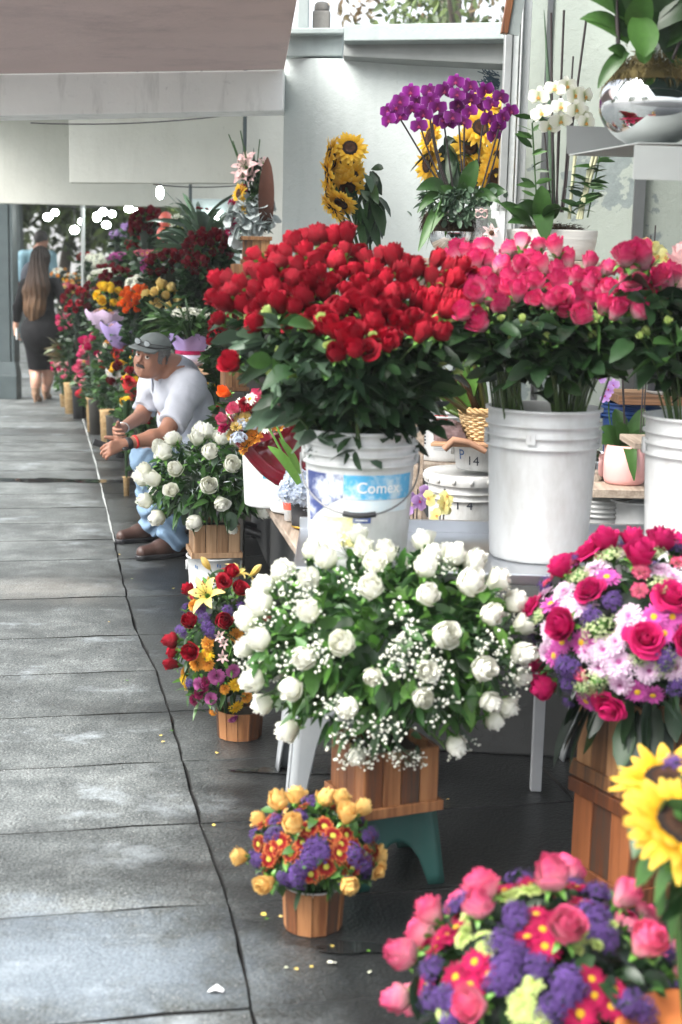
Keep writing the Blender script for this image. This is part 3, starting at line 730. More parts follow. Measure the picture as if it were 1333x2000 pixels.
def pavement():
    r = random.Random(3); mb = MB()
    edges = [-12.2, -8.6, -5.0, -3.75, -2.5, -1.25, 0, 1.1, 2.2, 3.3, 4.4, 6.6, 9.0]
    for i in range(len(ROWS) - 1):
        a0, a1 = ROWS[i], ROWS[i + 1]
        for k in range(len(edges) - 1):
            b0, b1 = edges[k], edges[k + 1]; g = .005
            t = r.uniform(0, 1) ** 2 * .8; z = r.uniform(-.0015, .0015); n = 7
            lo = []; hi = []
            sh = r.uniform(-.015, .015) if k not in (5, 6) else 0
            for j in range(n):
                aa = a0 + g + (a1 - a0 - 2 * g) * j / (n - 1)
                jb = joint_b(aa)
                lo.append((aa + .003 * math.sin(aa * 90 + k), jb + b0 + g + r.uniform(-.0015, .003))); hi.append((aa, jb + b1 - g - r.uniform(-.0015, .003)))
            m_ = 8; top = []
            for (p, q) in zip(lo, hi):
                for s in range(m_):
                    f = s / (m_ - 1); A = p[0] + (q[0] - p[0]) * f; Bc = p[1] + (q[1] - p[1]) * f
                    edge = (p is lo[0] or p is lo[-1])
                    A2 = A + (r.uniform(-.003, .003) if edge else 0)
                    top.append((A2, Bc))
            V = [tuple(UDIR * A + VDIR * Bc + Vector((0, 0, z))) for A, Bc in top]
            ring = [j for j in range(m_)] + [jj * m_ + m_ - 1 for jj in range(1, n)] + [(n - 1) * m_ + s for s in range(m_ - 2, -1, -1)] + [jj * m_ for jj in range(n - 2, 0, -1)]
            nv = len(V); V2 = [(V[q][0], V[q][1], z - .035) for q in ring]
            F = [(x * m_ + y, (x + 1) * m_ + y, (x + 1) * m_ + y + 1, x * m_ + y + 1) for x in range(n - 1) for y in range(m_ - 1)]
            F = [tuple(reversed(f)) for f in F]
            F2 = [(ring[q], ring[(q + 1) % len(ring)], nv + (q + 1) % len(ring), nv + q) for q in range(len(ring))]
            mb.add(V + V2, F, t); mb.F.append(np.asarray(F2) + mb.n - len(V) - len(V2)); mb.M.append(np.full(len(F2), 1))
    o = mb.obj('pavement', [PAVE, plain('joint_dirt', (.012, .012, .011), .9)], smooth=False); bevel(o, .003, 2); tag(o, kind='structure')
    return o
pavement()
g = MB(); g.add([(-300, -300, -.028), (300, -300, -.028), (300, 300, -.028), (-300, 300, -.028)], [(0, 1, 2, 3)])
tag(g.obj('ground', plain('ground_dark', (.018, .018, .018), .7, bmp=.6)), kind='structure')
g = MB()
P4 = [UDIR * a + VDIR * b for a, b in ((-60, -40), (-60, -12.6), (120, -12.6), (120, -40))]
g.add([(p.x, p.y, -.02) for p in P4], [(0, 1, 2, 3)])
tag(g.obj('road', plain('asphalt', (.09, .092, .095), .6, bmp=.5)), kind='structure')
# pale mortar showing in the long joint further away
mb = MB(); V = []; aa = np.linspace(ab(atz(226, 1060))[0], 26, 160)
for q in aa:
    w = .010 + .004 * math.sin(q * 7)
    for sgn in (-1, 1): p = UDIR * q + VDIR * (joint_b(q) + sgn * w * .45); V.append((p.x, p.y, .0035))
mb.add(V, [(2 * i, 2 * i + 1, 2 * i + 3, 2 * i + 2) for i in range(len(aa) - 1)])
tag(mb.obj('mortar_line', plain('mortar', (.34, .36, .35), .8, var=.4, scale=30)), kind='structure')

WATER = plain('puddle_water', (.012, .013, .013), .07, bmp=.05, scale=5)
for px, py, rx, ry, sd_ in ((110, 938, .50, .10, 1), (560, 1505, .13, .03, 3), (690, 1850, .10, .025, 6)):
    p = atz(px, py, .0045); r = random.Random(sd_); mb = MB(); ph = [r.uniform(0, 6.28) for _ in range(4)]
    V = [(0, 0, 0)] + [(rx * q * math.cos(a_), ry * q * math.sin(a_), 0) for a_ in np.linspace(0, 6.283, 48, endpoint=False) for q in [1 + .22 * math.sin(2 * a_ + ph[0]) + .16 * math.sin(5 * a_ + ph[1]) + .10 * math.sin(9 * a_ + ph[2]) + .05 * math.sin(17 * a_ + ph[3])]]
    mb.add(V, [(0, 1 + i, 1 + (i + 1) % 48) for i in range(48)]); tag(mb.obj('puddle', WATER, loc=p), kind='structure')

# ------------------------------------------------------------------ materials of the building
def stucco(name, c, stain=(.25, .27, .25), amount=.35, rough=.85, scale=1.0, streak=True, peel=False):
    m, nt, ns, ls = nodes_of(name); v = coords(nt)
    n1 = noise(nt, coords(nt, 'Object', (3, 3, .5) if streak else (1, 1, 1)), 1.6 * scale, 7, .7); n2 = noise(nt, v, 26, 6, .7); n3 = noise(nt, v, 3, 4)
    c1 = mixc(nt, n3, [x * .88 for x in c], [min(1, x * 1.07) for x in c])
    r = ramp(nt, [(.52, (0, 0, 0)), (.80, (amount,) * 3)], n1); c1 = mixc(nt, r.outputs[0], c1, stain)
    r2 = ramp(nt, [(.62, (0, 0, 0)), (.74, (.5, .5, .5))], n2); c1 = mixc(nt, r2.outputs[0], c1, [x * .55 for x in c])
    if peel:
        pn = noise(nt, v, 4.2, 5, .6); tc = N(nt, 'ShaderNodeTexCoord'); sx = N(nt, 'ShaderNodeSeparateXYZ'); ls.new(tc.outputs['Object'], sx.inputs[0])
        mr = N(nt, 'ShaderNodeMapRange'); mr.inputs[1].default_value = 1.95; mr.inputs[2].default_value = 1.5; mr.inputs[3].default_value = -.12; mr.inputs[4].default_value = .06; ls.new(sx.outputs['Z'], mr.inputs[0])
        ad = N(nt, 'ShaderNodeMath', operation='ADD'); ls.new(pn, ad.inputs[0]); ls.new(mr.outputs[0], ad.inputs[1])
        pr = ramp(nt, [(.60, (0, 0, 0)), (.615, (1, 1, 1))], ad.outputs[0]); c1 = mixc(nt, pr.outputs[0], c1, mixc(nt, n2, (.10, .13, .13), (.28, .32, .31)))
    p = princ(nt, c1, rough, spec=.3, normal=bump(nt, n2, .5, .008)); out(nt, p.outputs[0]); return m
ST_WHITE = stucco('stucco_white', (.47, .515, .50), (.32, .36, .35), .5)
ST_BEAM = stucco('paint_beam', (.90, .91, .89), (.30, .31, .29), .6, scale=2.2)
ST_TRIM = stucco('paint_trim', (.28, .32, .31), (.14, .16, .16), .5)
ST_BEIGE = stucco('paint_beige', (.60, .61, .55), (.36, .36, .31), .35)
ST_PANEL = stucco('panel_green', (.31, .35, .31), (.23, .27, .24), .4, streak=False, peel=True)
SOFFIT = stucco('soffit_red', (.64, .50, .48), (.40, .31, .31), .8, scale=1.6, streak=False)
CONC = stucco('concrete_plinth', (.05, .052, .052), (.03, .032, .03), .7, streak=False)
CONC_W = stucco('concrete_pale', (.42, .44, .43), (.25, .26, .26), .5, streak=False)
DKSTEEL = plain('painted_steel_dark', (.055, .075, .078), .5, var=.35, scale=9)
ALU = plain('aluminium', (.60, .62, .61), .38, .85, var=.2, scale=14)
ALU_G = stucco('frame_paint', (.52, .55, .54), (.3, .33, .32), .5)

def thing_box(name, label, cat, corners, z0, z1, mat, group=None, bev=.006, kind=None, parent=None):
    """upright prism on a quadrilateral footprint (counter-clockwise list of (x, y)); z1 may be a list"""
    mb = MB(); zt = z1 if isinstance(z1, (list, tuple)) else [z1] * 4; zb = z0 if isinstance(z0, (list, tuple)) else [z0] * 4
    hexa(mb, [(x, y, z) for (x, y), z in zip(corners, zb)], [(x, y, z) for (x, y), z in zip(corners, zt)])
    o = mb.obj(name, mat, parent, smooth=False); bevel(o, bev, 2)
    return tag(o, label, cat, group, kind)
def xz(px, py, d): p = at(px, py, d); return p.x, p.z

# the big white rendered wall behind the orchids
xl, zt = xz(556, 112, 7.5); xr, _ = xz(1040, 112, 6.6)
thing_box('stucco_wall', 'tall white rendered wall behind the sunflowers and purple orchids', 'wall', [(xl, 7.5), (xr, 6.6), (xr + .1, 6.85), (xl + .06, 7.9)], .0, [zt, xz(1040, 122, 6.6)[1], xz(1040, 122, 6.6)[1], zt], ST_WHITE)
# its capital and the lintel that leans on it
e = empty('wall_capital', at(610, 112, 7.45), 'grey green stepped capital on top of the white wall below the small post', 'capital')
mb = MB(); c = e.location
x0, z0 = xz(560, 111, 7.42); x1, z1 = xz(671, 66, 7.36)
hexa(mb, [(x0 - .01, 7.42, z0), (x1, 7.34, z0), (x1, 7.78, z0), (x0 - .01, 7.82, z0)], [(x0 - .03, 7.42, z1), (x1, 7.34, z1), (x1, 7.78, z1), (x0 - .03, 7.82, z1)])
mb.V = [v - np.array(c) for v in mb.V]; bevel(mb.obj('shaft', ST_TRIM, e, smooth=False), .006)
mb = MB(); x0, z0 = xz(546, 68, 7.34); x1, z1 = xz(672, 55, 7.30)
hexa(mb, [(x0, 7.34, z0 + .004), (x1 + .003, 7.28, z0 + .004), (x1 + .003, 7.85, z0 + .004), (x0, 7.9, z0 + .004)], [(x0, 7.34, z1), (x1 + .003, 7.28, z1), (x1 + .003, 7.85, z1), (x0, 7.9, z1)])
mb.V = [v - np.array(c) for v in mb.V]; bevel(mb.obj('cap', ST_TRIM, e, smooth=False), .006)
e = empty('lintel', at(830, 90, 7.2), 'long grey lintel running from the capital to the aluminium post', 'lintel'); c = e.location
for nm, (ya, yb), (yc, yd), dd, mt in (('upper_board', (48, 80), (42, 76), 7.0, ST_TRIM), ('lower_board', (82, 110), (80, 128), 7.12, plain('lintel_dark', (.22, .235, .225), .8, var=.35, scale=4))):
    mb = MB(); xa = xz(672.5, 60, dd)[0]; xb = xz(1030, 60, dd - .75)[0]
    za, zb = xz(672, yb, dd)[1], xz(672, ya, dd)[1]; zc, zd = xz(1030, yd, dd - .75)[1], xz(1030, yc, dd - .75)[1]
    hexa(mb, [(xa, dd, za), (xb, dd - .75, zc), (xb, dd - .55, zc), (xa, dd + .2, za)], [(xa, dd, zb), (xb, dd - .75, zd), (xb, dd - .55, zd), (xa, dd + .2, zb)])
    mb.V = [v - np.array(c) for v in mb.V]; bevel(mb.obj(nm, mt, e, smooth=False), .005)
x, z = xz(592, 64, 7.5)
thing_box('roof_post', 'short grey green square post standing on the wall capital', 'post', [(x - .028, 7.5), (x + .028, 7.5), (x + .028, 7.56), (x - .028, 7.56)], xz(592, 55, 7.34)[1] + .001, z + .5, ST_TRIM)
mb = MB(); p = at(628, 66, 7.6); p.z = xz(592, 55, 7.34)[1]
box(mb, (-.045, -.05, .0), (.045, .05, .12)); lathe(mb, [(.034, .12), (.04, .13), (.036, .16), (.02, .17), (.001, .17)], 16, cap0=True)
o = bevel(mb.obj('stone_finial', stucco('finial', (.16, .155, .14), (.3, .3, .28), .5), smooth=False, loc=p), .012, 3); tag(o, 'small mossy stone block on the capital beside the grey post', 'finial')

# canopy over the pavement: soffit slab, white concrete beam, panels further in
e5 = 4.7
xa, za = xz(557, 139, 7.42)
rx0 = at(581, 2, 5.35).x
thing_box('canopy_slab', 'reddish brown canopy soffit slab above the white concrete beam', 'canopy', [(-2.3, e5), (rx0 + .045, e5), (xa, 7.36), (-2.3, 7.45)], [za - .06, za, za, za - .06], za + .16, SOFFIT)
zl0, zl1 = xz(0, 233, 7.5)[1], xz(0, 148, 7.5)[1]; zr0 = xz(556, 216, 7.36)[1]
thing_box('concrete_beam', 'long white painted concrete beam with rust streaks over the pavement', 'beam', [(-2.4, 7.46), (xa - .002, 7.36), (xa - .002, 7.62), (-2.4, 7.72)], [zl0 - .012, zr0, zr0, zl0 - .012], [za - .062, za - .002, za - .002, za - .062], ST_BEAM)
thing_box('passage_roof', 'long flat concrete roof running back over the flower stalls', 'roof', [(-2.45, 7.9), (-.3, 7.95), (-5.0, 30), (-7.3, 30)], 2.86, 3.0, ST_BEIGE)
xA, zA = xz(136, 357, 9.6); xB, zB = xz(480, 357, 9.3)
thing_box('beige_panel', 'broad beige wall panel hanging below the roof above the stalls', 'panel', [(xA, 9.6), (xB + .6, 9.2), (xB + .6, 9.3), (xA, 9.7)], [zA, zB, zB, zA], 2.86, ST_BEIGE)
x1, z1 = xz(200, 402, 13.0)
thing_box('rear_panel', 'pale second panel hanging behind the beige panel above the bright bulbs', 'panel', [(x1 - 1.4, 13.0), (x1 + 2.6, 12.8), (x1 + 2.6, 12.9), (x1 - 1.4, 13.1)], z1, 2.86, ST_BEIGE)
# side wall between the stalls and the white wall, seen past the white wall's left edge
thing_box('side_wall', 'beige wall behind the tall lily and sunflower arrangement', 'wall', [(-.63, 9.0), (-.2, 8.9), (-.2, 9.1), (-.63, 9.2)], .0, 2.86, ST_BEIGE, kind=None)
for k, dd in enumerate((16.5, 20.5, 25.0)):
    cx = -2.8 - .213 * (dd - 15)
    thing_box('roof_beam', ['pale cross beam under the far roof nearest the camera', 'pale cross beam in the middle of the far roof', 'pale cross beam near the far end of the roof'][k], 'beam', [(cx - 3.2, dd), (cx + 3.4, dd - .1), (cx + 3.4, dd + .15), (cx - 3.2, dd + .25)], 2.58, 2.86, ST_BEIGE, 'beams under the far roof')
# steel column on the left
b = atz(17, 778); e = empty('steel_column', (b.x, b.y, 0), 'dark green steel column with a stepped base at the left edge', 'column')
mb = MB(); box(mb, (-.12, -.12, 0), (.12, .12, .26)); bevel(mb.obj('base_block', DKSTEEL, e, smooth=False), .01)
mb = MB(); hexa(mb, [(-.118, -.118, .26), (.118, -.118, .26), (.118, .118, .26), (-.118, .118, .26)], [(-.095, -.095, .40), (.095, -.095, .40), (.095, .095, .40), (-.095, .095, .40)]); mb.obj('collar', DKSTEEL, e, smooth=False)
mb = MB(); box(mb, (-.09, -.09, .40), (.05, .09, 2.86)); box(mb, (.05, -.06, .40), (.065, .06, 2.86)); box(mb, (.065, -.092, .40), (.093, .092, 2.86)); bevel(mb.obj('shaft', DKSTEEL, e, smooth=False), .004)
for k, (dd, off) in enumerate(((20.4, -.55), (24.8, -.60), (29.0, -.7))):
    p = UDIR * 1.0; cx = b.x - .213 * (dd - b.y) - .05
    o = thing_box('roof_column', ['slim dark column behind the walkers, nearest', 'slim dark column far down the passage', 'slimmest dark column at the passage end'][k], 'column', [(cx - .08, dd), (cx + .08, dd), (cx + .08, dd + .16), (cx - .08, dd + .16)], 0, 2.86, DKSTEEL, 'columns down the passage')
# plinth under the stall
pl = [(.02, 4.42), (3.2, 4.16), (3.2, 8.4), (-.55, 8.4)]
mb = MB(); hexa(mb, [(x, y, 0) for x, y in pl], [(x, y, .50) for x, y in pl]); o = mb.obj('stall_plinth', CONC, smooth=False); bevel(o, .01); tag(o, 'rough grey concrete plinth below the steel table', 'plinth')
# peeling panel wall on the right, aluminium frame post in front
xa, _ = xz(1030, 300, 5.75); 
e = empty('panel_wall', (xa, 5.8, .5), 'pale green panel wall with peeling paint behind the white orchids', 'wall')
mb = MB(); x2 = xz(1066, 300, 5.72)[0]; x3 = xz(1248, 400, 5.5)[0]
def qb(mb, xA, yA, xB, yB, z0, z1, th=.05): 
    hexa(mb, [(xA, yA, z0), (xB, yB, z0), (xB, yB + th, z0), (xA, yA + th, z0)], [(xA, yA, z1), (xB, yB, z1), (xB, yB + th, z1), (xA, yA + th, z1)])
qb(mb, xa, 5.80, x2 - .003, 5.78, .5, 3.2); qb(mb, x2 + .003, 5.78, x3, 5.55, .5, 3.2); qb(mb, x3 + .012, 5.55, 3.2, 5.2, .5, 3.2)
mb.V = [v - np.array(e.location) for v in mb.V]; w = mb.obj('panel', ST_PANEL, e, smooth=False)
mb = MB()
for xx, yy, wd in ((x2, 5.765, .010), (x3 + .006, 5.52, .020)):
    qb(mb, xx - wd, yy, xx + wd, yy - .002, .5, 3.2, .02)
mb.V = [v - np.array(e.location) for v in mb.V]; mb.obj('metal_strip', plain('strip', (.16, .17, .17), .4, .6), e, smooth=False)
e = empty('aluminium_post', (xz(1003, 200, 5.5)[0], 5.5, .5), 'tall aluminium window frame post beside the purple orchids', 'post')
for nm, x0, x1, y0, y1, mt in (('profile', -.040, -.012, 0, .05, ALU), ('profile', -.008, .014, .012, .06, ALU_G), ('profile', .018, .026, -.006, .05, ALU), ('profile', .030, .058, .02, .07, ALU_G)):
    mb = MB(); box(mb, (x0, y0, 0), (x1, y1, 2.7)); bevel(mb.obj(nm, mt, e, smooth=False), .003)
x, z = xz(990, 2, 5.0)
e = empty('frame_corner', at(985, 66, 5.2), 'corner of a brown wooden frame hanging at the top beside the post', 'frame')  # corner of a hanging wooden frame
mb = MB(); box(mb, (-.012, -.02, 0), (.012, .02, .5), .4, 0, Matrix.Rotation(.13, 3, 'Y')); bevel(mb.obj('rail', WOOD_W, e, smooth=False), .002)
mb = MB(); box(mb, (.012, -.012, .0), (.05, -.002, .5), .5, 0, Matrix.Rotation(.13, 3, 'Y')); mb.obj('backing', ST_TRIM, e, smooth=False)
e = empty('shade_awning', (2.0, 3.0, 2.74), 'unseen dark green canvas awning added over the stall for shade', 'awning')  # out of view, added to hold sky light off the stall side
mb = MB(); box(mb, (-1.55, -2.1, 0), (1.6, 2.1, .008)); mb.obj('canvas', plain('canvas_green', (.05, .10, .08), .85), e, smooth=False)
mb = MB()
for yy in (-2.1, 0, 2.08): box(mb, (-1.55, yy, -.035), (1.6, yy + .025, -.003))
mb.obj('frame', ALU, e, smooth=False)
# dark net scrap on the white wall
mb = MB(); r = random.Random(4); q = at(950, 152, 6.72)
for k in range(60):
    a = Vector((r.gauss(0, .02), -.01, r.gauss(0, .02))); bq = a + Vector((r.uniform(.0, .13), r.uniform(-.01, .0), -r.uniform(.0, .11))) * r.uniform(.3, 1)
    tube(mb, bez(a, (a + bq) / 2 + Vector((0, -.01, r.uniform(-.02, .03))), bq, 5), .0022, 4)
tag(mb.obj('net_scrap', plain('net', (.04, .08, .11), .7), loc=q), 'dark blue scrap of netting hanging on the white wall', 'netting')
# ------------------------------------------------------------------ steel table with the pails of roses
TZ = .77
e = empty('steel_table', (.9, 3.85, 0), 'long stainless steel table carrying the white pails of roses', 'table'); c = np.array(e.location)
mb = MB(); fx0, fx1 = -.12, 1.75
hexa(mb, [(fx0, 3.60, TZ - .030), (fx1, 3.52, TZ - .030), (fx1, 4.12, TZ - .030), (fx0, 4.12, TZ - .030)], [(fx0, 3.60, TZ), (fx1, 3.52, TZ), (fx1, 4.12, TZ), (fx0, 4.12, TZ)]); mb.V = [v - c for v in mb.V]
bevel(mb.obj('table_top', STEEL, e, smooth=False), .004)
mb = MB(); hexa(mb, [(fx0, 4.12, TZ - .02), (fx1, 4.12, TZ - .02), (fx1, 4.135, TZ - .02), (fx0, 4.135, TZ - .02)], [(fx0, 4.12, TZ + .035), (fx1, 4.12, TZ + .035), (fx1, 4.135, TZ + .035), (fx0, 4.135, TZ + .035)]); mb.V = [v - c for v in mb.V]
bevel(mb.obj('upstand', STEEL, e, smooth=False), .002)
for lx, ly in ((.02, 3.68), (.02, 4.05), (at(1049, 1480, 4.08).x, 4.08), (1.68, 3.60), (1.68, 4.05)):
    mb = MB(); box(mb, (lx - .016, ly - .016, 0), (lx + .016, ly + .016, TZ - .031)); mb.V = [v - c for v in mb.V]; bevel(mb.obj('leg', plain('leg_grey', (.42, .43, .44), .5, .2), e, smooth=False), .003)

def stripes(name, c1, c2, scale=9, rough=.5):
    m, nt, ns, ls = nodes_of(name); nz = noise(nt, coords(nt), scale, 6, .75); r = ramp(nt, [(.46, c1), (.60, c2)], nz)
    out(nt, princ(nt, r.outputs[0], rough, spec=.4).outputs[0]); return m
INK = plain('marker_ink', (.02, .025, .04), .6)
WHITE = plain('print_white', (.78, .8, .8), .5)
# pail with the printed film (left)
pA = at(701, 1000, 3.70); pA.z = TZ + .001; RA, HA = .146, .352
A_ = pail(pA, RA, HA, 'white ribbed pail with a faded blue and yellow paint label, holding red roses', 'pail', group='white pails on the steel table', rz=-.0)
RzA = lambda z: RA * .87 + (RA - RA * .87) * z / HA
body = [o for o in A_.children if o.name.startswith('body')][0]
wrap_patch(body, 'label_patch', stripes('film_blue', (.045, .065, .20), (.58, .62, .68)), RzA, -1.25, -.32, .115, .245, shape=lambda u, v: (u, v if u < .15 else v * (1 - .0 * u) + (1 - v) * (.55 * ((u - .15) / .85) ** .8)))
wrap_patch(body, 'label_patch', stripes('film_cyan', (.08, .38, .64), (.52, .66, .72), 11), RzA, -.30, 1.15, .182, .245, shape=lambda u, v: (u, v + (1 - v) * (.25 * (1 - u) * 0)))
wrap_patch(body, 'label_patch', stripes('film_yellow', (.72, .66, .28), (.74, .73, .55), 14), RzA, -.75, -.02, .06, .135, shape=lambda u, v: (u + .18 * (1 - v) * 1.0 * u, v))
wrap_patch(body, 'label_patch', stripes('film_navy', (.06, .10, .30), (.2, .25, .42), 30), RzA, -.12, .22, .122, .138)
wrap_patch(body, 'label_patch', stripes('film_pale', (.62, .72, .76), (.72, .75, .75), 6), RzA, -.20, 1.1, .150, .180)
lettering(body, 'Comex', WHITE, .040, .212, RzA, .36, bold=.0004, off=.0025)
wrap_patch(body, 'label_patch', WHITE, RzA, -.07, .16, .128, .1315, off=.002)
# middle pail
pB = at(1052, 1040, 3.82); pB.z = TZ + .001
B_ = pail(pB, .150, .405, 'plain white ribbed pail in the middle of the steel table, holding pink roses', 'pail', group='white pails on the steel table', handle=False)
RzB = lambda z: .150 * (.87 + .13 * z / .405)
body = [o for o in B_.children if o.name.startswith('body')][0]
wrap_patch(body, 'moulded_tab', PAIL, RzB, -.42, -.26, .318, .348, off=.009)
lettering(body, 'I', plain('mould_mark', (.45, .45, .44), .6), .022, .333, RzB, -.34, off=.0105)
pC = at(1366, 1010, 3.72); pC.z = TZ + .001
C_ = pail(pC, .155, .400, 'plain white ribbed pail at the right end of the steel table, cut by the frame', 'pail', group='white pails on the steel table', handle=False)

# ------------------------------------------------------------------ long roses
def in_poly(x, y, P):
    k = False; j = len(P) - 1
    for i in range(len(P)):
        if (P[i][1] > y) != (P[j][1] > y) and x < (P[j][0] - P[i][0]) * (y - P[i][1]) / (P[j][1] - P[i][1]) + P[i][0]: k = not k
        j = i
    return k
def poly_fill(P, n, md, seed, pts=()):
    r = random.Random(seed); xs = [p[0] for p in P]; ys = [p[1] for p in P]; outp = list(pts); t = 0
    while len(outp) < n and t < 30000:
        t += 1; x, y = r.uniform(min(xs), max(xs)), r.uniform(min(ys), max(ys))
        if not in_poly(x, y, P): continue
        if min([math.hypot(x - a, y - b) for a, b in outp] or [1e9]) < md * (1 - .3 * t / 30000): continue
        outp.append((x, y))
    return outp
def long_rose(base, head, kind, size, label, group, seed, nleaf=7, leafr=(.3, .93), lsize=.062, mat=None, out_c=None, name='rose', tilt=.22):
    r = random.Random(seed); rg = np.random.default_rng(seed)
    base = Vector(base); head = Vector(head); tan = (head - base - Vector(((head.x - base.x) * .22, (head.y - base.y) * .22, (head.z - base.z) * .72))).normalized()
    ax = (tan + Vector((r.gauss(0, tilt), r.gauss(-.15, tilt), r.gauss(.22, tilt)))).normalized(); head = head - ax * size * .95; h = head.z - base.z
    ctl = base + Vector(((head.x - base.x) * .22, (head.y - base.y) * .22, h * .72))
    e = empty(name, base, label, 'rose', group)
    pts = [p - base for p in bez(base, ctl, head, 10)]
    mb = MB(); tube(mb, pts, [.0034 - .001 * i / 10 for i in range(11)], 5, .4); mb.obj('stem', STEM, e)
    put_bloom(e, kind, 'bloom', pts[-1], ax, size, r, tilt=.05)
    P = []; D = []
    for k in range(nleaf):
        s = r.uniform(*leafr); i = min(9, int(s * 10)); q = pts[i].lerp(pts[i + 1], s * 10 - i)
        a = r.uniform(0, 6.28); dd = Vector((math.cos(a), math.sin(a), r.uniform(-.1, .6))).normalized()
        pet = r.uniform(.01, .05); sd = dd.cross(Vector((0, 0, 1)))
        for w_, l_ in ((0, 1), (.9, .35), (-.9, .35)):
            if w_ and r.random() < .35: continue
            P.append(tuple(q + dd * (pet + .02 * l_ * (w_ == 0)))); D.append(tuple(dd + sd * w_))
    mb = MB(); leaves(mb, P, D, lsize, 'ovate', .45, 0, rg); mb.obj('leaves', mat or GREEN_D, e)
    return e
RED_POLY = [(414, 600), (428, 545), (455, 548), (480, 535), (505, 500), (560, 492), (590, 470), (655, 455), (705, 480), (740, 505), (800, 508), (872, 512), (925, 545), (925, 590), (870, 625), (858, 655), (790, 660), (735, 688), (665, 680), (640, 640), (600, 636), (560, 620), (500, 632), (480, 600), (440, 600)]
ANCH = [(428, 622), (432, 556), (452, 572), (478, 556), (503, 604), (516, 518), (546, 596), (562, 500), (590, 628), (620, 640), (652, 470), (672, 662), (734, 676), (770, 660), (862, 650), (856, 628), (905, 560), (912, 608), (700, 478), (660, 690)]
red = poly_fill(RED_POLY, 128, 24, 5, ANCH)
RB = (pA.x, pA.y, TZ + .02)
for i, (x, y) in enumerate(red):
    u = (x - 680) / 270; v = (y - 455) / 230
    d = 3.98 - .46 * max(0, v) - .10 * max(0, 1 - u * u) + rnd.uniform(-.05, .05)
    hd = at(x, y, d)
    k = 'tight:red' if i % 9 else 'open:red'
    long_rose((RB[0] + rnd.uniform(-.08, .08), RB[1] + rnd.uniform(-.08, .08), RB[2]), hd, k, .0255 * rnd.uniform(.85, 1.15), 'long stemmed red rose in the pail with the blue and yellow label', 'red roses in the labelled pail', 100 + i, 8 if y > 560 else 5, (.42, .93) if y > 560 else (.5, .8))
long_rose(RB, at(452, 708, 3.5), 'bud:red', .029, 'lone red rose bud drooping lowest at the left of the red roses', None, 999, 8, (.5, .95), .075, GREEN_G)
# leafy spill over the pail rim
for k in range(22):
    a = rnd.uniform(3.4, 6.1); rr = rnd.uniform(.14, .27)
    top = Vector((pA.x + rr * 1.25 * math.cos(a), pA.y + rr * .9 * math.sin(a), 1.13 + rnd.uniform(.09, .30)))
    long_rose(RB, top, 'bud:red' if k < 0 else 'bud:lime', .012, 'leafy rose stem with a small green bud spilling over the labelled pail', 'leafy stems spilling over the labelled pail', 600 + k, 9, (.55, 1.0), .085, (GREEN_D, GREEN_G, GREEN_M)[k % 3], name='leafy_rose')

PINK_POLY = [(868, 500), (900, 475), (940, 478), (962, 505), (985, 480), (1030, 470), (1080, 480), (1130, 505), (1185, 525), (1215, 500), (1265, 520), (1280, 580), (1250, 610), (1195, 612), (1140, 605), (1075, 612), (1040, 580), (1000, 600), (960, 600), (930, 560), (890, 545)]
PA = [(915, 496), (890, 512), (930, 515), (976, 520), (995, 492), (1020, 480), (1085, 488), (1112, 512), (1073, 590), (1044, 558), (978, 596), (1012, 575), (1125, 582), (1160, 545), (1180, 598), (1215, 592), (1245, 580), (1137, 615), (1186, 528), (1150, 560)]
pink = poly_fill(PINK_POLY, 58, 31, 9, PA)
PB = (pB.x, pB.y, TZ + .02)
for i, (x, y) in enumerate(pink):
    u = (x - 1070) / 230; v = (y - 470) / 150
    d = 4.02 - .38 * max(0, v) - .10 * max(0, 1 - u * u) + rnd.uniform(-.05, .05)
    sx = -.075 if x < 1040 else .065
    long_rose((PB[0] + sx + rnd.uniform(-.03, .03), PB[1] + rnd.uniform(-.05, .05), PB[2]), at(x, y, d), 'tight:hot' if i % 4 else 'rose:hot', .0265 * rnd.uniform(.9, 1.1), 'long stemmed hot pink rose in the plain middle pail', 'pink roses in the middle pail', 300 + i, 7 if y > 540 else 4, (.70, .93), .066)
for i, (x, y) in enumerate(((906, 608), (938, 630), (932, 575))):
    long_rose(PB, at(x, y, 3.55), 'bud:hot', .030, 'hot pink rose leaning low between the red and the pink roses', 'pink roses leaning low to the left', 400 + i, 5, (.6, .9))
for i, (x, y) in enumerate(((1222, 498), (1255, 505), (1238, 540), (1282, 535), (1300, 555), (1270, 575), (1310, 540), (1238, 522))):
    long_rose((pC.x - .05 + .01 * i, pC.y, TZ + .02), at(x, y, 3.55 + .02 * i), 'rose:hot', .037, 'large open deep pink rose above the right pail', 'large open pink roses at the right', 420 + i, 8, (.5, .93), .07)
for i, (x, y) in enumerate(((1325, 545), (1345, 520), (1340, 575), (1360, 545), (1385, 530), (1380, 570))):
    long_rose((pC.x + .03, pC.y + .02, TZ + .02), at(x, y, 3.68), 'rose:blush', .040, 'pale blush rose at the right edge of the picture', 'pale blush roses at the right edge', 440 + i, 10, (.5, .93), .07)
# more leaves under the pink heads
for k in range(26):
    x = rnd.uniform(925, 1310); y = rnd.uniform(608, 680)
    if x > 1230: b = (pC.x - .04, pC.y, TZ + .02)
    else: b = (PB[0] + (-.07 if x < 1050 else .06), PB[1], TZ + .02)
    long_rose(b, at(x, y, 3.62 + rnd.uniform(-.1, .15)), 'bud:lime', .010, 'leafy rose stem without an open flower under the pink roses', 'leafy stems under the pink roses', 700 + k, 9, (.76, 1.0), .078, (GREEN_D, GREEN_D, GREEN_M)[k % 3], name='leafy_rose')

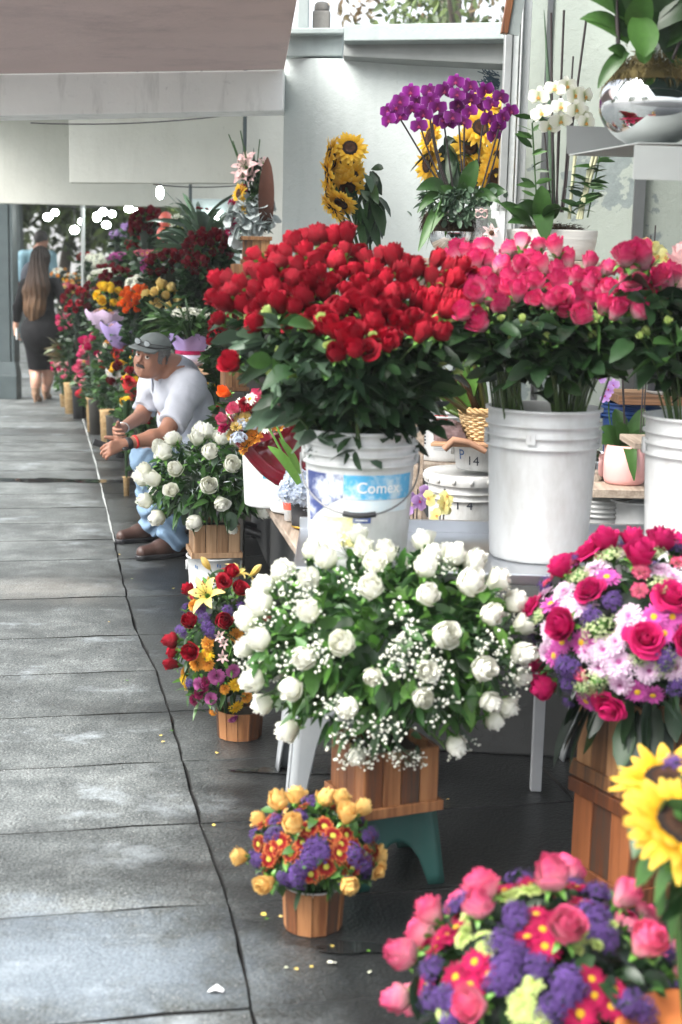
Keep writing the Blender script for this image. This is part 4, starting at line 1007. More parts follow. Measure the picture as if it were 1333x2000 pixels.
# ------------------------------------------------------------------ the big white rose arrangement
Cw = at(752, 1262, 3.42)
foot = atz(745, 1588, .215); foot = at(748, 1570, 3.42); foot.z = .215
W1 = Arr('rose_arrangement', 'big dome of white roses and baby breath in a wooden box on the green stool', 'flower arrangement', Cw, (.335, .30, .262), foot, seed=11)
WR = [(547, 1123), (612, 1132), (647, 1095), (717, 1075), (761, 1084), (728, 1107), (726, 1153), (840, 1091), (828, 1119), (831, 1167), (884, 1093), (917, 1107), (912, 1144, 1.15), (961, 1140), (998, 1181), (954, 1207), (1021, 1230), (868, 1242, 1.15), (607, 1200), (673, 1260), (600, 1281), (514, 1258), (473, 1214, 1.1), (517, 1191), (512, 1149), (728, 1319, .8), (831, 1309, .85), (938, 1312), (1012, 1274), (1021, 1326), (505, 1330, 1.15), (575, 1340), (686, 1377), (824, 1367, .85), (952, 1367), (1007, 1387), (510, 1381), (575, 1423), (700, 1470, .8), (884, 1446, .9), (991, 1423, .9), (482, 1275)]
W1.blooms('egg:white', 'rose_bloom', .0290, WR, n=24, sink=-.004, minsep=1.3)
GP = []
for k in range(48):
    x = 752 + random.Random(k).uniform(-270, 270); y = 1290 + random.Random(k + 99).uniform(-200, 200)
    if ((x - 752) / 285) ** 2 + ((y - 1270) / 215) ** 2 < 1: GP.append((x, y))
W1.blooms('gyp:white', 'baby_breath', .042, GP, n=20, sink=-.02, minsep=.7, tilt=.3)
W1.foliage(1500, .060, 'lance', GREEN_F, GREEN_B, .3, (.55, 1.0), frac2=.22, kind2='ovate')
W1.foliage(700, .062, 'ovate', GREEN_M, None, .3, (.5, .93), name='filler_leaves', core=False)
plank_box(W1.e, 'wooden_box', (0, 0, 0), .200, .200, .165, WOOD_W, 4, rz=.42)

# green plastic stool with arched openings
def stool(loc, label, w, top, h, mat, rz, arch=.6, name='plastic_stool', group=None):
    e = empty(name, loc, label, 'stool', group, rz); n = 9
    def ring(s, z, k=20):
        return [(s * max(-1, min(1, 1.25 * math.cos(a))) , s * max(-1, min(1, 1.25 * math.sin(a))), z) for a in np.linspace(0, 2 * math.pi, k, endpoint=False)]
    # four curved side walls, each with an arched cut-out
    mb = MB()
    for q in range(4):
        M = np.array(Matrix.Rotation(q * math.pi / 2, 3, 'Z')); nu, nv = 13, 9; V = []
        for i in range(nu):
            u = -1 + 2 * i / (nu - 1)
            ah = h * arch * math.sqrt(max(0, 1 - (u / .62) ** 2)) if abs(u) < .62 else 0.0
            for j in range(nv):
                z = ah + (h - ah) * j / (nv - 1); s = w / 2 + (top / 2 - w / 2) * z / h
                V.append((u * s, -s + .006 * math.cos(u * 3.14), z))
        V = np.array(V) @ M.T; mb.add(V, [(i * nv + j, (i + 1) * nv + j, (i + 1) * nv + j + 1, i * nv + j + 1) for i in range(nu - 1) for j in range(nv - 1)])
    o = mb.obj('legs', mat, e); m = o.modifiers.new('thick', 'SOLIDIFY'); m.thickness = .006
    mb = MB(); s = top / 2; box(mb, (-s, -s, h - .004), (s, s, h + .008)); o = mb.obj('seat', mat, e, smooth=False); bevel(o, .008, 3)
    return e
GREENP = dirty_plastic('stool_green', (.018, .085, .072), (.06, .09, .08), .6, .4)
WHITEP = dirty_plastic('stool_white', (.27, .29, .30), (.35, .36, .36), .5, .4)
GREYP = dirty_plastic('stool_grey', (.36, .38, .39), (.2, .2, .2), .5, .4)
st = Vector((foot.x + .010, foot.y + .075, 0))
stool(st, 'low green plastic step stool under the wooden box of white roses', .235, .190, .205, GREENP, .30, .55)
q = atz(628, 1548); stool((q.x + .03, q.y + .08, 0), 'grey white plastic stool behind the big white roses, its leg on the pavement', .30, .24, .34, WHITEP, .15, .75)
q = atz(1215, 1520); stool((q.x, q.y + .05, 0), 'grey plastic stool half hidden behind the stacked wooden boxes', .30, .22, .33, GREYP, .1, .75)

# ------------------------------------------------------------------ mixed pink arrangement on two boxes (right)
Cm = at(1248, 1238, 3.36); fm = Vector((at(1262, 1500, 3.42).x, 3.46, .265))
M1 = Arr('mixed_arrangement', 'large mixed arrangement of pink roses, lilac mums and green umbels on stacked boxes', 'flower arrangement', Cm, (.272, .25, .225), fm, seed=12)
M1.blooms('open:fuchsia', 'rose_bloom', .037, [(1152, 1151), (1247, 1090), (1102, 1221), (1261, 1253, 1.2), (1315, 1166, 1.1), (1192, 1389, 1.1), (1065, 1351), (1184, 1057), (1028, 1184, .8), (1285, 1060), (1144, 1070), (1094, 1115, .8), (1232, 1044, .8), (1345, 1250)], n=6, minsep=1.2)
M1.blooms('carn:pink', 'carnation_bloom', .022, [(1250, 1147), (1253, 1107, 1.1), (1107, 1086), (1128, 1322), (1059, 1102, .7), (1044, 1123, .7), (1094, 1094), (1330, 1090)], n=6)
M1.blooms('mum:lilac', 'chrysanthemum_bloom', .035, [(1157, 1094), (1128, 1174), (1059, 1232), (1097, 1184), (1205, 1301, 1.15), (1271, 1317), (1165, 1311), (1210, 1348), (1089, 1144), (1049, 1152), (1200, 1256, .8), (1229, 1200), (1229, 1226), (1322, 1113), (1232, 1062), (1295, 1097), (1173, 1274), (1327, 1311), (1139, 1277, .7), (1054, 1282)], n=10)
M1.blooms('daisy:magenta', 'daisy_bloom', .032, [(1062, 1174), (1181, 1115), (1282, 1200), (1303, 1237), (1139, 1383), (1245, 1364), (1279, 1370), (1128, 1256), (1086, 1256), (1202, 1044), (1070, 1287), (1320, 1200)], n=8)
M1.blooms('statice:violet', 'statice_cluster', .030, [(1195, 1168), (1094, 1303), (1081, 1099, .7), (1316, 1065, .8), (1104, 1343), (1115, 1073, .6), (1078, 1404, .7), (1327, 1348), (1150, 1200), (1110, 1310), (1300, 1290)], n=8)
M1.blooms('umbel:ivory', 'umbel_bloom', .034, [(1160, 1224, 1.25), (1192, 1073), (1277, 1068), (1298, 1137), (1126, 1118), (1160, 1338, .9), (1306, 1301), (1134, 1351, .7), (1250, 1290, .7), (1044, 1203, .7)], n=6)
M1.foliage(900, .055, 'lance', GREEN_D, GREEN_M, .4, (.5, .95))
mb = MB(); P = []; D = []
for k in range(26): a = rnd.uniform(3.5, 6.2); P.append((.17 * math.cos(a) - .01, .15 * math.sin(a), .22 + rnd.uniform(-.01, .05))); D.append((math.cos(a) * .5, math.sin(a) * .5, -.6))
leaves(mb, P, D, .10, 'ovate', .4); mb.obj('drooping_leaves', GREEN_D, M1.e)
plank_box(M1.e, 'wooden_box', (0, 0, 0), .235, .235, .24, WOOD_M, 4, rz=.50)
e = empty('wooden_crate', (fm.x - .01, fm.y - .01, 0), 'reddish wooden crate with open slats under the box of mixed pink flowers', 'crate')
plank_box(e, 'crate_body', (0, 0, 0), .225, .225, .262, wood('wood_red', (.09, .028, .010), (.25, .085, .03)), 3, rz=.50, top_trim=True)

# ------------------------------------------------------------------ foreground arrangements
Cf = at(1066, 1936, 2.42); Cf2 = Vector((Cf.x, Cf.y, Cf.z))
F1 = Arr('mixed_arrangement', 'blurred foreground arrangement of pink roses, magenta daisies and purple statice', 'flower arrangement', Cf2, (.252, .24, .195), (Cf.x, Cf.y, 0), seed=13)
F1.blooms('rose:pink', 'rose_bloom', .032, [(949, 1756), (1091, 1729), (1100, 1827), (945, 1965), (1205, 1765, .8), (1263, 1791), (1254, 1858, 1.1), (798, 1871), (789, 1947, .9), (1323, 1898, .8), (935, 1790, .8)], n=10, sink=-.012, minsep=1.4)
F1.blooms('daisy:burgundy', 'daisy_bloom', .029, [(1029, 1816, 1.1), (1047, 1769), (1089, 1785), (918, 1869), (949, 1896), (878, 1902), (905, 1922, 1.1), (1163, 1905), (1169, 1940), (1211, 1929), (1140, 1980, 1.1), (880, 1798), (864, 1813), (836, 1842), (816, 1920), (1205, 1967), (1065, 1836), (847, 1818), (1145, 1745), (1060, 1800)], n=16)
F1.blooms('statice:violet', 'statice_cluster', .031, [(1005, 1769), (976, 1827), (982, 1880), (971, 1916), (1158, 1769), (1051, 1880), (1114, 1907), (1109, 1942), (829, 1951), (891, 1965), (1167, 1805), (1269, 1978), (829, 1889), (1078, 1974), (1000, 1855), (1010, 1785), (1175, 1780), (1120, 1925), (1240, 1960), (860, 1950), (985, 1905), (1190, 1820)], n=16)
F1.blooms('mum:lime', 'chrysanthemum_bloom', .021, [(998, 1731), (1029, 1725), (909, 1776), (936, 1822), (896, 1822), (1138, 1811), (1042, 1914), (1016, 1947, 1.3), (1018, 1974, 1.3), (853, 1980), (1165, 1811), (1058, 1989), (985, 1738), (940, 1835, 1.2), (1050, 1722)], n=8)
F1.blooms('carn:lime', 'lime_bud', .013, [(1200, 1800), (1147, 1800), (1170, 1840), (905, 1810), (1130, 1850)], n=6)
F1.blooms('statice:violet', 'statice_cluster', .026, n=12, minsep=.6, front=True, zmin=-.2)
F1.foliage(1000, .05, 'ovate', GREEN_D, GREEN_M, .4, (.5, .97))
stave_basket(F1.e, (0, 0, 0), .125, .16)

# sunflowers at the right edge, close to the lens
Cs = at(1360, 1640, 2.12)
S1 = Arr('sunflower_arrangement', 'close blurred sunflowers with a broad green leaf at the right edge', 'flower arrangement', Cs, (.10, .12, .14), (Cs.x + .06, Cs.y + .05, 0), seed=14)
for px, py, dd, sz, nn in ((1328, 1612, 2.08, .088, (.10, -.62, .80)), (1306, 1528, 2.26, .086, (-.12, -.25, 1)), (1420, 1500, 2.2, .085, (.2, -.5, .8))):
    p = at(px, py, dd); put_bloom(S1.e, 'sun:sun', 'sunflower_bloom', p - S1.base, nn, sz, tilt=.03)
    mb = MB(); tube(mb, bez(p - S1.base, (p - S1.base) * .6 + Vector((0, .02, 0)), (0, 0, .05), 8), .007, 6, .5); mb.obj('stem', GREEN_M, S1.e)
put_bloom(S1.e, 'statice:violet', 'statice_cluster', at(1322, 1505, 2.3) - S1.base, (0, -.5, 1), .03)
mb = MB(); leaves(mb, [tuple(at(1290, 1655, 2.10) - S1.base), tuple(at(1300, 1690, 2.05) - S1.base)], [(.8, -.15, -.8), (1, .1, -.8)], .15, 'ovate', .2, t=np.array([.7, .6])); mb.obj('leaf', GREEN_B, S1.e)
mb = MB(); lathe(mb, [(.10, .0), (.15, .30), (.155, .31), (.145, .31), (.135, .28), (.001, .27)], 32, cap0=True); mb.obj('pot', plain('terracotta', (.42, .13, .03), .6, var=.3), S1.e)
S1.foliage(120, .07, 'ovate', GREEN_M, None, .4, (.4, .9), core=False)

# small basket on the pavement
Cb = at(613, 1672, 3.12); 
b0 = atz(611, 1815); b0.y = 3.17; b0.x = at(611, 1800, 3.17).x; b0.z = 0
L1 = Arr('basket_arrangement', 'small stave basket of yellow roses, rust daisies and purple statice on the pavement', 'flower arrangement', (b0.x, b0.y - .01, Cb.z), (.150, .14, .110), b0, seed=15)
L1.blooms('rose:peach', 'rose_bloom', .0235, [(546, 1586), (622, 1576), (661, 1579, .9), (571, 1624, 1.1), (674, 1610), (535, 1716), (670, 1716, 1.05), (748, 1700), (479, 1676)], n=6, sink=-.02, minsep=1.4)
L1.blooms('gdaisy:rust', 'daisy_bloom', .0255, [(564, 1669), (607, 1714), (640, 1696), (636, 1604), (600, 1612), (668, 1666), (703, 1651), (524, 1655), (506, 1702), (672, 1644), (683, 1622), (539, 1640), (697, 1702), (590, 1640), (515, 1680), (655, 1625)], n=8)
L1.blooms('statice:violet', 'statice_cluster', .027, [(582, 1588), (622, 1651, 1.2), (575, 1723), (528, 1626), (492, 1680), (701, 1669), (719, 1694), (607, 1680), (630, 1665), (735, 1712), (585, 1700), (610, 1650)], n=8)
L1.blooms('gdaisy:rust', 'daisy_bloom', .022, n=14, minsep=.62, front=True, zmin=-.3)
L1.blooms('statice:violet', 'statice_cluster', .022, n=12, minsep=.55, front=True, zmin=-.35)
L1.foliage(620, .040, 'ovate', GREEN_M, GREEN_B, .4, (.5, 1.0))
mb = MB(); lathe(mb, [(.068, .098), (.076, .112), (.082, .113)], 24); mb.obj('liner', WHITE, L1.e)
stave_basket(L1.e, (0, 0, 0), .075, .105)

# tall lily arrangement
b0 = atz(468, 1440); b0 = Vector((at(468, 1430, 4.52).x, 4.52, 0)); Cl = at(432, 1268, 4.48)
T1 = Arr('lily_arrangement', 'tall arrangement of yellow lilies, red roses and purple mums in a stave basket', 'flower arrangement', Cl, (.148, .14, .265), b0, seed=16)
T1.blooms('rose:red', 'rose_bloom', .026, [(466, 1156), (438, 1214, 1.1), (373, 1216, 1.1), (346, 1250), (374, 1271, 1.1), (437, 1134), (449, 1122), (490, 1190, .6)], n=4, sink=-.01)
T1.blooms('lily:butter', 'lily_bloom', .060, [(403, 1162, 1.15), (463, 1122, .8), (500, 1135, .8)], sink=-.03, tilt=.1)
T1.blooms('lilybud:butter', 'lily_bud', .040, [(415, 1122), (478, 1135, .8)], sink=-.05)
T1.blooms('statice:violet', 'statice_cluster', .024, [(401, 1221), (389, 1190), (478, 1185), (446, 1192), (395, 1205), (410, 1235)], n=3)
T1.blooms('carn:amber', 'carnation_bloom', .026, [(403, 1259), (396, 1288), (466, 1242), (401, 1300), (378, 1300), (415, 1396, .6), (440, 1350, .7)], n=3)
T1.blooms('daisy:yellow', 'daisy_bloom', .027, [(465, 1343), (468, 1389, 1.15), (350, 1343), (401, 1281), (350, 1330, .8)], n=3)
T1.blooms('pompon:mauve', 'pompon_bloom', .025, [(422, 1326, 1.1), (458, 1314), (410, 1370, .9), (384, 1341), (458, 1410, .8)], n=3)
T1.blooms('carn:wine', 'carnation_bloom', .021, [(374, 1372), (396, 1346), (385, 1360), (400, 1335)], n=2)
T1.blooms('lily:blush', 'alstroemeria_bloom', .022, [(439, 1259), (437, 1285), (430, 1245)], n=2)
T1.blooms('carn:amber', 'carnation_bloom', .022, n=6, minsep=.7, front=True, zmin=-.6)
T1.blooms('statice:violet', 'statice_cluster', .020, n=8, minsep=.6, front=True)
T1.blooms('rose:red', 'rose_bloom', .022, n=4, minsep=.7, front=True)
T1.foliage(900, .048, 'lance', GREEN_M, GREEN_B, .3, (.45, 1.0))
stave_basket(T1.e, (0, 0, 0), .078, .092)

# white roses in a pale box on an upturned pail beside the seated man
pbk = atz(418, 1195); pb = Vector((at(418, 1150, 6.25).x, 6.25, 0))
pl_ = pail(pb, .118, .245, 'upturned white plastic tub with blue marks under the pale wooden box', 'tub', handle=False, ribs=0, name='plastic_tub')
RzT = lambda z: .118 * (.87 + .13 * z / .245)
bd = [o for o in pl_.children if o.name.startswith('body')][0]
for k, (a, z) in enumerate(((-.7, .20), (-.62, .196), (-.75, .13), (-.66, .134), (.2, .21), (.3, .206), (-.6, .07))): wrap_patch(bd, 'ink_mark', plain('ink_blue', (.05, .13, .3), .6), RzT, a, a + .05, z, z + .014, nu=2, nv=2)
fb = Vector((pb.x, pb.y, .248)); Cx = at(405, 942, 6.2)
W2 = Arr('rose_arrangement', 'smaller dome of wilting white roses in a pale wooden box beside the seated man', 'flower arrangement', Cx, (.262, .24, .200), fb, seed=17)
W2.blooms('egg:white', 'rose_bloom', .037, [(312, 878), (320, 897), (295, 921), (292, 942), (312, 939), (350, 916), (340, 964, .8), (384, 868), (384, 851), (400, 856), (406, 890), (429, 866), (448, 868), (452, 911), (405, 952), (428, 971), (482, 952), (501, 928), (518, 945), (517, 993), (393, 1016), (448, 1020, .8), (283, 986), (304, 1010), (346, 866, .9), (480, 882)], n=14, sink=-.02, minsep=1.2, tilt=.3)
W2.foliage(1100, .078, 'lance', GREEN_M, GREEN_F, .35, (.5, 1.02), frac2=.45)
W2.foliage(90, .055, 'round', GREEN_G, None, .3, (.85, 1.0), core=False)
W2.foliage(500, .03, 'frond', SILVER, None, .3, (.85, 1.08), core=False, zmin=-.2)
plank_box(W2.e, 'wooden_box', (0, 0, 0), .200, .200, .150, WOOD_L, 4, rz=.22)
# ------------------------------------------------------------------ eye-level shelf with the orchid bowls
def sbox(name, label, cat, lo, hi, mat, t=.5, bev=.003, parent=None, group=None):
    mb = MB(); c = [(lo[i] + hi[i]) / 2 for i in range(2)] + [lo[2]]
    box(mb, [lo[i] - c[i] for i in range(3)], [hi[i] - c[i] for i in range(3)], t)
    o = bevel(mb.obj(name, mat, parent, smooth=False, loc=c), bev, 2); return tag(o, label, cat, group)
SZ = at(800, 503, 5.0).z
sbox('wooden_shelf', 'narrow weathered shelf board at eye level under the orchid bowls', 'shelf', (at(782, 500, 4.95).x, 4.86, SZ - .022), (1.35, 5.26, SZ), WOOD_G)
for k, x in enumerate((.25, 1.25)):
    o = sbox('shelf_support', ['wooden upright carrying the left end of the orchid shelf', 'wooden upright carrying the right end of the orchid shelf'][k], 'upright', (x, 5.05, .501), (x + .04, 5.09, SZ - .0225), WOOD_G)

def broad_leaf(mb, p, d, L, W_, droop=.5, curl=.15, m=0, t=.5, n=9, face=.62):
    """one thick arching leaf (phalaenopsis) with a midrib fold"""
    d = Vector(d).normalized(); sd = d.cross(Vector((0, -face, 1 - face)))
    sd = sd.normalized() if sd.length > .05 else Vector((1, 0, 0)); up = sd.cross(d)
    V = []
    for i in range(n):
        s = i / (n - 1); w = W_ * (math.sin(math.pi * min(1, s * .86 + .12)) ** .6) * (1 if s < .97 else .45)
        c = Vector(p) + d * (L * s) + Vector((0, 0, -droop * L * s ** 2.2)) + up * (.18 * L * math.sin(math.pi * s * .6))
        for v in (-1, -.5, 0, .5, 1): V.append(tuple(c + sd * (w * v) + up * (w * curl * abs(v) ** 1.4 * 1.6)))
    mb.add(V, grid_faces(n, 5), t, m)
def moss_ring(parent, c, r0, r1, h, seed, mat, n=900, name='moss', sy=1.0):
    rg = np.random.default_rng(seed); a = rg.uniform(0, 6.283, n); rr = np.sqrt(rg.uniform(0, 1, n)) * r1
    z = h * (1 - (rr / r1) ** 2) * .6 + rg.normal(0, h * .15, n)
    P = np.stack([c[0] + rr * np.cos(a), c[1] + sy * rr * np.sin(a), c[2] + z], 1)
    D = np.stack([np.cos(a), np.sin(a), rg.normal(0, .8, n)], 1) + rg.normal(0, .6, (n, 3))
    mb = MB(); leaves(mb, P, D, .022, 'frond', .8, 0, rg)
    lathe(mb, [(r1 * .97, c[2] - h * .3), (r1 * .98, c[2]), (r1 * .6, c[2] + h * .35), (.001, c[2] + h * .45)], 20, .3, c=(c[0], c[1]), sy=sy)
    return mb.obj(name, mat, parent)

# purple orchids
pO = at(886, 505, 5.05); pO = Vector((pO.x, 5.05, SZ + .001))
O1 = empty('orchid_plant', pO, 'bunch of purple moth orchids with moss in a round mirror bowl', 'orchid')
mb = MB(); RBo = .088; lathe(mb, [(.001, .001), (.045, .001)] + [(RBo * math.sin(x), RBo - RBo * math.cos(x)) for x in np.linspace(.55, 2.25, 14)], 48); mb.obj('mirror_bowl', MIRROR, O1)
zt = at(886, 432, 5.05).z - pO.z
moss_ring(O1, (0, 0, zt - .015), .05, .092, .07, 3, MOSS_D, 1200)
mb = MB()
for k in range(500): pass
rg = np.random.default_rng(8); n = 700; a = rg.uniform(0, 6.28, n); P = np.stack([.095 * np.cos(a), .08 * np.sin(a), zt + rg.uniform(-.006, .035, n)], 1); leaves(mb, P, np.stack([np.cos(a), np.sin(a), rg.normal(-.6, .5, n)], 1), .028, 'frond', .9, 0, rg); mb.obj('hanging_moss', MOSS_D, O1)
mb = MB()
for (x0, y0, x1, y1, L, w, dr, t) in ((880, 400, 842, 415, .14, .026, .9, .9), (905, 385, 935, 300, .15, .030, .1, .5), (950, 390, 985, 350, .13, .03, .5, .2), (870, 372, 822, 352, .13, .028, .4, .3), (930, 395, 975, 360, .14, .03, .7, .35), (870, 380, 830, 380, .12, .022, .6, .6), (915, 395, 960, 400, .12, .022, .8, .4), (890, 400, 850, 330, .12, .02, .3, .8), (900, 392, 905, 345, .10, .02, .2, .3)):
    p = at(x0, y0, 4.97) - pO; d = at(x1, y1, 4.93) - at(x0, y0, 4.97); broad_leaf(mb, p, d, L, w, dr, t=t)
p0 = at(870, 395, 4.96) - pO; broad_leaf(mb, p0, (-.45, -.5, .45), .16, .026, 1.6, t=.7)
mb.obj('leaf_fan', GREEN_M, O1)
mb = MB(); P = []; D = []
for k in range(160):
    x = rnd.gauss(905, 28); y = rnd.uniform(372, 432); P.append(tuple(at(x, y, 4.93) - pO)); D.append((rnd.gauss(0, .6), -.5, rnd.uniform(-.8, .8)))
leaves(mb, P, D, .024, 'round', .4); mb.obj('foliage', GREEN_G, O1)
mb = MB(); leaves(mb, [tuple(at(835 + rnd.uniform(-8, 14), 388 + rnd.uniform(-16, 20), 4.98) - pO) for k in range(110)], [(rnd.gauss(-.4, .5), rnd.gauss(-.3, .4), rnd.gauss(0, .6)) for k in range(110)], .03, 'lance', .3); mb.obj('trailing_sprigs', GREEN_G, O1)
stems = [((868, 375), (800, 262), (772, 215)), ((872, 376), (826, 280), (812, 205)), ((876, 376), (842, 290), (838, 200)), ((886, 378), (874, 280), (862, 205)), ((905, 380), (900, 290), (893, 180)), ((908, 380), (905, 260), (910, 190)), ((928, 380), (938, 280), (950, 200)), ((945, 378), (975, 300), (985, 220)), ((880, 376), (850, 300), (845, 240)), ((938, 380), (958, 310), (975, 250))]
for k, (a, b_, c_) in enumerate(stems):
    dd = 5.0 + .03 * math.sin(k * 2.1)
    mb = MB(); tube(mb, [p - pO for p in bez(at(*a, dd), at(*b_, dd - .02), at(*c_, dd - .03), 12)], .0032, 5); mb.obj('flower_stem', STEM_DK, O1)
OF = [(758, 217), (760, 235), (776, 210), (783, 198), (783, 228), (803, 180), (814, 201), (805, 214), (828, 223), (839, 178), (841, 198), (819, 246), (855, 210), (868, 178), (864, 234), (891, 160), (893, 185), (895, 205), (918, 169), (920, 194), (884, 230), (906, 239), (918, 219), (948, 177), (978, 190), (960, 203), (983, 230), (998, 218), (956, 234), (965, 264), (974, 246), (875, 241), (846, 188), (900, 222), (935, 205)]
for k, (x, y) in enumerate(OF):
    p = at(x, y, 4.95 + rnd.uniform(-.05, .05)) - pO
    q = put_bloom(O1, 'orchid:orchid', 'orchid_bloom', p, (0, 0, 1), .032, tilt=.0)
    f = Vector(((x - 880) / 180 + rnd.gauss(0, .25), -1, rnd.gauss(.05, .2))).normalized()
    q.rotation_quaternion = Matrix((f.cross(Vector((0, 0, 1))).normalized() * -1, (Vector((0, 0, 1)) - f * f.z).normalized(), f)).transposed().to_quaternion() @ Quaternion((0, 0, 1), rnd.gauss(0, .25))

# sunflowers: the leaning bunch in front of the white wall, and the one behind the orchids
def sun_bunch(label, heads, foot, dd, seed, sz=.062, leafpts=()):
    f = at(*foot, dd); f.z = .51
    e = empty('sunflower_bunch', f, label, 'sunflowers')
    for k, (x, y, nx, nz) in enumerate(heads):
        p = at(x, y, dd + .04 * math.sin(k * 1.7)) - f
        put_bloom(e, 'sun:sun', 'sunflower_bloom', p, (nx, -1 + min(.8, abs(nx) * .45), nz), sz, tilt=.08)
        mb = MB(); tube(mb, bez(p + Vector((0, .02, 0)), Vector((.02, .03, p.z * .75)), (0, 0, .02), 8), .006, 6, .4); mb.obj('stem', GREEN_M, e)
    mb = MB(); P = [tuple(at(x, y, dd + rnd.uniform(-.02, .06)) - f) for x, y in leafpts]; D = [(rnd.gauss(.2, .5), -.4, rnd.gauss(-.5, .4)) for _ in leafpts]
    leaves(mb, P, D, .095, 'ovate', .6); mb.obj('leaves', GREEN_D, e)
    mb = MB(); lathe(mb, [(.001, 0), (.09, 0), (.10, .26), (.104, .265), (.096, .265), (.09, .02), (.001, .02)], 28); mb.obj('vase', BLACKP, e)
    return e
lp = [(rnd.gauss(718, 12), rnd.uniform(330, 450)) for _ in range(34)]
sun_bunch('bunch of sunflowers leaning left in front of the white wall', [(684, 290, .2, .5), (672, 328, -.1, .1), (646, 300, -1.9, .5), (642, 340, -2.2, .1), (678, 365, .3, -1.0), (645, 378, -1.9, -.3), (668, 395, -.6, -1.4), (652, 408, -1.4, -1.2), (655, 318, -1.5, .3), (684, 345, .5, -.7)], (742, 520), 6.1, 3, .078, lp)
lp = [(rnd.gauss(878, 12), rnd.uniform(265, 350)) for _ in range(34)]
sun_bunch('bunch of sunflowers standing behind the purple orchids', [(842, 268, -1.1, .2), (838, 320, -1.1, -.1), (918, 288, .1, 0), (938, 250, .2, .3), (930, 330, .1, -.3), (965, 225, .3, .5), (972, 310, .5, -.1), (968, 345, .3, -.3), (945, 205, .1, .6)], (915, 520), 5.75, 4, .078, lp)

# white orchid in the oval pot
pW = at(1075, 520, 4.72); pW = Vector((pW.x, 4.98, SZ + .001)); pW.x = at(1077, 500, 4.98).x
O2 = empty('orchid_plant', pW, 'white moth orchids with canes and dark rods in an oval cream pot', 'orchid')
hz = at(1077, 448, 4.9).z - pW.z
def ribbed_white():
    m, nt, ns, ls = nodes_of('pot_ribbed'); v = coords(nt, 'Object', (2, 2, 60)); nz = noise(nt, v, 2, 3)
    c = mixc(nt, nz, (.60, .58, .53), (.80, .79, .75)); out(nt, princ(nt, c, .45, normal=bump(nt, nz, .6, .006)).outputs[0]); return m
mb = MB(); lathe(mb, [(.001, 0), (.125, 0), (.138, .01), (.150, hz * .5), (.155, hz * .93), (.154, hz), (.148, hz), (.14, hz * .9), (.10, .02), (.001, .02)], 56, sy=.55); mb.obj('pot', ribbed_white(), O2)
moss_ring(O2, (0, 0, hz - .006), .05, .118, .034, 5, MOSS_D, 1500, sy=.5)
for k, (xt, yt, xb, yb) in enumerate(((1077, 25, 1080, 410), (1102, 20, 1087, 405), (1120, 110, 1100, 410), (1146, 33, 1096, 415))):
    mb = MB(); tube(mb, [at(xt, yt, 4.92) - pW, at(xb, yb, 4.96) - pW], .0042 if k != 2 else .0032, 6); mb.obj('support_rod', STEM_DK, O2)
mb = MB()
for (x0, y0, x1, y1) in ((1080, 420, 1063, 20), (1080, 420, 1070, 130)):
    tube(mb, bez(at(x0, y0, 4.96) - pW, at((x0 + x1) / 2 + 4, 200, 4.95) - pW, at(x1, y1, 4.94) - pW, 8), [.009, .009, .009, .008, .008, .007, .005, .003, .001], 4, .6)
mb.obj('blade_leaf', GREEN_G, O2)
mb = MB()
for (x0, x1, y1) in ((1112, 1124, 300), (1128, 1160, 300), (1132, 1166, 305), (1136, 1150, 330)): tube(mb, [at(x0, 428, 4.9) - pW, at(x1, y1, 4.9) - pW], .006, 6, .9)
mb.obj('cane', leaf_mat('cane_pale', (.35, .38, .20), (.55, .55, .35), trans=.05), O2)
mb = MB(); P = []; D = []
for k in range(46):
    t_ = rnd.random(); x = 1128 + 40 * t_ + rnd.gauss(0, 6); y = 420 - 110 * t_; P.append(tuple(at(x, y, 4.9) - pW)); D.append((rnd.choice((-1, 1)) * 1.0, -.3, rnd.uniform(-.1, .8)))
for k in range(20):
    y = rnd.uniform(230, 420); P.append(tuple(at(1046 - 6 * (y < 330), y, 4.9) - pW)); D.append((rnd.choice((-1, .8)), -.4, rnd.uniform(.0, .9)))
leaves(mb, P, D, .062, 'lance', .2, t=None); 
tube(mb, [at(1050, 420, 4.9) - pW, at(1040, 240, 4.9) - pW], .003, 5, .4); tube(mb, [at(1148, 425, 4.9) - pW, at(1172, 305, 4.9) - pW], .003, 5, .4)
mb.obj('leafy_sprig', GREEN_M, O2)
mb = MB()
for (x0, y0, x1, y1, L, w, dr, t, dy) in ((1056, 435, 1056, 340, .14, .032, .1, .95, 0), (1050, 430, 1010, 375, .17, .026, .5, .3, -.1), (1075, 430, 1062, 365, .12, .035, .4, .2, -.3), (1062, 425, 1070, 395, .11, .04, 1.3, .35, -.9), (1040, 440, 1000, 425, .12, .02, .3, .4, -.1), (1035, 440, 995, 400, .16, .022, .3, .5, -.1), (1020, 435, 975, 380, .14, .02, .3, .4, 0)):
    d = at(x1, y1, 4.9) - at(x0, y0, 4.93); d.y += dy * .1; broad_leaf(mb, at(x0, y0, 4.92) - pW, d, L, w, dr, t=t)
mb.obj('leaf_fan', GREEN_M, O2)
for (a, b_, c_) in (((1080, 415), (1078, 300), (1083, 235)), ((1090, 415), (1086, 300), (1095, 190)), ((1100, 415), (1110, 350), (1118, 200)), ((1078, 415), (1068, 300), (1060, 220))):
    mb = MB(); tube(mb, [p - pW for p in bez(at(*a, 4.92), at(*b_, 4.9), at(*c_, 4.89), 10)], .003, 5); mb.obj('flower_stem', STEM_DK, O2)
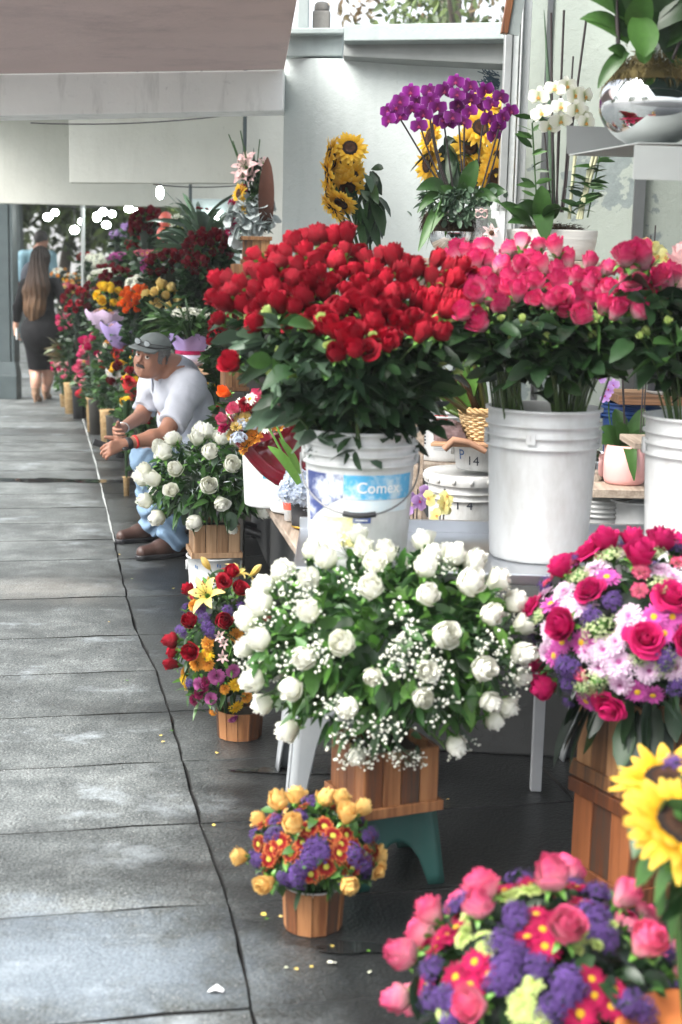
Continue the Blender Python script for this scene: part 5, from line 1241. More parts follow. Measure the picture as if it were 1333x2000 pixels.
for k, (x, y) in enumerate([(1084, 174), (1123, 186), (1058, 221), (1096, 209), (1096, 236), (1074, 248), (1053, 189), (1143, 189), (1140, 227), (1108, 168), (1126, 214), (1145, 240)]):
    q = put_bloom(O2, 'orchid:white', 'orchid_bloom', at(x, y, 4.85 + rnd.uniform(-.03, .03)) - pW, (0, 0, 1), .037, tilt=0)
    f = Vector(((x - 1095) / 80 + rnd.gauss(0, .2), -1, rnd.gauss(-.05, .2))).normalized()
    q.rotation_quaternion = Matrix((f.cross(Vector((0, 0, 1))).normalized() * -1, (Vector((0, 0, 1)) - f * f.z).normalized(), f)).transposed().to_quaternion() @ Quaternion((0, 0, 1), rnd.gauss(0, .25))

# glass gift box with a pink flower
gx = at(958, 450, 4.92); e = empty('gift_box', (gx.x, 4.93, SZ + .001), 'clear gift box with a pink bow and pink flower between the orchid pots', 'gift box')
gh = at(958, 405, 4.9).z - SZ; gw = .052
glass = nodes_of('clear_film'); m, nt, ns, ls = glass
tp = N(nt, 'ShaderNodeBsdfTransparent'); gl = N(nt, 'ShaderNodeBsdfGlossy'); gl.inputs['Roughness'].default_value = .05; mx = N(nt, 'ShaderNodeMixShader'); mx.inputs[0].default_value = .22; ls.new(tp.outputs[0], mx.inputs[1]); ls.new(gl.outputs[0], mx.inputs[2]); out(nt, mx.outputs[0]); FILM = m
mb = MB(); box(mb, (-gw, -.045, .0), (gw, .045, gh)); mb.obj('clear_case', FILM, e, smooth=False)
mb = MB(); box(mb, (.0, -.02, .002), (.046, .04, gh * .93)); mb.obj('card', WHITE, e, smooth=False)
mb = MB(); rg = np.random.default_rng(3); P = np.stack([rg.uniform(-.048, .048, 260), rg.uniform(-.042, .03, 260), rg.uniform(.0, gh * .24, 260)], 1); leaves(mb, P, rg.normal(0, 1, (260, 3)), .02, 'blade', .2); mb.obj('paper_shred', PM['pink'], e)
put_bloom(e, 'lily:blush', 'flower', (.0, -.035, gh * .48), (0, -1, .2), .035)
ball_m = MB(); ball(ball_m, (0, -.06, gh * .5), .009, 8); ball_m.obj('bead', CENTER_R, e)
mb = MB()
for s in (-1, 1):
    for q in (.5, -.3): tube(mb, [Vector((-.035 + s * .02 * math.sin(x), -.047, gh * .88 + q * .03 * (1 - math.cos(x)) * .5 + .008 * math.sin(2 * x))) for x in np.linspace(0, 3.1, 8)], .0022, 4)
mb.obj('bow', PM['blush'], e)

# shelf bracket with the silver bowl, top right
e = empty('metal_shelf', (1.0, 4.0, 1.74), 'pale grey sheet metal shelf at the top right holding the silver bowl', 'shelf'); c = np.array(e.location)
SHM = plain('sheet_metal', (.29, .31, .30), .55, .15, var=.1)
dF = 3.78
x0, zt_ = xz(1240, 283, dF); _, zb_ = xz(1240, 350, dF)
mb = MB(); hexa(mb, [(x0, dF, zb_), (x0 + .6, dF - .05, zb_ - .01), (x0 + .6, dF - .046, zb_ - .01), (x0, dF + .004, zb_)], [(x0, dF, zt_), (x0 + .6, dF - .05, zt_ - .01), (x0 + .6, dF - .046, zt_ - .01), (x0, dF + .004, zt_)]); mb.V = [v - c for v in mb.V]; mb.obj('front_fascia', SHM, e, smooth=False)
a0 = at(1107, 245, 4.25); a1 = at(1107, 300, 4.25); b0_ = at(1290, 240, 4.30); b1_ = at(1290, 285, 4.30)
mb = MB(); V = []
for i in range(9):
    s = i / 8; p = a0.lerp(Vector((b0_.x, b0_.y, a0.z)), s); q = a1.lerp(Vector((b1_.x, b1_.y, b1_.z)), s); q.z = a1.z + (b1_.z - a1.z) * s - .008 * math.sin(math.pi * s); V += [tuple(p), tuple(q), (p.x + .001, p.y + .004, p.z), (q.x + .001, q.y + .004, q.z)]
F = []
for i in range(8):
    k = 4 * i
    for (u, w) in ((0, 1), (1, 3), (3, 2), (2, 0)): F.append((k + u, k + w, k + 4 + w, k + 4 + u))
mb.add(V, F); mb.V = [v - c for v in mb.V]; mb.obj('side_fascia', plain('sheet_metal_dark', (.17, .18, .18), .5, .2, var=.1), e, smooth=False)
zp = min(a1.z, zt_) + .004
mb = MB(); hexa(mb, [(a0.x + .01, 4.25, zp), (x0 + .01, dF + .008, zp), (x0 + .6, dF - .035, zp), (x0 + .6, 4.3, zp)], [(a0.x + .01, 4.25, zp + .003), (x0 + .01, dF + .008, zp + .003), (x0 + .6, dF - .035, zp + .003), (x0 + .6, 4.3, zp + .003)]); mb.V = [v - c for v in mb.V]; mb.obj('tray', SHM, e, smooth=False)
for q in ((x0 + .55, 3.85), (x0 + .55, 4.27)):
    mb = MB(); box(mb, (q[0], q[1], .50), (q[0] + .03, q[1] + .03, zp - .002)); mb.V = [v - c for v in mb.V]; mb.obj('upright', SHM, e, smooth=False)
ps = at(1274, 212, 3.98); RS = .142; ps.z = zp + .004
O3 = empty('orchid_plant', ps, 'large orchid leaves and moss in a silver mirror bowl on the top right shelf', 'orchid')
zc = at(1262, 212, 3.98).z - ps.z
mb = MB(); lathe(mb, [(.001, .001), (.06, .001)] + [(RS * math.sin(x), RS * .80 * (1 - math.cos(x))) for x in np.linspace(.5, 2.4, 18)], 64); mb.obj('silver_bowl', MIRROR, O3)
hz = RS * .80 * (1 - math.cos(2.4)); moss_ring(O3, (0, 0, hz - .012), .06, .128, .085, 7, MOSS, 2600)
mb = MB()
for (x0_, y0_, x1_, y1_, L, w, dr, t, dy) in ((1240, 60, 1248, 20, .14, .036, .1, .95, -1.2), (1262, 110, 1262, 95, .06, .022, .6, .9, -1), (1230, 80, 1195, 60, .15, .028, .2, .8, 0), (1250, 60, 1340, 10, .22, .045, .3, .1, -.2), (1215, 60, 1175, 40, .13, .022, .3, .7, 0), (1235, 40, 1180, 5, .17, .03, .2, .6, .2), (1250, 50, 1215, -30, .2, .035, .1, .5, 0), (1290, 60, 1330, -20, .2, .04, .1, .4, 0), (1290, 90, 1360, 50, .2, .03, .2, .3, -.2), (1222, 110, 1200, 95, .06, .018, .3, .6, 0), (1300, 90, 1335, 130, .16, .035, .2, .2, 0), (1270, 60, 1265, -40, .2, .04, .1, .2, .1), (1290, 70, 1300, 0, .2, .05, .1, .15, 0), (1235, 70, 1225, 10, .2, .045, .1, .1, .3), (1310, 60, 1300, 10, .2, .05, .1, .3, .2), (1255, 40, 1290, 0, .2, .05, .1, .2, .3), (1320, 110, 1300, 50, .2, .05, .1, .1, .3), (1225, 100, 1195, 130, .1, .02, .3, .5, 0)):
    d = at(x1_, y1_, 3.93) - at(x0_, y0_, 3.93); d.y += dy * .04; broad_leaf(mb, at(x0_, y0_, 3.92) - ps, d, L, w, dr, t=t)
p1 = at(1228, 85, 3.86) - ps; broad_leaf(mb, at(1250, 35, 3.86) - ps, (.05, -.35, -1), .125, .040, -.05, t=1.0)
broad_leaf(mb, at(1255, 90, 3.86) - ps, (.05, -.3, -1), .052, .022, 0, t=.9)
mb.obj('leaf_fan', GREEN_M, O3)
mb = MB(); tube(mb, [at(1208, 85, 3.9) - ps, at(1203, -20, 3.9) - ps], .006, 6); tube(mb, [at(1310, 125, 3.9) - ps, at(1345, 40, 3.9) - ps], .004, 6); mb.obj('flower_stem', STEM_DK, O3)

# ------------------------------------------------------------------ things seen between the pails
def plank(label, x0, y0, x1, y1, z, th, mat, n=1, cat='board', name='wooden_board', sk=0.0, group=None):
    mb = MB(); c = ((x0 + x1) / 2, (y0 + y1) / 2, z - th); w = (y1 - y0) / n
    for k in range(n): box(mb, (x0 - c[0], y0 + k * w + .002 - c[1], 0), (x1 - c[0], y0 + (k + 1) * w - .002 - c[1], th), .5 + rnd.uniform(-.2, .2))
    if sk: mb.V = [np.array([(v[0] + sk * v[1], v[1], v[2]) for v in V]) for V in mb.V]
    o = bevel(mb.obj(name, mat, None, smooth=False, loc=c), .002, 1); return tag(o, label, cat, group)
# lidded pail with 14, small pail P 14, board, rock and wicker basket
pL = at(912, 1000, 4.95); zL = at(900, 918, 4.95).z; pl2 = Vector((pL.x, 4.95, .501))
PL = pail(pl2, .142, zL - .51, 'grimy lidded pail marked 14 behind the steel table', 'pail', mat=PAIL_D, lid=True, handle=False, ribs=2)
Rz = lambda z, H=zL - .51, R=.142: R * (.87 + .13 * z / H)
bd = [o for o in PL.children if o.name.startswith('body')][0]
zz = at(905, 985, 4.85).z - .50
lettering(bd, '1', INK, .045, zz, Rz, -.32, off=.002); lettering(bd, '4', INK, .045, zz, Rz, -.02, off=.002)
zP = zL + .010; hP = at(912, 868, 4.9).z - zP
PP = pail((pl2.x + .035, 4.93, zP), .092, hP, 'small grey tub marked P 14 standing on the lidded pail', 'tub', mat=PAIL_D, handle=False, ribs=0, name='plastic_tub')
Rq = lambda z, H=hP, R=.092: R * (.87 + .13 * z / H)
bd = [o for o in PP.children if o.name.startswith('body')][0]
lettering(bd, 'P', plain('marker_blue', (.05, .12, .3), .6), .05, hP * .62, Rq, -.85); lettering(bd, '14', INK, .045, hP * .40, Rq, -.35)
zb_ = zP + hP + .001
plank('brown warped board laid over the small tub below the wicker basket', at(858, 870, 4.85).x, 4.80, at(990, 870, 4.85).x, 5.06, zb_ + .014, .012, WOOD_P, 2, sk=.25)
mb = MB(); q = at(868, 868, 4.80); tube(mb, [(0, 0, 0), (.03, 0, .032), (.08, .0, .026), (.14, 0, -.004)], [.012, .014, .012, .01], 5); o = mb.obj('folded_cardboard', plain('cardboard', (.28, .15, .09), .8, var=.3), loc=(q.x, 4.79, zb_ - .006)); tag(o, 'folded scrap of brown cardboard sticking out over the small grey tub', 'cardboard')
def rock(p, s, label, seed):
    mb = MB(); nu, nv = 16, 22; V = []
    from mathutils import noise as mn
    for i in range(nu):
        th = math.pi * i / (nu - 1)
        for j in range(nv):
            ph = 6.283 * j / nv; d = Vector((math.sin(th) * math.cos(ph), math.sin(th) * math.sin(ph), math.cos(th)))
            k = 1 + .35 * mn.noise(d * 1.3 + Vector((seed, 0, 0))) + .18 * abs(mn.noise(d * 3.5)) + .07 * mn.noise(d * 9)
            V.append((d.x * s[0] * k, d.y * s[1] * k, max(-.35 * s[2], d.z * s[2] * k)))
    F = [(i * nv + j, (i + 1) * nv + j, (i + 1) * nv + (j + 1) % nv, i * nv + (j + 1) % nv) for i in range(nu - 1) for j in range(nv)]
    mb.add(V, F); o = mb.obj('rock', plain('rock', (.13, .085, .085), .8, var=.7, scale=14, bmp=.8), smooth=False, loc=(p[0], p[1], p[2] + .34 * s[2])); return tag(o, label, 'rock')
q = at(878, 850, 4.86); rock((q.x, 4.89, zb_ + .015), (.058, .045, .048), 'dark reddish rock beside the wicker basket', 3)
q = at(950, 880, 4.92); e = empty('wicker_basket', (q.x, 4.93, zb_ + .015), 'small pale wicker basket with long tropical leaves behind the middle pail', 'basket')
WICK = wood('wicker', (.36, .22, .09), (.66, .48, .26), axis=0)
mb = MB()
for k in range(11):
    z = .006 + k * .0085; r_ = .072 + .0022 * k
    tube(mb, [((r_ + .004 * math.sin(a_ * 14 + k * math.pi)) * math.cos(a_), (r_ + .004 * math.sin(a_ * 14 + k * math.pi)) * math.sin(a_), z) for a_ in np.linspace(0, 6.283, 84, endpoint=False)], .0046, 5, .5 + .2 * (k % 2), closed=True)
mb.obj('weave', WICK, e)
mb = MB()
for ph in (0, 2.1, 4.2): tube(mb, [((.098 + .007 * math.sin(9 * a_ + ph)) * math.cos(a_), (.098 + .007 * math.sin(9 * a_ + ph)) * math.sin(a_), .104 + .007 * math.cos(9 * a_ + ph)) for a_ in np.linspace(0, 6.283, 110, endpoint=False)], .006, 5, closed=True)
mb.obj('rim', WICK, e)
c0 = e.location.copy()
mb = MB(); 
for k in range(26):
    tx, ty = rnd.choice(((835, 745), (850, 730), (870, 735), (890, 720), (900, 700), (880, 760), (920, 690), (845, 765), (930, 720), (860, 750)))
    p1 = at(tx + rnd.uniform(-12, 12), ty + rnd.uniform(-20, 25), 4.85 + rnd.uniform(-.1, .2)) - c0
    pts = bez((rnd.uniform(-.03, .03), rnd.uniform(-.03, .03), .02), (p1.x * .35, p1.y * .3, p1.z * .62), p1, 8)
    tube(mb, pts, [.003, .004, .006, .009, .011, .011, .009, .005, .001], 4, rnd.random())
mb.obj('long_leaves', leaf_mat('leaf_tropical', (.09, .035, .015), (.10, .20, .04), .35), e)
mb = MB(); broad_leaf(mb, at(905, 800, 4.9) - c0, (.1, -.1, 1), .26, .035, .0, t=.9); broad_leaf(mb, at(880, 800, 4.9) - c0, (-.4, -.1, 1), .22, .02, .1, t=.6); mb.obj('broad_leaf', GREEN_B, e)
# labelled bucket on a rack behind
zt_ = at(850, 893, 5.75).z
plank('grey weathered plank rack behind the lidded pail', at(805, 893, 5.6).x, 5.55, at(905, 893, 5.6).x, 5.95, zt_, .022, WOOD_G, 2, 'rack', 'plank_rack')
sbox('rack_leg', 'dark upright below the weathered plank rack', 'upright', (at(818, 1000, 5.55).x - .02, 5.56, .501), (at(818, 1000, 5.55).x + .02, 5.60, zt_ - .023), plain('dark_wood', (.04, .035, .03), .8))
pg = at(868, 880, 5.72); hG = at(868, 782, 5.72).z - zt_
G_ = pail((pg.x, 5.72, zt_ + .001), .135, hG, 'white paint pail with a red warning notice behind the rock', 'pail', handle=False, ribs=2)
Rg = lambda z, H=hG, R=.135: R * (.87 + .13 * z / H)
bd = [o for o in G_.children if o.name.startswith('body')][0]
REDP = plain('print_red', (.62, .03, .03), .5)
wrap_patch(bd, 'notice_header', REDP, Rg, -.40, .0, .166, .186); lettering(bd, 'ADVERTENCIA', WHITE, .0075, .180, Rg, -.2); lettering(bd, 'WARNING', WHITE, .0075, .1715, Rg, -.2)
mb = MB(); a_ = np.linspace(0, 6.283, 30, endpoint=False)
def cylp(al, z, o=.002): r = Rg(z) + o; return (r * math.sin(al), -r * math.cos(al), z)
tube(mb, [cylp(-.2 + .021 * math.cos(x) / .12, .140 + .021 * math.sin(x)) for x in a_], .0018, 4, closed=True); tube(mb, [cylp(-.2 - .12, .154), cylp(-.2, .14), cylp(-.2 + .12, .126)], .0018, 4); mb.obj('prohibition_sign', REDP, bd)
mb = MB(); ball(mb, cylp(-.2, .149), .006, 8); tube(mb, [cylp(-.2, .145), cylp(-.16, .132)], .006, 5); tube(mb, [cylp(-.28, .133), cylp(-.14, .128)], .003, 4); mb.obj('figure_pictogram', INK, bd)
for k in range(11): wrap_patch(bd, 'notice_text', plain('print_grey', (.35, .36, .38), .6), Rg, -.42, -.42 + (.42 if k % 4 != 3 else .28), .112 - .0065 * k, .1145 - .0065 * k, nu=5, nv=1)
for k in range(9): wrap_patch(bd, 'notice_text', INK, Rg, -.95, -.70, .175 - .0135 * k, .182 - .0135 * k, nu=4, nv=1)
# yellow and purple orchid sprays on stakes low between the pails
def spray(label, px, py, dd, col, n, h, seed, lean=0.0, pot=True, zf=.501, sc=.026):
    r = random.Random(seed); f = at(px, py, dd); f = Vector((f.x, dd, zf))
    e = empty('orchid_spray', f, label, 'orchid'); top = at(px, py - h, dd) - f
    mb = MB(); tube(mb, bez((0, 0, .02), (0, 0, top.z * .7), top + Vector((lean, -.03, 0)), 10), .0026, 5); mb.obj('flower_stem', STEM_DK, e)
    mb = MB(); tube(mb, [(.01, .01, .02), (.012, .012, top.z * 1.05)], .0026, 5); mb.obj('stake', STEM_DK, e)
    for k in range(n):
        p = at(px + r.gauss(0, 10), py - h * (1 - .8 * k / max(1, n)) + r.gauss(0, 4), dd - .04) - f
        q = put_bloom(e, 'orchid:' + col, 'orchid_bloom', p, (r.gauss(0, .3), -1, .1), sc, r, tilt=.1)
    if pot:
        mb = MB(); lathe(mb, [(.001, 0), (.04, 0), (.052, .08), (.05, .085), (.04, .07), (.001, .07)], 20); mb.obj('pot', BLACKP, e)
        mb = MB()
        for k in range(5): a_ = r.uniform(0, 6.28); broad_leaf(mb, (0, 0, .08), (math.cos(a_), math.sin(a_), .7), .11, .022, .5, t=r.random())
        mb.obj('leaf_fan', GREEN_M, e)
    return e
spray('pale yellow orchid spray on a stake in front of the lidded pail', 860, 1020, 4.55, 'lemon', 6, 55, 1)
spray('lilac orchid blooms beside the labelled pail', 808, 1010, 4.6, 'lav', 4, 45, 2)
# right group: board with pink pot, glass, blue bucket above, dark planter
zr_ = at(1200, 948, 4.95).z
plank('weathered board carrying the pink pot', at(1145, 950, 5).x, 4.85, at(1300, 950, 5).x, 5.22, zr_, .03, WOOD_G, 3, group='boards at the right')
pp = at(1218, 950, 5.0); hp = at(1218, 868, 5.0).z - zr_
PK = empty('potted_orchid', (pp.x, 5.0, zr_ + .001), 'orchid plant with glossy leaves in a matt pink pot', 'orchid')
mb = MB(); lathe(mb, [(.001, 0), (.060, 0), (.068, .006), (.0725, .02), (.0745, hp), (.069, hp), (.067, hp * .8), (.001, hp * .8)], 40); mb.obj('pot', plain('pink_ceramic', (.78, .40, .38), .4, var=.05), PK)
mb = MB(); hp2 = hp - .01
for (dx, dy, dz, L, w, dr, t) in ((-.9, -.3, .9, .15, .026, .2, .8), (-.5, -.4, 1.2, .15, .026, .2, .9), (.2, -.8, .9, .12, .032, .3, .6), (.1, -1, .25, .14, .024, 1.1, .7), (.9, -.2, .9, .13, .03, .3, .3), (.5, .3, 1.3, .16, .028, .1, .5), (-1, .1, .4, .14, .024, .3, .5), (.8, -.6, .5, .12, .026, .4, .6), (-.3, .5, 1.2, .15, .03, .1, .4)):
    broad_leaf(mb, (dx * .012, dy * .012, hp2), (dx, dy, dz), L, w, dr, t=t)
mb.obj('leaf_fan', GREEN_M, PK)
mb = MB(); tube(mb, [(0, 0, hp2), at(1216, 730, 5.0) - PK.location], .004, 6); mb.obj('stake', STEM_DK, PK)
mb = MB(); tube(mb, bez((-.02, 0, hp2), (-.07, 0, .2), at(1190, 780, 4.98) - PK.location, 8), .003, 5, .8); mb.obj('flower_stem', GREEN_M, PK)
for x, y in ((1190, 762), (1183, 775), (1198, 752), (1172, 738), (1165, 728)): put_bloom(PK, 'orchid:lav', 'orchid_bloom', at(x, y, 4.97) - PK.location, (rnd.gauss(0, .4), -1, .2), .022)
q = at(1160, 900, 5.1); e = empty('glass_vase', (q.x, 5.06, zr_ + .001), 'small crumpled silver glass vase left of the pink pot', 'vase'); mb = MB(); lathe(mb, [(.001, 0), (.03, 0), (.04, .03), (.036, .06), (.042, .10), (.04, .10), (.034, .06), (.001, .01)], 20); mb.obj('bowl', MIRROR, e)
pail((at(1172, 1010, 5.05).x, 5.05, .501), .105, .235, 'grey pail below the weathered board, banded blue near its foot', 'pail', mat=PAIL_D, handle=False, ribs=3)
pail((at(1240, 1010, 5.0).x, 4.98, .501), .085, .240, 'white tub with blue specks below the pink pot', 'tub', mat=PAIL, handle=False, ribs=0, name='plastic_tub')
BLUEP = dirty_plastic('pail_blue', (.012, .05, .19), (.05, .09, .2), .4)
zs = at(1230, 765, 5.3).z
plank('higher brown board under the black planter at the right', at(1192, 765, 5.3).x, 5.12, at(1400, 765, 5.3).x, 5.42, zs, .032, WOOD_P, 2, group='boards at the right')
hB = at(1225, 770, 5.3).z - at(1225, 835, 5.3).z
zbb = zs - .034 - .215
pail((at(1232, 800, 5.3).x, 5.30, zbb), .105, .212, 'dark blue pail below the higher brown board', 'pail', mat=BLUEP, handle=False, ribs=3)
plank('low plank holding the dark blue pail', at(1200, 870, 5.3).x, 5.2, at(1300, 870, 5.3).x, 5.42, zbb - .001, .012, plain('dark_wood', (.04, .035, .03), .8), 1, group='boards at the right')
for k, x in enumerate((1205, 1330)): sbox('shelf_upright', ['left dark upright of the right hand boards', 'right dark upright of the right hand boards'][k], 'upright', (at(x, 900, 5.44).x, 5.43, .501), (at(x, 900, 5.44).x + .035, 5.46, zs - .035), plain('dark_wood', (.04, .035, .03), .8))
q = at(1308, 740, 5.25); hq = at(1308, 668, 5.25).z - zs
e = empty('planter', (q.x, 5.25, zs + .001), 'black ribbed planter with a studded foot and pale orchids', 'planter')
mb = MB(); lathe(mb, [(.001, 0), (.078, 0), (.078, .012), (.076, .013), (.080, hq), (.074, hq), (.001, hq * .8)], 36); mb.obj('pot', plain('planter_black', (.022, .023, .028), .5, bmp=.5), e)
mb = MB(); lathe(mb, [(.0795, .001), (.0800, .012)], 60); octs(mb, [(.081 * math.cos(a_), .081 * math.sin(a_), .007) for a_ in np.linspace(0, 6.283, 60, endpoint=False)], .004); mb.obj('studded_band', plain('silver_band', (.6, .6, .58), .3, .9), e)
mb = MB()
for k in range(7): a_ = k * .9; broad_leaf(mb, (0, 0, hq), (math.cos(a_), math.sin(a_), 1), .13, .022, .3, t=rnd.random())
mb.obj('leaf_fan', GREEN_M, e)
for x, y in ((1262, 660), (1275, 672), (1255, 640), (1288, 640)): put_bloom(e, 'orchid:lav', 'orchid_bloom', at(x, y, 5.15) - e.location, (rnd.gauss(0, .4), -1, .1), .024)
# yellow orchid at the right, black clothes rail end
e = spray('pale yellow orchid on a black stake at the right edge', 1268, 560, 4.6, 'lemon', 0, 100, 5, zf=1.0, pot=False)
for x, y in ((1272, 478), (1283, 500), (1298, 505), (1262, 490)): put_bloom(e, 'orchid:lemon', 'orchid_bloom', at(x, y, 4.5) - e.location, (rnd.gauss(.2, .2), -1, .1), .034, tilt=.05)
plank('short hidden shelf behind the right pail', at(1240, 640, 4.6).x, 4.5, at(1340, 640, 4.6).x, 4.75, .999, .02, WOOD_G, 1)
sbox('shelf_post', 'post carrying the short shelf behind the right pail', 'upright', (at(1330, 640, 4.6).x, 4.6, .501), (at(1330, 640, 4.6).x + .03, 4.63, .978), WOOD_G)
# left: plank table with hydrangeas, tulips in red wrap, plain buckets
zt2 = at(588, 1032, 4.9).z
mb = MB(); xa_, xb_ = at(528, 1003, 5.35), at(606, 1075, 4.35)
V0 = [(at(600, 1078, 4.30).x, 4.30), (.35, 4.35), (.35, 5.40), (at(518, 1000, 5.40).x, 5.40)]
e = empty('plank_table', (0, 4.85, 0), 'low table of weathered planks left of the labelled pail', 'table'); c = np.array(e.location)
for k in range(5):
    f0, f1 = k / 5 + .004, (k + 1) / 5 - .004
    P = lambda f, g_: (V0[0][0] + (V0[1][0] - V0[0][0]) * f + (V0[3][0] - V0[0][0]) * g_ * (1 - f * .8), V0[0][1] + (V0[3][1] - V0[0][1]) * g_)
    mb = MB(); q = [P(f0, 0), P(f1, 0), P(f1, 1), P(f0, 1)]; z_ = zt2 + (.004 if k % 2 else 0)
    hexa(mb, [(x, y, z_ - .028) for x, y in q], [(x, y, z_) for x, y in q], .5 + rnd.uniform(-.2, .2)); mb.V = [v - c for v in mb.V]; bevel(mb.obj('plank', WOOD_G, e, smooth=False), .003, 1)
for x, y in ((.02, 4.45), (.3, 4.45), (.3, 5.3), (-.15, 5.3)):
    mb = MB(); box(mb, (x, y, 0), (x + .04, y + .04, zt2 - .029)); mb.V = [v - c for v in mb.V]; mb.obj('leg', WOOD_G, e, smooth=False)
q = at(596, 1015, 4.9); e = Arr('potted_hydrangea', 'white blue hydrangeas in a black woven pot with a gold foot', 'hydrangea', at(588, 955, 4.9), (.075, .07, .045), (q.x, 4.9, zt2 + .006), seed=3)
e.blooms('hydra:ice', 'hydrangea_bloom', .042, [(570, 948), (590, 935), (583, 965), (600, 955), (562, 962), (598, 975), (578, 930)], n=3, sink=-.01); e.foliage(50, .05, 'ovate', GREEN_M, core=False)
m, nt, ns, ls = nodes_of('woven_black'); ck = N(nt, 'ShaderNodeTexWave', bands_direction='Z'); ck.inputs['Scale'].default_value = 90; ls.new(coords(nt), ck.inputs['Vector'])
out(nt, princ(nt, mixc(nt, ck.outputs[0], (.012, .012, .014), (.06, .06, .065)), .5, normal=bump(nt, ck.outputs[0], .8, .003)).outputs[0])
hh = .125
mb = MB(); lathe(mb, [(.001, .006), (.046, .006), (.052, hh), (.047, hh), (.001, hh * .9)], 36); mb.obj('pot', m, e.e)
mb = MB(); lathe(mb, [(.046, 0), (.0485, .003), (.0470, .007)], 36); mb.obj('gold_foot', plain('gold', (.6, .38, .08), .3, 1), e.e)
RED_B = [(535, 930, 5.35, .125, .30, 'pale bucket with a blue sticker behind the wilting white roses', 'left'), (575, 935, 5.22, .10, .27, 'white bucket between the white roses and the hydrangeas', 'r')]
for x, y, dd, R_, H_, lb, _ in RED_B:
    p = at(x, y, dd); b_ = pail((p.x, dd, zt2 + .006), R_, H_, lb, 'bucket', handle=False, group='buckets on the plank table')
    bd = [o for o in b_.children if o.name.startswith('body')][0]; Rf = (lambda z, R=R_, H=H_: R * (.87 + .13 * z / H))
    wrap_patch(bd, 'sticker', plain('sticker_blue', (.05, .28, .42), .5, var=.5, scale=60), Rf, -.3, .15, H_ * .38, H_ * .50)
q = at(567, 1005, 5.02); e = empty('cup', (q.x, 5.02, zt2 + .006), 'white paper cup with a red band left of the black woven pot', 'cup'); mb = MB(); lathe(mb, [(.001, 0), (.020, 0), (.026, .075), (.028, .077), (.024, .077), (.001, .01)], 20); mb.obj('cup_body', WHITE, e); mb = MB(); lathe(mb, [(.0240, .040), (.0264, .066)], 20); mb.obj('band', plain('band_red', (.7, .10, .06), .5), e)
# tulip bouquet in dark red film
f = Vector((at(640, 905, 5.0).x, 5.02, zt2 + .20)); e = empty('wrapped_bouquet', f, 'mixed tulip and mum bouquet wrapped in dark red film leaning left', 'bouquet')
m, nt, ns, ls = nodes_of('red_film'); out(nt, princ(nt, (.17, .006, .018), .18, spec=.7, normal=bump(nt, noise(nt, coords(nt), 8, 3), .3, .02)).outputs[0]); RF = m
rim = [(440, 800), (455, 860), (478, 885), (520, 862), (572, 822), (590, 770)]
mouth = [at(x, y, 4.92 + .02 * i) for i, (x, y) in enumerate(rim)] + [at(570, 775, 5.15), at(510, 790, 5.2), at(460, 800, 5.15)]
mb = MB(); V = []; n = len(mouth) * 4; L = []
for i in range(len(mouth)):
    for s in range(4): L.append(mouth[i].lerp(mouth[(i + 1) % len(mouth)], s / 4))
tip = at(612, 950, 5.0); nz_ = 7
for j in range(nz_):
    s = j / (nz_ - 1)
    for i, p in enumerate(L):
        q = p.lerp(tip + (p - tip) * .10, s) - f; q.z += -.06 * math.sin(math.pi * s) ; q += Vector((0, -.006 * math.sin(i * 2.1), .006 * math.cos(i * 1.7))) * (1 - s); V.append(tuple(q))
mb.add(V, [(j * n + i, (j + 1) * n + i, (j + 1) * n + (i + 1) % n, j * n + (i + 1) % n) for j in range(nz_ - 1) for i in range(n)]); o = mb.obj('film_wrap', RF, e); o.modifiers.new('t', 'SOLIDIFY').thickness = .0015
for kind, nm, sz, pts in (('carn:amber', 'mum_bloom', .040, [(485, 870), (500, 850), (555, 810), (530, 812), (575, 800), (545, 825)]), ('tulip:orange', 'tulip_bloom', .022, [(492, 803), (450, 772)]), ('tulip:pink', 'tulip_bloom', .022, [(468, 802), (445, 818), (505, 785), (512, 790)]), ('carn:fuchsia', 'carnation_bloom', .026, [(438, 838), (448, 830), (515, 788), (590, 778)]), ('carn:butter', 'mum_bloom', .026, [(470, 820), (462, 835), (455, 850), (520, 800), (480, 815)]), ('daisy:white', 'daisy_bloom', .026, [(455, 800), (470, 790), (520, 835), (490, 780)]), ('hydra:ice', 'hydrangea_bloom', .028, [(478, 830), (500, 825), (467, 858)]), ('carn:red', 'carnation_bloom', .026, [(500, 800), (540, 795), (480, 790), (590, 790), (560, 790)])):
    for x, y in pts:
        p = at(x, y, 4.93 + rnd.uniform(-.03, .03)) - f; put_bloom(e, kind, nm, p, (-.5, -.7, .6), sz)
mb = MB(); P = [tuple(at(rnd.uniform(445, 580), rnd.uniform(790, 850), 5.03) - f) for _ in range(60)]; leaves(mb, P, [(-.5 + rnd.gauss(0, .5), -.6, .6) for _ in P], .06, 'lance', .3); mb.obj('foliage', GREEN_M, e)
mb = MB(); broad_leaf(mb, at(585, 945, 4.8) - f, at(520, 842, 4.78) - at(585, 945, 4.8), .22, .017, .25, t=.9); broad_leaf(mb, at(588, 925, 4.8) - f, at(540, 845, 4.75) - at(588, 925, 4.8), .18, .012, .1, t=.7)
tube(mb, [at(575, 930, 4.82) - f, at(520, 825, 4.8) - f], .004, 5, .9); tube(mb, [at(580, 920, 4.82) - f, at(532, 812, 4.8) - f], .004, 5, .9); mb.obj('tulip_stems', GREEN_B, e)
b_ = at(612, 975, 5.0); mb = MB(); R0 = .06
lathe(mb, [(.001, -.19), (.06, -.19), (.066, -.02), (.07, 0), (.06, 0), (.001, -.15)], 24); mb.obj('vase', WHITE, e)
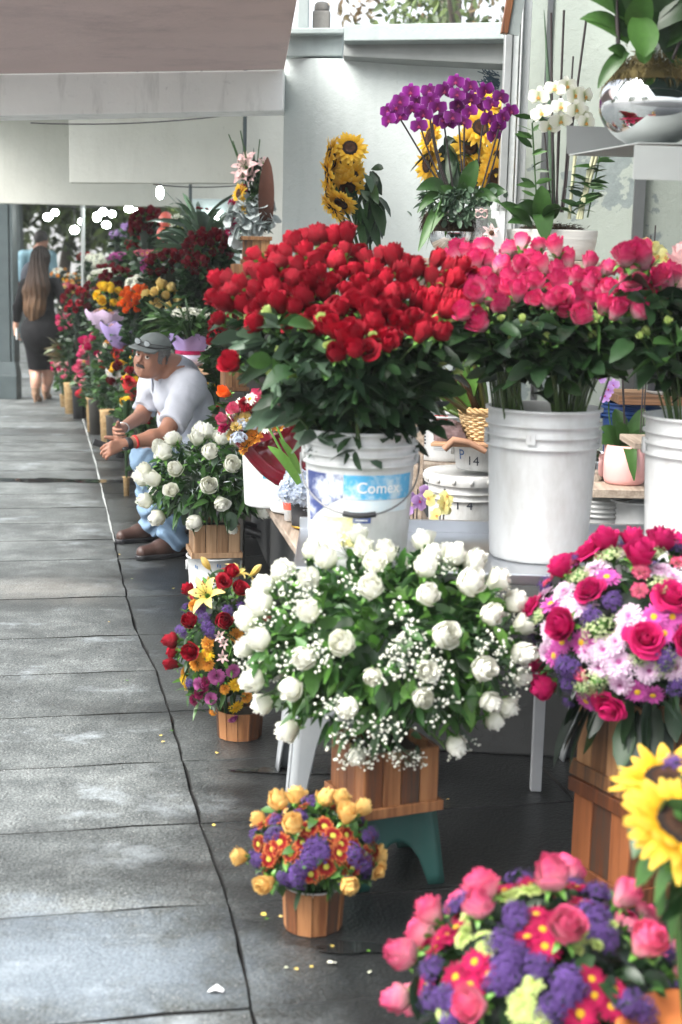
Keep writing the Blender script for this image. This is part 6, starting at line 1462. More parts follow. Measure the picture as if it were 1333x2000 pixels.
# fallen petals and scraps on the paving
for k in range(26):
    x, y = rnd.choice([(rnd.uniform(480, 560), rnd.uniform(1775, 1850)), (rnd.uniform(560, 760), rnd.uniform(1830, 1900)), (rnd.uniform(200, 480), rnd.uniform(950, 1500)), (rnd.uniform(380, 900), rnd.uniform(1500, 1800))])
    p = atz(x, y, .004); mb = MB(); leaves(mb, [(0, 0, .002)], [(rnd.gauss(0, 1), rnd.gauss(0, 1), 0)], .012, 'round', 0, upb=3)
    lf = k % 5 == 0
    tag(mb.obj('fallen_leaf' if lf else 'fallen_petal', GREEN_B if lf else PM['butter' if k % 3 else 'white'], loc=p), 'tiny green leaf scrap lying on the wet paving' if lf else ('pale yellow petal scrap lying on the paving' if k % 3 else 'white petal scrap lying on the paving'), 'leaf' if lf else 'petal', 'petals and leaf scraps on the paving')
mb = MB(); p = atz(422, 1937, .004); V = [(-.018, -.006, .001), (0, -.010, .010), (.016, -.004, .001), (-.014, .008, .001), (.002, .003, .016), (.018, .007, .002)]; mb.add(V, [(0, 1, 4, 3), (1, 2, 5, 4)]); tag(mb.obj('plastic_scrap', WHITE, loc=p), 'crumpled white plastic scrap on the nearest paving slab', 'litter')
# ------------------------------------------------------------------ flower stalls behind the man
B0 = ab(Vector((-2.5, 15.0, 0)))[1]
def sdp(s, a): p = UDIR * a + VDIR * (B0 + s); return p
DKW = plain('rack_dark', (.045, .042, .036), .8, var=.4)
tiers = [(.25, .70, .34), (.70, 1.15, .66), (1.15, 1.65, .96), (1.65, 2.3, 1.22)]
for ri, (a0, a1) in enumerate(((8.7, 11.4), (11.6, 15.0), (15.2, 19.5), (19.8, 27.0))):
    e = empty('display_rack', sdp(.3, a0), ['stepped dark display rack nearest behind the seated man', 'second stepped display rack behind the seated man', 'third stepped display rack beside the walking woman', 'farthest stepped display rack down the passage'][ri], 'rack', 'stepped racks of the flower stalls')
    for s0, s1, z in tiers:
        mb = MB(); q = [sdp(s0 + (.02 if s0 > .3 else 0), a0), sdp(s1 + .02, a0), sdp(s1 + .02, a1), sdp(s0 + (.02 if s0 > .3 else 0), a1)]
        hexa(mb, [(p.x, p.y, 0.02) for p in q], [(p.x, p.y, z) for p in q]); mb.V = [v - np.array(e.location) for v in mb.V]; mb.obj('step', DKW, e, smooth=False)
q = [sdp(2.75, 9.6), sdp(2.85, 9.6), sdp(2.85, 30), sdp(2.75, 30)]
thing_box('stall_back_wall', 'grey green back wall of the flower stalls', 'wall', [(p.x, p.y) for p in (q[0], q[1], q[2], q[3])], 0, 2.85, stucco('stall_wall', (.42, .46, .43), (.12, .14, .12), .6))

SPR = [0]
def bunch(label, px, py, w, h, d, mix, n, bpx, fol=1.0, lm=GREEN_D, lk='ovate', pot='pail', ls=.07, drop=None, cat='flowers', name='flower_bunch', z0=None, wrap=None, lowfol=True):
    """one bucket or wrapped bunch: container, foliage and blooms; sizes given in pixels of the photograph at distance d"""
    SPR[0] += 1; sc = d / FPX; C = at(px, py, d); R = (w / 2 * sc, w / 2 * sc * .85, h / 2 * sc)
    s_ = C.x * VDIR.x + C.y * VDIR.y - B0
    zt = 0.0
    for s0, s1, z in tiers:
        if s_ > s0 - .08: zt = z
    if z0 is not None: zt = z0
    zb = min(zt + .002, C.z - R[2] - .03)
    if drop: zb = C.z - drop * sc
    if pot is None and z0 is None: zb = max(zb, C.z - R[2] - .22)
    A = Arr(name, label, cat, C, R, (C.x, C.y, zb), None, seed=50 + SPR[0])
    tot = sum(q[2] for q in mix)
    for kind, nm, wt in mix:
        A.blooms(kind, nm, bpx / 2 * sc, n=int(round(n * wt / tot)), zmin=-.5, minsep=.72, up=.25, front=True)
    H = C.z - zb
    rg = A.rng; nl = int(150 * fol); a = rg.uniform(0, 6.28, nl); rr = np.sqrt(rg.uniform(.3, 1, nl)); z = rg.uniform(.42, 1.0, nl)
    P = np.stack([np.cos(a) * rr * R[0] * (.35 + .6 * z), np.sin(a) * rr * R[1] * (.35 + .6 * z), z * H], 1)
    if H > .75: P[:, 2] = H - rg.uniform(0, .5, nl)
    D = np.stack([np.cos(a), np.sin(a), rg.uniform(.0, 1.2, nl)], 1)
    mb = MB(); leaves(mb, P, D, ls, lk, .35, 0, rg)
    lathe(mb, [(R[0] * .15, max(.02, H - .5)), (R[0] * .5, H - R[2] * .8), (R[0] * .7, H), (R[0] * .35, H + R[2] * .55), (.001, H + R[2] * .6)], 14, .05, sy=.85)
    mb.obj('foliage', lm, A.e)
    if pot == 'pail':
        pr = max(.07, R[0] * .52); ph = min(.30, max(.08, H - R[2] * .5)); mb = MB()
        lathe(mb, [(.001, 0), (pr * .85, 0), (pr, ph * .97), (pr + .006, ph), (pr - .005, ph), (.001, ph * .9)], 24); mb.obj('pot', [BLACKP, DKW, WICK][SPR[0] % 3], A.e)
    elif pot == 'basket':
        pr = R[0] * .5; mb = MB(); lathe(mb, [(.001, 0), (pr * .8, 0), (pr, .12), (pr + .008, .125), (pr - .01, .12), (.001, .1)], 24); mb.obj('basket', WICK, A.e)
    elif pot == 'vase':
        mb = MB(); lathe(mb, [(.001, 0), (.07, 0), (.085, .2), (.08, .2), (.001, .18)], 20); mb.obj('vase', plain('vase_red', (.35, .05, .03), .4), A.e)
    if wrap:
        mb = MB(); V = []; nn = 28; tw = R[0] * wrap[1]; hz_ = H + R[2] * wrap[2]; z1 = max(0.0, H - wrap[3] * sc)
        for j in range(6):
            s = j / 5; r_ = .03 + (tw - .03) * (1 - (1 - s) ** 1.6)
            for i in range(nn):
                a_ = 6.283 * i / nn; rf = 1 + .13 * s * math.sin(5 * a_ + 1) + .05 * s * math.sin(11 * a_)
                V.append((r_ * rf * math.cos(a_), r_ * rf * math.sin(a_) * .9, z1 + (hz_ - z1) * s + .02 * s * math.sin(7 * a_)))
        mb.add(V, [(j * nn + i, j * nn + (i + 1) % nn, (j + 1) * nn + (i + 1) % nn, (j + 1) * nn + i) for j in range(5) for i in range(nn)])
        mb.obj('wrap_paper', wrap[0], A.e)
    return A
def tulle(name, c, a=.55):
    m, nt, ns, ls = nodes_of(name); tp = N(nt, 'ShaderNodeBsdfTransparent'); df = N(nt, 'ShaderNodeBsdfDiffuse'); df.inputs[0].default_value = c4(c); mx = N(nt, 'ShaderNodeMixShader'); mx.inputs[0].default_value = a
    ls.new(tp.outputs[0], mx.inputs[1]); ls.new(df.outputs[0], mx.inputs[2]); out(nt, mx.outputs[0]); return m
LILT = tulle('tulle_lilac', (.72, .55, .74), .8); PURT = tulle('tulle_purple', (.42, .32, .62), .8); CLR = tulle('film_white', (.8, .8, .82), .35); REDW = plain('wrap_red', (.5, .02, .02), .5)

bunch('domed bunch of dark red roses on the upper rack, right', 409, 482, 80, 52, 9.3, [('rose:crimson', 'bloom', 1)], 46, 15, 3.0, ls=.09)
bunch('broad bunch of dark red roses lower on the rack, middle', 335, 520, 86, 50, 9.6, [('rose:crimson', 'bloom', 1)], 46, 14, 2.4, ls=.09)
bunch('short row of dark red roses right of the broad bunch', 384, 522, 46, 30, 9.2, [('rose:crimson', 'bloom', 1)], 18, 15, 2.5, ls=.09)
bunch('magenta carnations fanned left of the dark red roses', 303, 520, 56, 42, 10.2, [('carn:magenta', 'bloom', 3), ('carn:fuchsia', 'bloom', 1)], 34, 13)
bunch('pale pink roses tucked between the dark red bunches', 367, 500, 34, 18, 9.8, [('rose:blush', 'bloom', 1)], 8, 16)
bunch('deep red rose bunch behind the white mums', 232, 556, 66, 54, 12.0, [('rose:crimson', 'bloom', 1)], 46, 12, 1.5)
bunch('thick cluster of white mums behind the orange roses', 270, 560, 50, 42, 10.6, [('pompon:white', 'bloom', 1)], 24, 17)
bunch('bright yellow roses and daisies above the lilac wrap', 211, 582, 48, 38, 11.6, [('rose:yellow', 'bloom', 2), ('daisy:yellow', 'bloom', 1)], 20, 17)
bunch('bright orange rose bunch at the rack middle', 268, 592, 52, 58, 9.7, [('rose:orange', 'bloom', 1)], 34, 15, 1.6)
bunch('pale yellow roses beside the orange bunch', 316, 582, 54, 38, 9.5, [('rose:butter', 'bloom', 1)], 16, 19, 3.2, GREEN_D, ls=.09)
bunch('single golden roses standing out to the right of the pale yellow ones', 352, 603, 40, 24, 9.3, [('rose:butter', 'bloom', 1), ('carn:amber', 'bloom', 1)], 5, 17, 1.4)
bunch('white freesias in a bowl with purple tulle and a pink ribbon', 372, 615, 76, 26, 8.9, [('lily:white', 'bloom', 2), ('carn:white', 'bloom', 2)], 26, 15, 0.8, GREEN_M, 'blade', pot=None, ls=.22, z0=1.0, drop=84)
bunch('pink wrapped bouquet with small pink flowers', 206, 618, 52, 34, 11.4, [('carn:blush', 'bloom', 3), ('carn:yellow', 'bloom', 1)], 16, 11, .6, GREEN_M, pot=None, wrap=(LILT, 1.5, .6, 34))
bunch('purple tulle wrapped bouquet below the pink one', 235, 640, 46, 22, 11.0, [('carn:blush', 'bloom', 3)], 10, 10, .5, GREEN_M, pot=None, wrap=(PURT, 1.7, .7, 44))
bunch('red roses in front of the walking woman elbow', 154, 592, 54, 62, 13.6, [('rose:red', 'bloom', 1)], 30, 13, 1.6)
bunch('darker red spray roses right of the bright red ones', 182, 585, 36, 60, 13.0, [('rose:crimson', 'bloom', 1)], 26, 11, 1.4)
bunch('magenta and pink tulips low beside the woman', 138, 632, 40, 44, 14.0, [('rose:fuchsia', 'bloom', 1), ('rose:pink', 'bloom', 1), ('rose:red', 'bloom', 1)], 26, 11)
bunch('flat topped red flowers on long brown stems', 142, 676, 62, 16, 14.2, [('carn:red', 'bloom', 1)], 24, 11, 1.2, leaf_mat('stem_brown', (.07, .05, .02), (.10, .14, .04)), 'lance', pot=None, ls=.14)
bunch('pink tulips above the yellow lilies', 188, 680, 56, 36, 12.4, [('tulip:fuchsia', 'bloom', 2), ('tulip:pink', 'bloom', 1)], 16, 15, .9, GREEN_G, 'lance')
bunch('yellow lilies and pink roses in the row along the pavement', 184, 722, 62, 44, 12.6, [('lily:yellow', 'bloom', 1), ('rose:pink', 'bloom', 2)], 20, 16, 1.2, GREEN_M, 'lance')
bunch('scarlet tulips left of the cap', 240, 688, 44, 34, 11.0, [('carn:red', 'bloom', 2), ('carn:orange', 'bloom', 1)], 18, 14)
bunch('orange and white flowers below the purple tulle', 224, 672, 46, 20, 11.2, [('carn:amber', 'bloom', 2), ('carn:white', 'bloom', 1)], 12, 12)
bunch('white and pink rosebud basket nearest the woman feet', 126, 716, 38, 44, 14.6, [('rose:blush', 'bloom', 3), ('rose:fuchsia', 'bloom', 1)], 24, 11, .9, GREEN_M, pot='basket', z0=0.0)
bunch('red rose basket standing on the pavement left of the man', 199, 764, 72, 50, 13.4, [('rose:red', 'bloom', 4), ('carn:yellow', 'bloom', 1), ('rose:pink', 'bloom', 1)], 26, 18, 1.2, GREEN_M, pot='basket', z0=0.0)
bunch('salmon lilies left of the red rose basket', 166, 742, 42, 26, 13.8, [('lily:pink', 'bloom', 2), ('carn:pink', 'bloom', 1)], 12, 16, .8, GREEN_M)
bunch('yellow chrysanthemums wrapped in red beside the cap', 238, 728, 50, 48, 10.4, [('pompon:yellow', 'bloom', 3), ('rose:crimson', 'bloom', 1)], 18, 20, .8, GREEN_M, pot=None, wrap=(CLR, 1.25, .2, 44))
bunch('red wrapped yellow daisies beside the man chin', 262, 742, 46, 38, 9.6, [('daisy:yellow', 'bloom', 2), ('rose:red', 'bloom', 1), ('carn:lilac', 'bloom', 1)], 14, 18, .6, GREEN_M, pot=None, wrap=(REDW, 1.1, .1, 40))
bunch('fallen yellow daisies by the man sleeve', 247, 783, 26, 18, 9.2, [('daisy:yellow', 'bloom', 1)], 4, 18, .3, GREEN_M, pot='basket', z0=0.0)
bunch('low orange and red flowers between the man forearms', 278, 818, 40, 24, 9.0, [('carn:orange', 'bloom', 1), ('carn:red', 'bloom', 1)], 10, 15, .8, GREEN_M, pot='basket', z0=0.0)
bunch('big ball of dark red roses high on a stand', 290, 440, 62, 56, 11.6, [('rose:crimson', 'bloom', 1)], 52, 13, 1.0)
bunch('flat pink gerberas on a white stand', 292, 494, 66, 14, 11.2, [('daisy:pink', 'bloom', 1)], 18, 14, 1.0, GREEN_G)
bunch('purple statice bunch far back under the bulbs', 256, 446, 34, 22, 14.0, [('statice:lav', 'bloom', 1)], 10, 14)
bunch('lilac flowers far back left of the dark red ball', 232, 460, 34, 20, 15.0, [('statice:lav', 'bloom', 1)], 10, 12)
bunch('red flowers trailing down left of the dark red ball', 262, 475, 34, 44, 12.2, [('carn:red', 'bloom', 1)], 16, 11, 1.3, GREEN_M)
bunch('magenta cyclamen row at the back', 238, 502, 46, 18, 14.0, [('carn:magenta', 'bloom', 1)], 16, 12, 1.4)
bunch('white roses in the middle distance', 202, 545, 56, 26, 13.6, [('rose:white', 'bloom', 1)], 18, 12, 1.3)
bunch('white hydrangeas in a tall pale pot further back', 186, 512, 40, 28, 16.0, [('hydra:white', 'bloom', 1)], 8, 18, .8)
bunch('small crimson bunch right of the white roses', 216, 530, 44, 18, 13.8, [('rose:crimson', 'bloom', 1)], 16, 10)
bunch('red poinsettias by the thin pole', 168, 505, 34, 26, 17.0, [('carn:red', 'bloom', 1)], 14, 11, 1.2)
bunch('violet bunch in the far row', 196, 508, 36, 14, 17.5, [('carn:magenta', 'bloom', 1)], 12, 10)
bunch('mixed orange and yellow flowers farthest down the row', 148, 545, 50, 26, 19.0, [('carn:amber', 'bloom', 2), ('carn:yellow', 'bloom', 1), ('carn:white', 'bloom', 1)], 24, 9)
bunch('far cream flowers beside the woman shoulder', 140, 566, 42, 30, 18.0, [('carn:butter', 'bloom', 1), ('carn:pink', 'bloom', 1)], 20, 9)
bunch('far peach roses in the row behind the woman', 120, 535, 40, 24, 20.0, [('carn:amber', 'bloom', 1), ('carn:white', 'bloom', 1)], 18, 8)
bunch('green leafed pinks at the woman right hip', 132, 600, 30, 34, 16.5, [('carn:pink', 'bloom', 1), ('carn:white', 'bloom', 1)], 16, 9)
bunch('white and gold lilies under the hanging bulb', 352, 448, 44, 66, 10.6, [('lily:white', 'bloom', 2), ('lily:butter', 'bloom', 1)], 20, 17, 1.2, GREEN_M, 'lance')
bunch('pink and orange asters beside the coral balloons', 337, 472, 30, 44, 11.0, [('carn:orange', 'bloom', 1), ('carn:fuchsia', 'bloom', 1), ('carn:white', 'bloom', 1)], 16, 12)
bunch('tall sword leaves with small red flowers', 392, 425, 56, 40, 9.9, [('carn:red', 'bloom', 1)], 4, 11, .7, GREEN_G, 'blade', ls=.34)
bunch('palm fronds rising behind the dark red dome', 378, 440, 60, 46, 10.2, [('carn:lime', 'bloom', 1)], 3, 8, .7, GREEN_M, 'blade', ls=.30)
bunch('violet and white stocks above the orange roses', 292, 548, 34, 26, 10.4, [('carn:lav', 'bloom', 1), ('carn:white', 'bloom', 1)], 12, 11)
bunch('small red buds right of the violet stocks', 318, 548, 40, 20, 9.9, [('rose:red', 'bloom', 1), ('rose:blush', 'bloom', 1)], 10, 13)
bunch('red rose heart spray edged with white below the big red roses', 452, 650, 76, 78, 7.4, [('rose:red', 'rose_bloom', 1)], 44, 17, 1.0, GREEN_D, pot=None, z0=None)
bunch('white alstroemeria hanging beside the red rose spray', 428, 690, 44, 50, 7.5, [('lily:white', 'bloom', 1), ('carn:white', 'bloom', 1)], 18, 15, .8, GREEN_M, pot=None)
bunch('red flowers glimpsed behind the man back', 436, 796, 30, 16, 7.1, [('carn:red', 'bloom', 1)], 8, 12, .6, GREEN_M)
bunch('yellow daisy and leaves beside the man shoulder', 414, 752, 26, 12, 7.9, [('daisy:yellow', 'bloom', 1)], 3, 20, .6, GREEN_M)
for q in (('low coral and pink flowers in front of the flat topped red ones', 150, 728, 40, 28, 14.2, 'rose:pink', 14), ('low yellow lilies left of the red rose basket', 176, 752, 34, 22, 13.7, 'lily:yellow', 13), ('low violet and red mix behind the red rose basket', 226, 752, 44, 30, 12.2, 'rose:fuchsia', 14), ('low red carnations behind the yellow chrysanthemums', 214, 716, 44, 30, 11.9, 'carn:red', 13), ('small white and green posy between the low bunches', 204, 700, 34, 26, 12.2, 'carn:blush', 12), ('low orange posy beside the woman heel', 140, 702, 30, 22, 14.6, 'carn:orange', 10), ('red flowers in the shade under the purple tulle', 252, 706, 40, 26, 10.8, 'rose:red', 15), ('pink posy close to the white line on the paving', 160, 768, 34, 22, 14.4, 'carn:pink', 11), ('yellow posy low behind the cap', 262, 700, 30, 24, 10.2, 'daisy:yellow', 15)):
    bunch(q[0], *q[1:6], [(q[6], 'bloom', 1)], 14, q[7], 1.4, GREEN_M, 'ovate', pot='basket', z0=0.0 if q[2] > 720 else .02)
# the tulle bowl of the freesias
C = at(372, 680, 8.86); e = empty('flower_bowl', (C.x, C.y, at(372, 714, 8.86).z), 'pale lilac bowl with purple tulle and a bright pink ribbon', 'bowl')
s = 8.86 / FPX
mb = MB(); lathe(mb, [(.001, 0), (18 * s, 0), (27 * s, 8 * s), (29 * s, 22 * s), (27 * s, 22 * s), (.001, 10 * s)], 28); mb.obj('bowl', plain('bowl_lilac', (.50, .47, .60), .4), e)
mb = MB(); lathe(mb, [(28.5 * s, 21 * s), (29.5 * s, 23 * s), (29 * s, 29 * s), (28 * s, 30 * s)], 28); mb.obj('ribbon', PM['fuchsia'], e)
mb = MB(); V = []; nn = 36
for j in range(4):
    for i in range(nn):
        a_ = 6.283 * i / nn; r_ = (27 + 5 * j) * s * (1 + .10 * j / 3 * math.sin(7 * a_)); V.append((r_ * math.cos(a_), r_ * math.sin(a_), (28 + 10 * j + 6 * j / 3 * math.sin(5 * a_ + 1)) * s))
mb.add(V, [(j * nn + i, j * nn + (i + 1) % nn, (j + 1) * nn + (i + 1) % nn, (j + 1) * nn + i) for j in range(3) for i in range(nn)]); mb.obj('tulle', PURT, e)
zt_ = at(372, 715, 8.86).z
plank('brown counter board carrying the tulle bowl', at(335, 715, 8.8).x, 8.55, at(440, 715, 8.8).x, 9.1, zt_, .03, WOOD_P, 2, 'counter', 'counter_board')
sbox('cabinet', 'dark cabinet below the brown counter board', 'cabinet', (at(352, 760, 8.8).x, 8.62, 0), (at(432, 760, 8.8).x, 9.05, zt_ - .031), DKW)
sbox('paint_tin', 'small grey tin beside the dark cabinet behind the man', 'tin', (at(385, 760, 8.5).x, 8.50, at(385, 745, 8.5).z - .12), (at(410, 760, 8.5).x, 8.60, at(385, 745, 8.5).z), plain('tin', (.3, .3, .3), .4, .6))
sbox('tin_stand', 'low dark crate under the small grey tin', 'crate', (at(380, 760, 8.5).x, 8.48, 0), (at(415, 760, 8.5).x, 8.61, at(385, 745, 8.5).z - .121), DKW)
# tall arrangement in the crate at the wall's left edge
f = at(500, 516, 8.3); e = empty('tall_arrangement', f, 'tall arrangement of pink lilies, sunflowers and silver leaves in a wooden box', 'flower arrangement')
plank_box(e, 'wooden_box', (0, 0, 0), .150, .150, .155, WOOD_M, 3, rz=.1, top_trim=True)
g_ = lambda x, y, dd=8.28: at(x, y, dd) - f
for x, y, nx in ((468, 378, -1.2), (469, 416, -.9)): put_bloom(e, 'sun:sun', 'sunflower_bloom', g_(x, y), (nx, -.8, .2), .062, tilt=.05)
for x, y, sz in ((484, 330, .085), (475, 350, .08), (500, 345, .07), (482, 312, .05), (515, 322, .05)): put_bloom(e, 'lily:blush', 'lily_bloom', g_(x, y), (rnd.gauss(-.3, .4), -.8, .4), sz)
for x, y in ((455, 398), (456, 430), (478, 370), (450, 450), (452, 442)): put_bloom(e, 'carn:fuchsia', 'carnation_bloom', g_(x, y), (-.8, -.6, 0), .035)
mb = MB()
for k in range(26):
    x = rnd.uniform(488, 522); y = rnd.uniform(285, 440); tube(mb, bez((rnd.uniform(-.03, .03), 0, .14), g_(500, 400), g_(x, y), 6), [.003, .006, .012, .016, .014, .009, .001], 4, rnd.random())
for x, y in ((447, 262), (455, 275), (470, 255), (508, 272), (478, 285)): tube(mb, bez((0, 0, .14), g_(495, 380), g_(x, y), 8), .0035, 4, .5)
mb.obj('long_leaves', GREEN_M, e)
mb = MB(); P = [tuple(g_(rnd.gauss(488, 18), rnd.gauss(430, 20))) for _ in range(160)]; leaves(mb, P, [(rnd.gauss(0, .8), -.5, rnd.gauss(-.1, .7)) for _ in P], .065, 'round', .3); mb.obj('silver_foliage', SILVER, e)
mb = MB(); P = [tuple(g_(rnd.gauss(500, 10), rnd.uniform(310, 470))) for _ in range(120)]; leaves(mb, P, [(rnd.gauss(0, .8), -.4, rnd.gauss(.2, .7)) for _ in P], .06, 'lance', .3); mb.obj('foliage', GREEN_D, e)
mb = MB(); broad_leaf(mb, g_(520, 450), (.02, 0, 1), .40, .045, .0, t=.3); mb.obj('ti_leaf', leaf_mat('leaf_ti', (.08, .02, .015), (.10, .06, .03)), e)
w0 = f.z - .001
sbox('stacked_crate', 'flat wooden crate under the box of the tall lily arrangement', 'crate', (at(452, 540, 8.2).x, 8.15, at(500, 545, 8.2).z), (at(545, 540, 8.2).x, 8.5, w0), WOOD_M)
sbox('arrangement_stand', 'dark stand below the flat wooden crate', 'stand', (at(462, 560, 8.2).x, 8.2, 0), (at(540, 560, 8.2).x, 8.48, at(500, 545, 8.2).z - .001), DKW)
f = at(456, 762, 7.0); e = empty('wooden_box', f, 'small light wooden box under the red rose spray', 'box'); plank_box(e, 'box_body', (0, 0, 0), .105, .105, .115, WOOD_M, 3, rz=.3)
sbox('box_stand', 'dark block carrying the small light wooden box', 'stand', (f.x - .06, 6.94, 0), (f.x + .06, 7.08, f.z - .001), DKW)
# pale refrigerated case and shelves in the stall
x, z = xz(415, 480, 11.6)
e = empty('display_fridge', (x, 11.7, 0), 'pale teal glass display fridge behind the palm leaves', 'fridge')
mb = MB(); box(mb, (-.19, 0, .0), (.19, .4, 2.0)); bevel(mb.obj('cabinet', plain('fridge', (.55, .66, .64), .25, var=.2, scale=3), e, smooth=False), .01)
mb = MB(); box(mb, (-.06, -.02, 1.83), (.06, -.005, 1.86)); 
def emis(name, c, s):
    m, nt, ns, ls = nodes_of(name); em = N(nt, 'ShaderNodeEmission'); em.inputs[0].default_value = c4(c); em.inputs[1].default_value = s; out(nt, em.outputs[0]); return m
BULB = emis('bulb_light', (.93, 1.0, .98), 26.0)
mb.obj('light_strip', BULB, e, smooth=False)
# hanging bulbs
def bulb(px, py, wpx, hpx, d, label):
    p = at(px, py, d); s = d / FPX; e = empty('hanging_bulb', p, label, 'lamp', 'lit bulbs hanging over the stalls')
    rx, rz_ = wpx * .42 * s, hpx * .42 * s; mb = MB()
    lathe(mb, [(max(.001, rx * math.sin(x)), -rz_ * math.cos(x)) for x in np.linspace(0.05, 2.9, 10)], 16); mb.obj('bulb', BULB, e)
    mb = MB(); lathe(mb, [(rx * .3, rz_ * .95), (rx * .35, rz_ * 1.2), (rx * .2, rz_ * 1.5), (.001, rz_ * 1.5)], 10); mb.obj('socket', BLACKP, e)
    mb = MB(); tube(mb, [(0, 0, rz_ * 1.4), (0, 0, 2.858 - p.z)], .004, 4); mb.obj('cord', BLACKP, e)
for q in ((313, 376, 17, 30, 9.95, 'tall bright bulb hanging nearest, left of the sword leaves'), (228, 381, 22, 9, 13.3, 'flat bright lamp above the far row of bulbs'), (94, 424, 20, 16, 17, 'leftmost bright bulb above the walking woman'), (108, 415, 16, 14, 18, 'bulb just right of the leftmost one'), (146, 449, 20, 18, 15, 'lowest bright bulb of the far row'), (158, 433, 11, 12, 17, 'small bulb above the lowest one'), (190, 424, 18, 20, 15, 'left bulb of the bright cluster'), (202, 414, 20, 16, 16, 'upper bulb of the bright cluster'), (208, 439, 20, 15, 14, 'lower bulb of the bright cluster'), (220, 418, 16, 14, 15.5, 'right bulb of the bright cluster'), (252, 408, 20, 14, 13.6, 'left one of the pair near the dark red ball'), (264, 412, 16, 12, 14.4, 'right one of the pair near the dark red ball')): bulb(*q)
p = at(332, 224, 8.4); e = empty('tube_lamp', p, 'unlit white tube lamp fixture under the concrete beam', 'lamp')
a_, b_ = at(237, 226, 9.1) - p, at(428, 224, 8.0) - p; b_.z = a_.z
mb = MB(); hexa(mb, [(a_.x, a_.y, a_.z), (b_.x, b_.y, b_.z), (b_.x + .02, b_.y + .1, b_.z), (a_.x + .02, a_.y + .1, a_.z)], [(a_.x, a_.y, a_.z + .03), (b_.x, b_.y, b_.z + .03), (b_.x + .02, b_.y + .1, b_.z + .03), (a_.x + .02, a_.y + .1, a_.z + .03)]); mb.obj('housing', WHITE, e, smooth=False)
mb = MB(); tube(mb, [(b_.x - .1, b_.y + .05, b_.z + .03), (b_.x - .1, b_.y + .05, 2.858 - p.z)], .006, 5); tube(mb, [(a_.x + .1, a_.y, b_.z + .03), (a_.x + .1, a_.y, 2.858 - p.z)], .006, 5); mb.obj('hanger', BLACKP, e)
for k, (p0, p1, sg, lb) in enumerate(((at(60, 240, 7.9), at(470, 222, 7.9), .05, 'thin black cable sagging along under the concrete beam'), (at(300, 360, 9.5), at(470, 362, 9.3), .03, 'thin cable looped below the beige panel'), (at(95, 400, 15), at(262, 396, 13), .06, 'cable strung between the far bulbs'))):
    mb = MB(); tube(mb, [p - p0 for p in bez(p0, (p0 + p1) / 2 - Vector((0, 0, sg)), p1, 10)], .004, 5); tag(mb.obj('cable', BLACKP, loc=p0), lb, 'cable')
# coral balloons
for k, (x, y, lb) in enumerate(((324, 429, 'upper coral balloon beside the dark red rose ball'), (320, 457, 'lower coral balloon beside the dark red rose ball'))):
    p = at(x, y, 11.0); e = empty('balloon', p, lb, 'balloon'); mb = MB(); ball(mb, (0, 0, 0), 14 * 11 / FPX, 14, sz=1.1); mb.obj('skin', plain('balloon_coral', (.75, .16, .12), .2, var=.05), e)
    mb = MB(); tube(mb, bez((0, 0, -.06), (.03, 0, -.2), (.0, 0, -.40), 6), .002, 4); mb.obj('string', WHITE, e)
# thin poles and wires of the stalls
for k, (x, y0_, y1_, d, lb) in enumerate(((164, 400, 640, 16.0, 'thin pale pole among the far flower rows'), (372, 352, 440, 10.6, 'thin dark pipe in front of the pale panel'), (478, 212, 330, 8.9, 'thin dark pipe hanging behind the tall lilies'))):
    p = at(x, y1_, d); top = at(x, y0_, d)
    mb = MB(); tube(mb, [(0, 0, 0 if k else -p.z), (0, 0, (2.86 - p.z) if k != 2 else 2.85 - p.z)], .022 if k == 0 else .012, 8); tag(mb.obj('stall_pole', [CONC_W, DKSTEEL, DKSTEEL][k], loc=p), lb, 'pole')
# shelves on the back wall with dim goods
for k in range(3):
    a_ = 13 + 2.6 * k; p = sdp(2.62, a_); e = empty('wall_shelf', (p.x, p.y, 1.72), ['near dim wall shelf of vases in the stalls', 'middle dim wall shelf of vases in the stalls', 'far dim wall shelf of vases in the stalls'][k], 'shelf', 'dim shelves of the stalls'); e.rotation_euler.z = math.radians(12)
    mb = MB(); box(mb, (-.3, -1.0, 0), (.1, 1.0, .02)); box(mb, (-.3, -1.0, .42), (.1, 1.0, .44)); mb.obj('boards', WOOD_P, e, smooth=False)

# ------------------------------------------------------------------ trees and street behind
def tree(p, h, cr, label, seed, mat, n=2600, ls=.22, group=None, trunk_h=.45):
    r = random.Random(seed); rg = np.random.default_rng(seed); e = empty('tree', p, label, 'tree', group)
    mb = MB(); fork = Vector((r.gauss(0, .15), r.gauss(0, .15), h * trunk_h)); tube(mb, bez((0, 0, -.03), (r.gauss(0, .1), 0, h * .25), fork, 6), [.2, .17, .15, .14, .13, .12, .11], 8)
    ends = []
    for k in range(7):
        a = 6.283 * k / 7 + r.uniform(-.3, .3); q = fork + Vector((math.cos(a) * cr * r.uniform(.3, .8), math.sin(a) * cr * r.uniform(.3, .8), h * r.uniform(.15, .45)))
        tube(mb, bez(fork, (fork + q) / 2 + Vector((0, 0, .3)), q, 5), [.09, .07, .05, .04, .03, .015], 6); ends.append(q)
    mb.obj('trunk', plain('bark', (.10, .08, .06), .9, bmp=.8), e)
    mb = MB(); cl = ends + [fork + Vector((r.gauss(0, cr * .5), r.gauss(0, cr * .5), r.uniform(0, h * .5))) for _ in range(16)]
    for c in cl:
        m = n // len(cl); P = rg.normal(0, 1, (m, 3)); P /= np.linalg.norm(P, axis=1)[:, None]; P = np.array(c) + P * rg.uniform(.3, 1, m)[:, None] ** .5 * np.array([cr * .36, cr * .36, cr * .28]); leaves(mb, P, rg.normal(0, 1, (m, 3)), ls, 'ovate', .3, 0, rg)
    mb.obj('crown', mat, e); return e
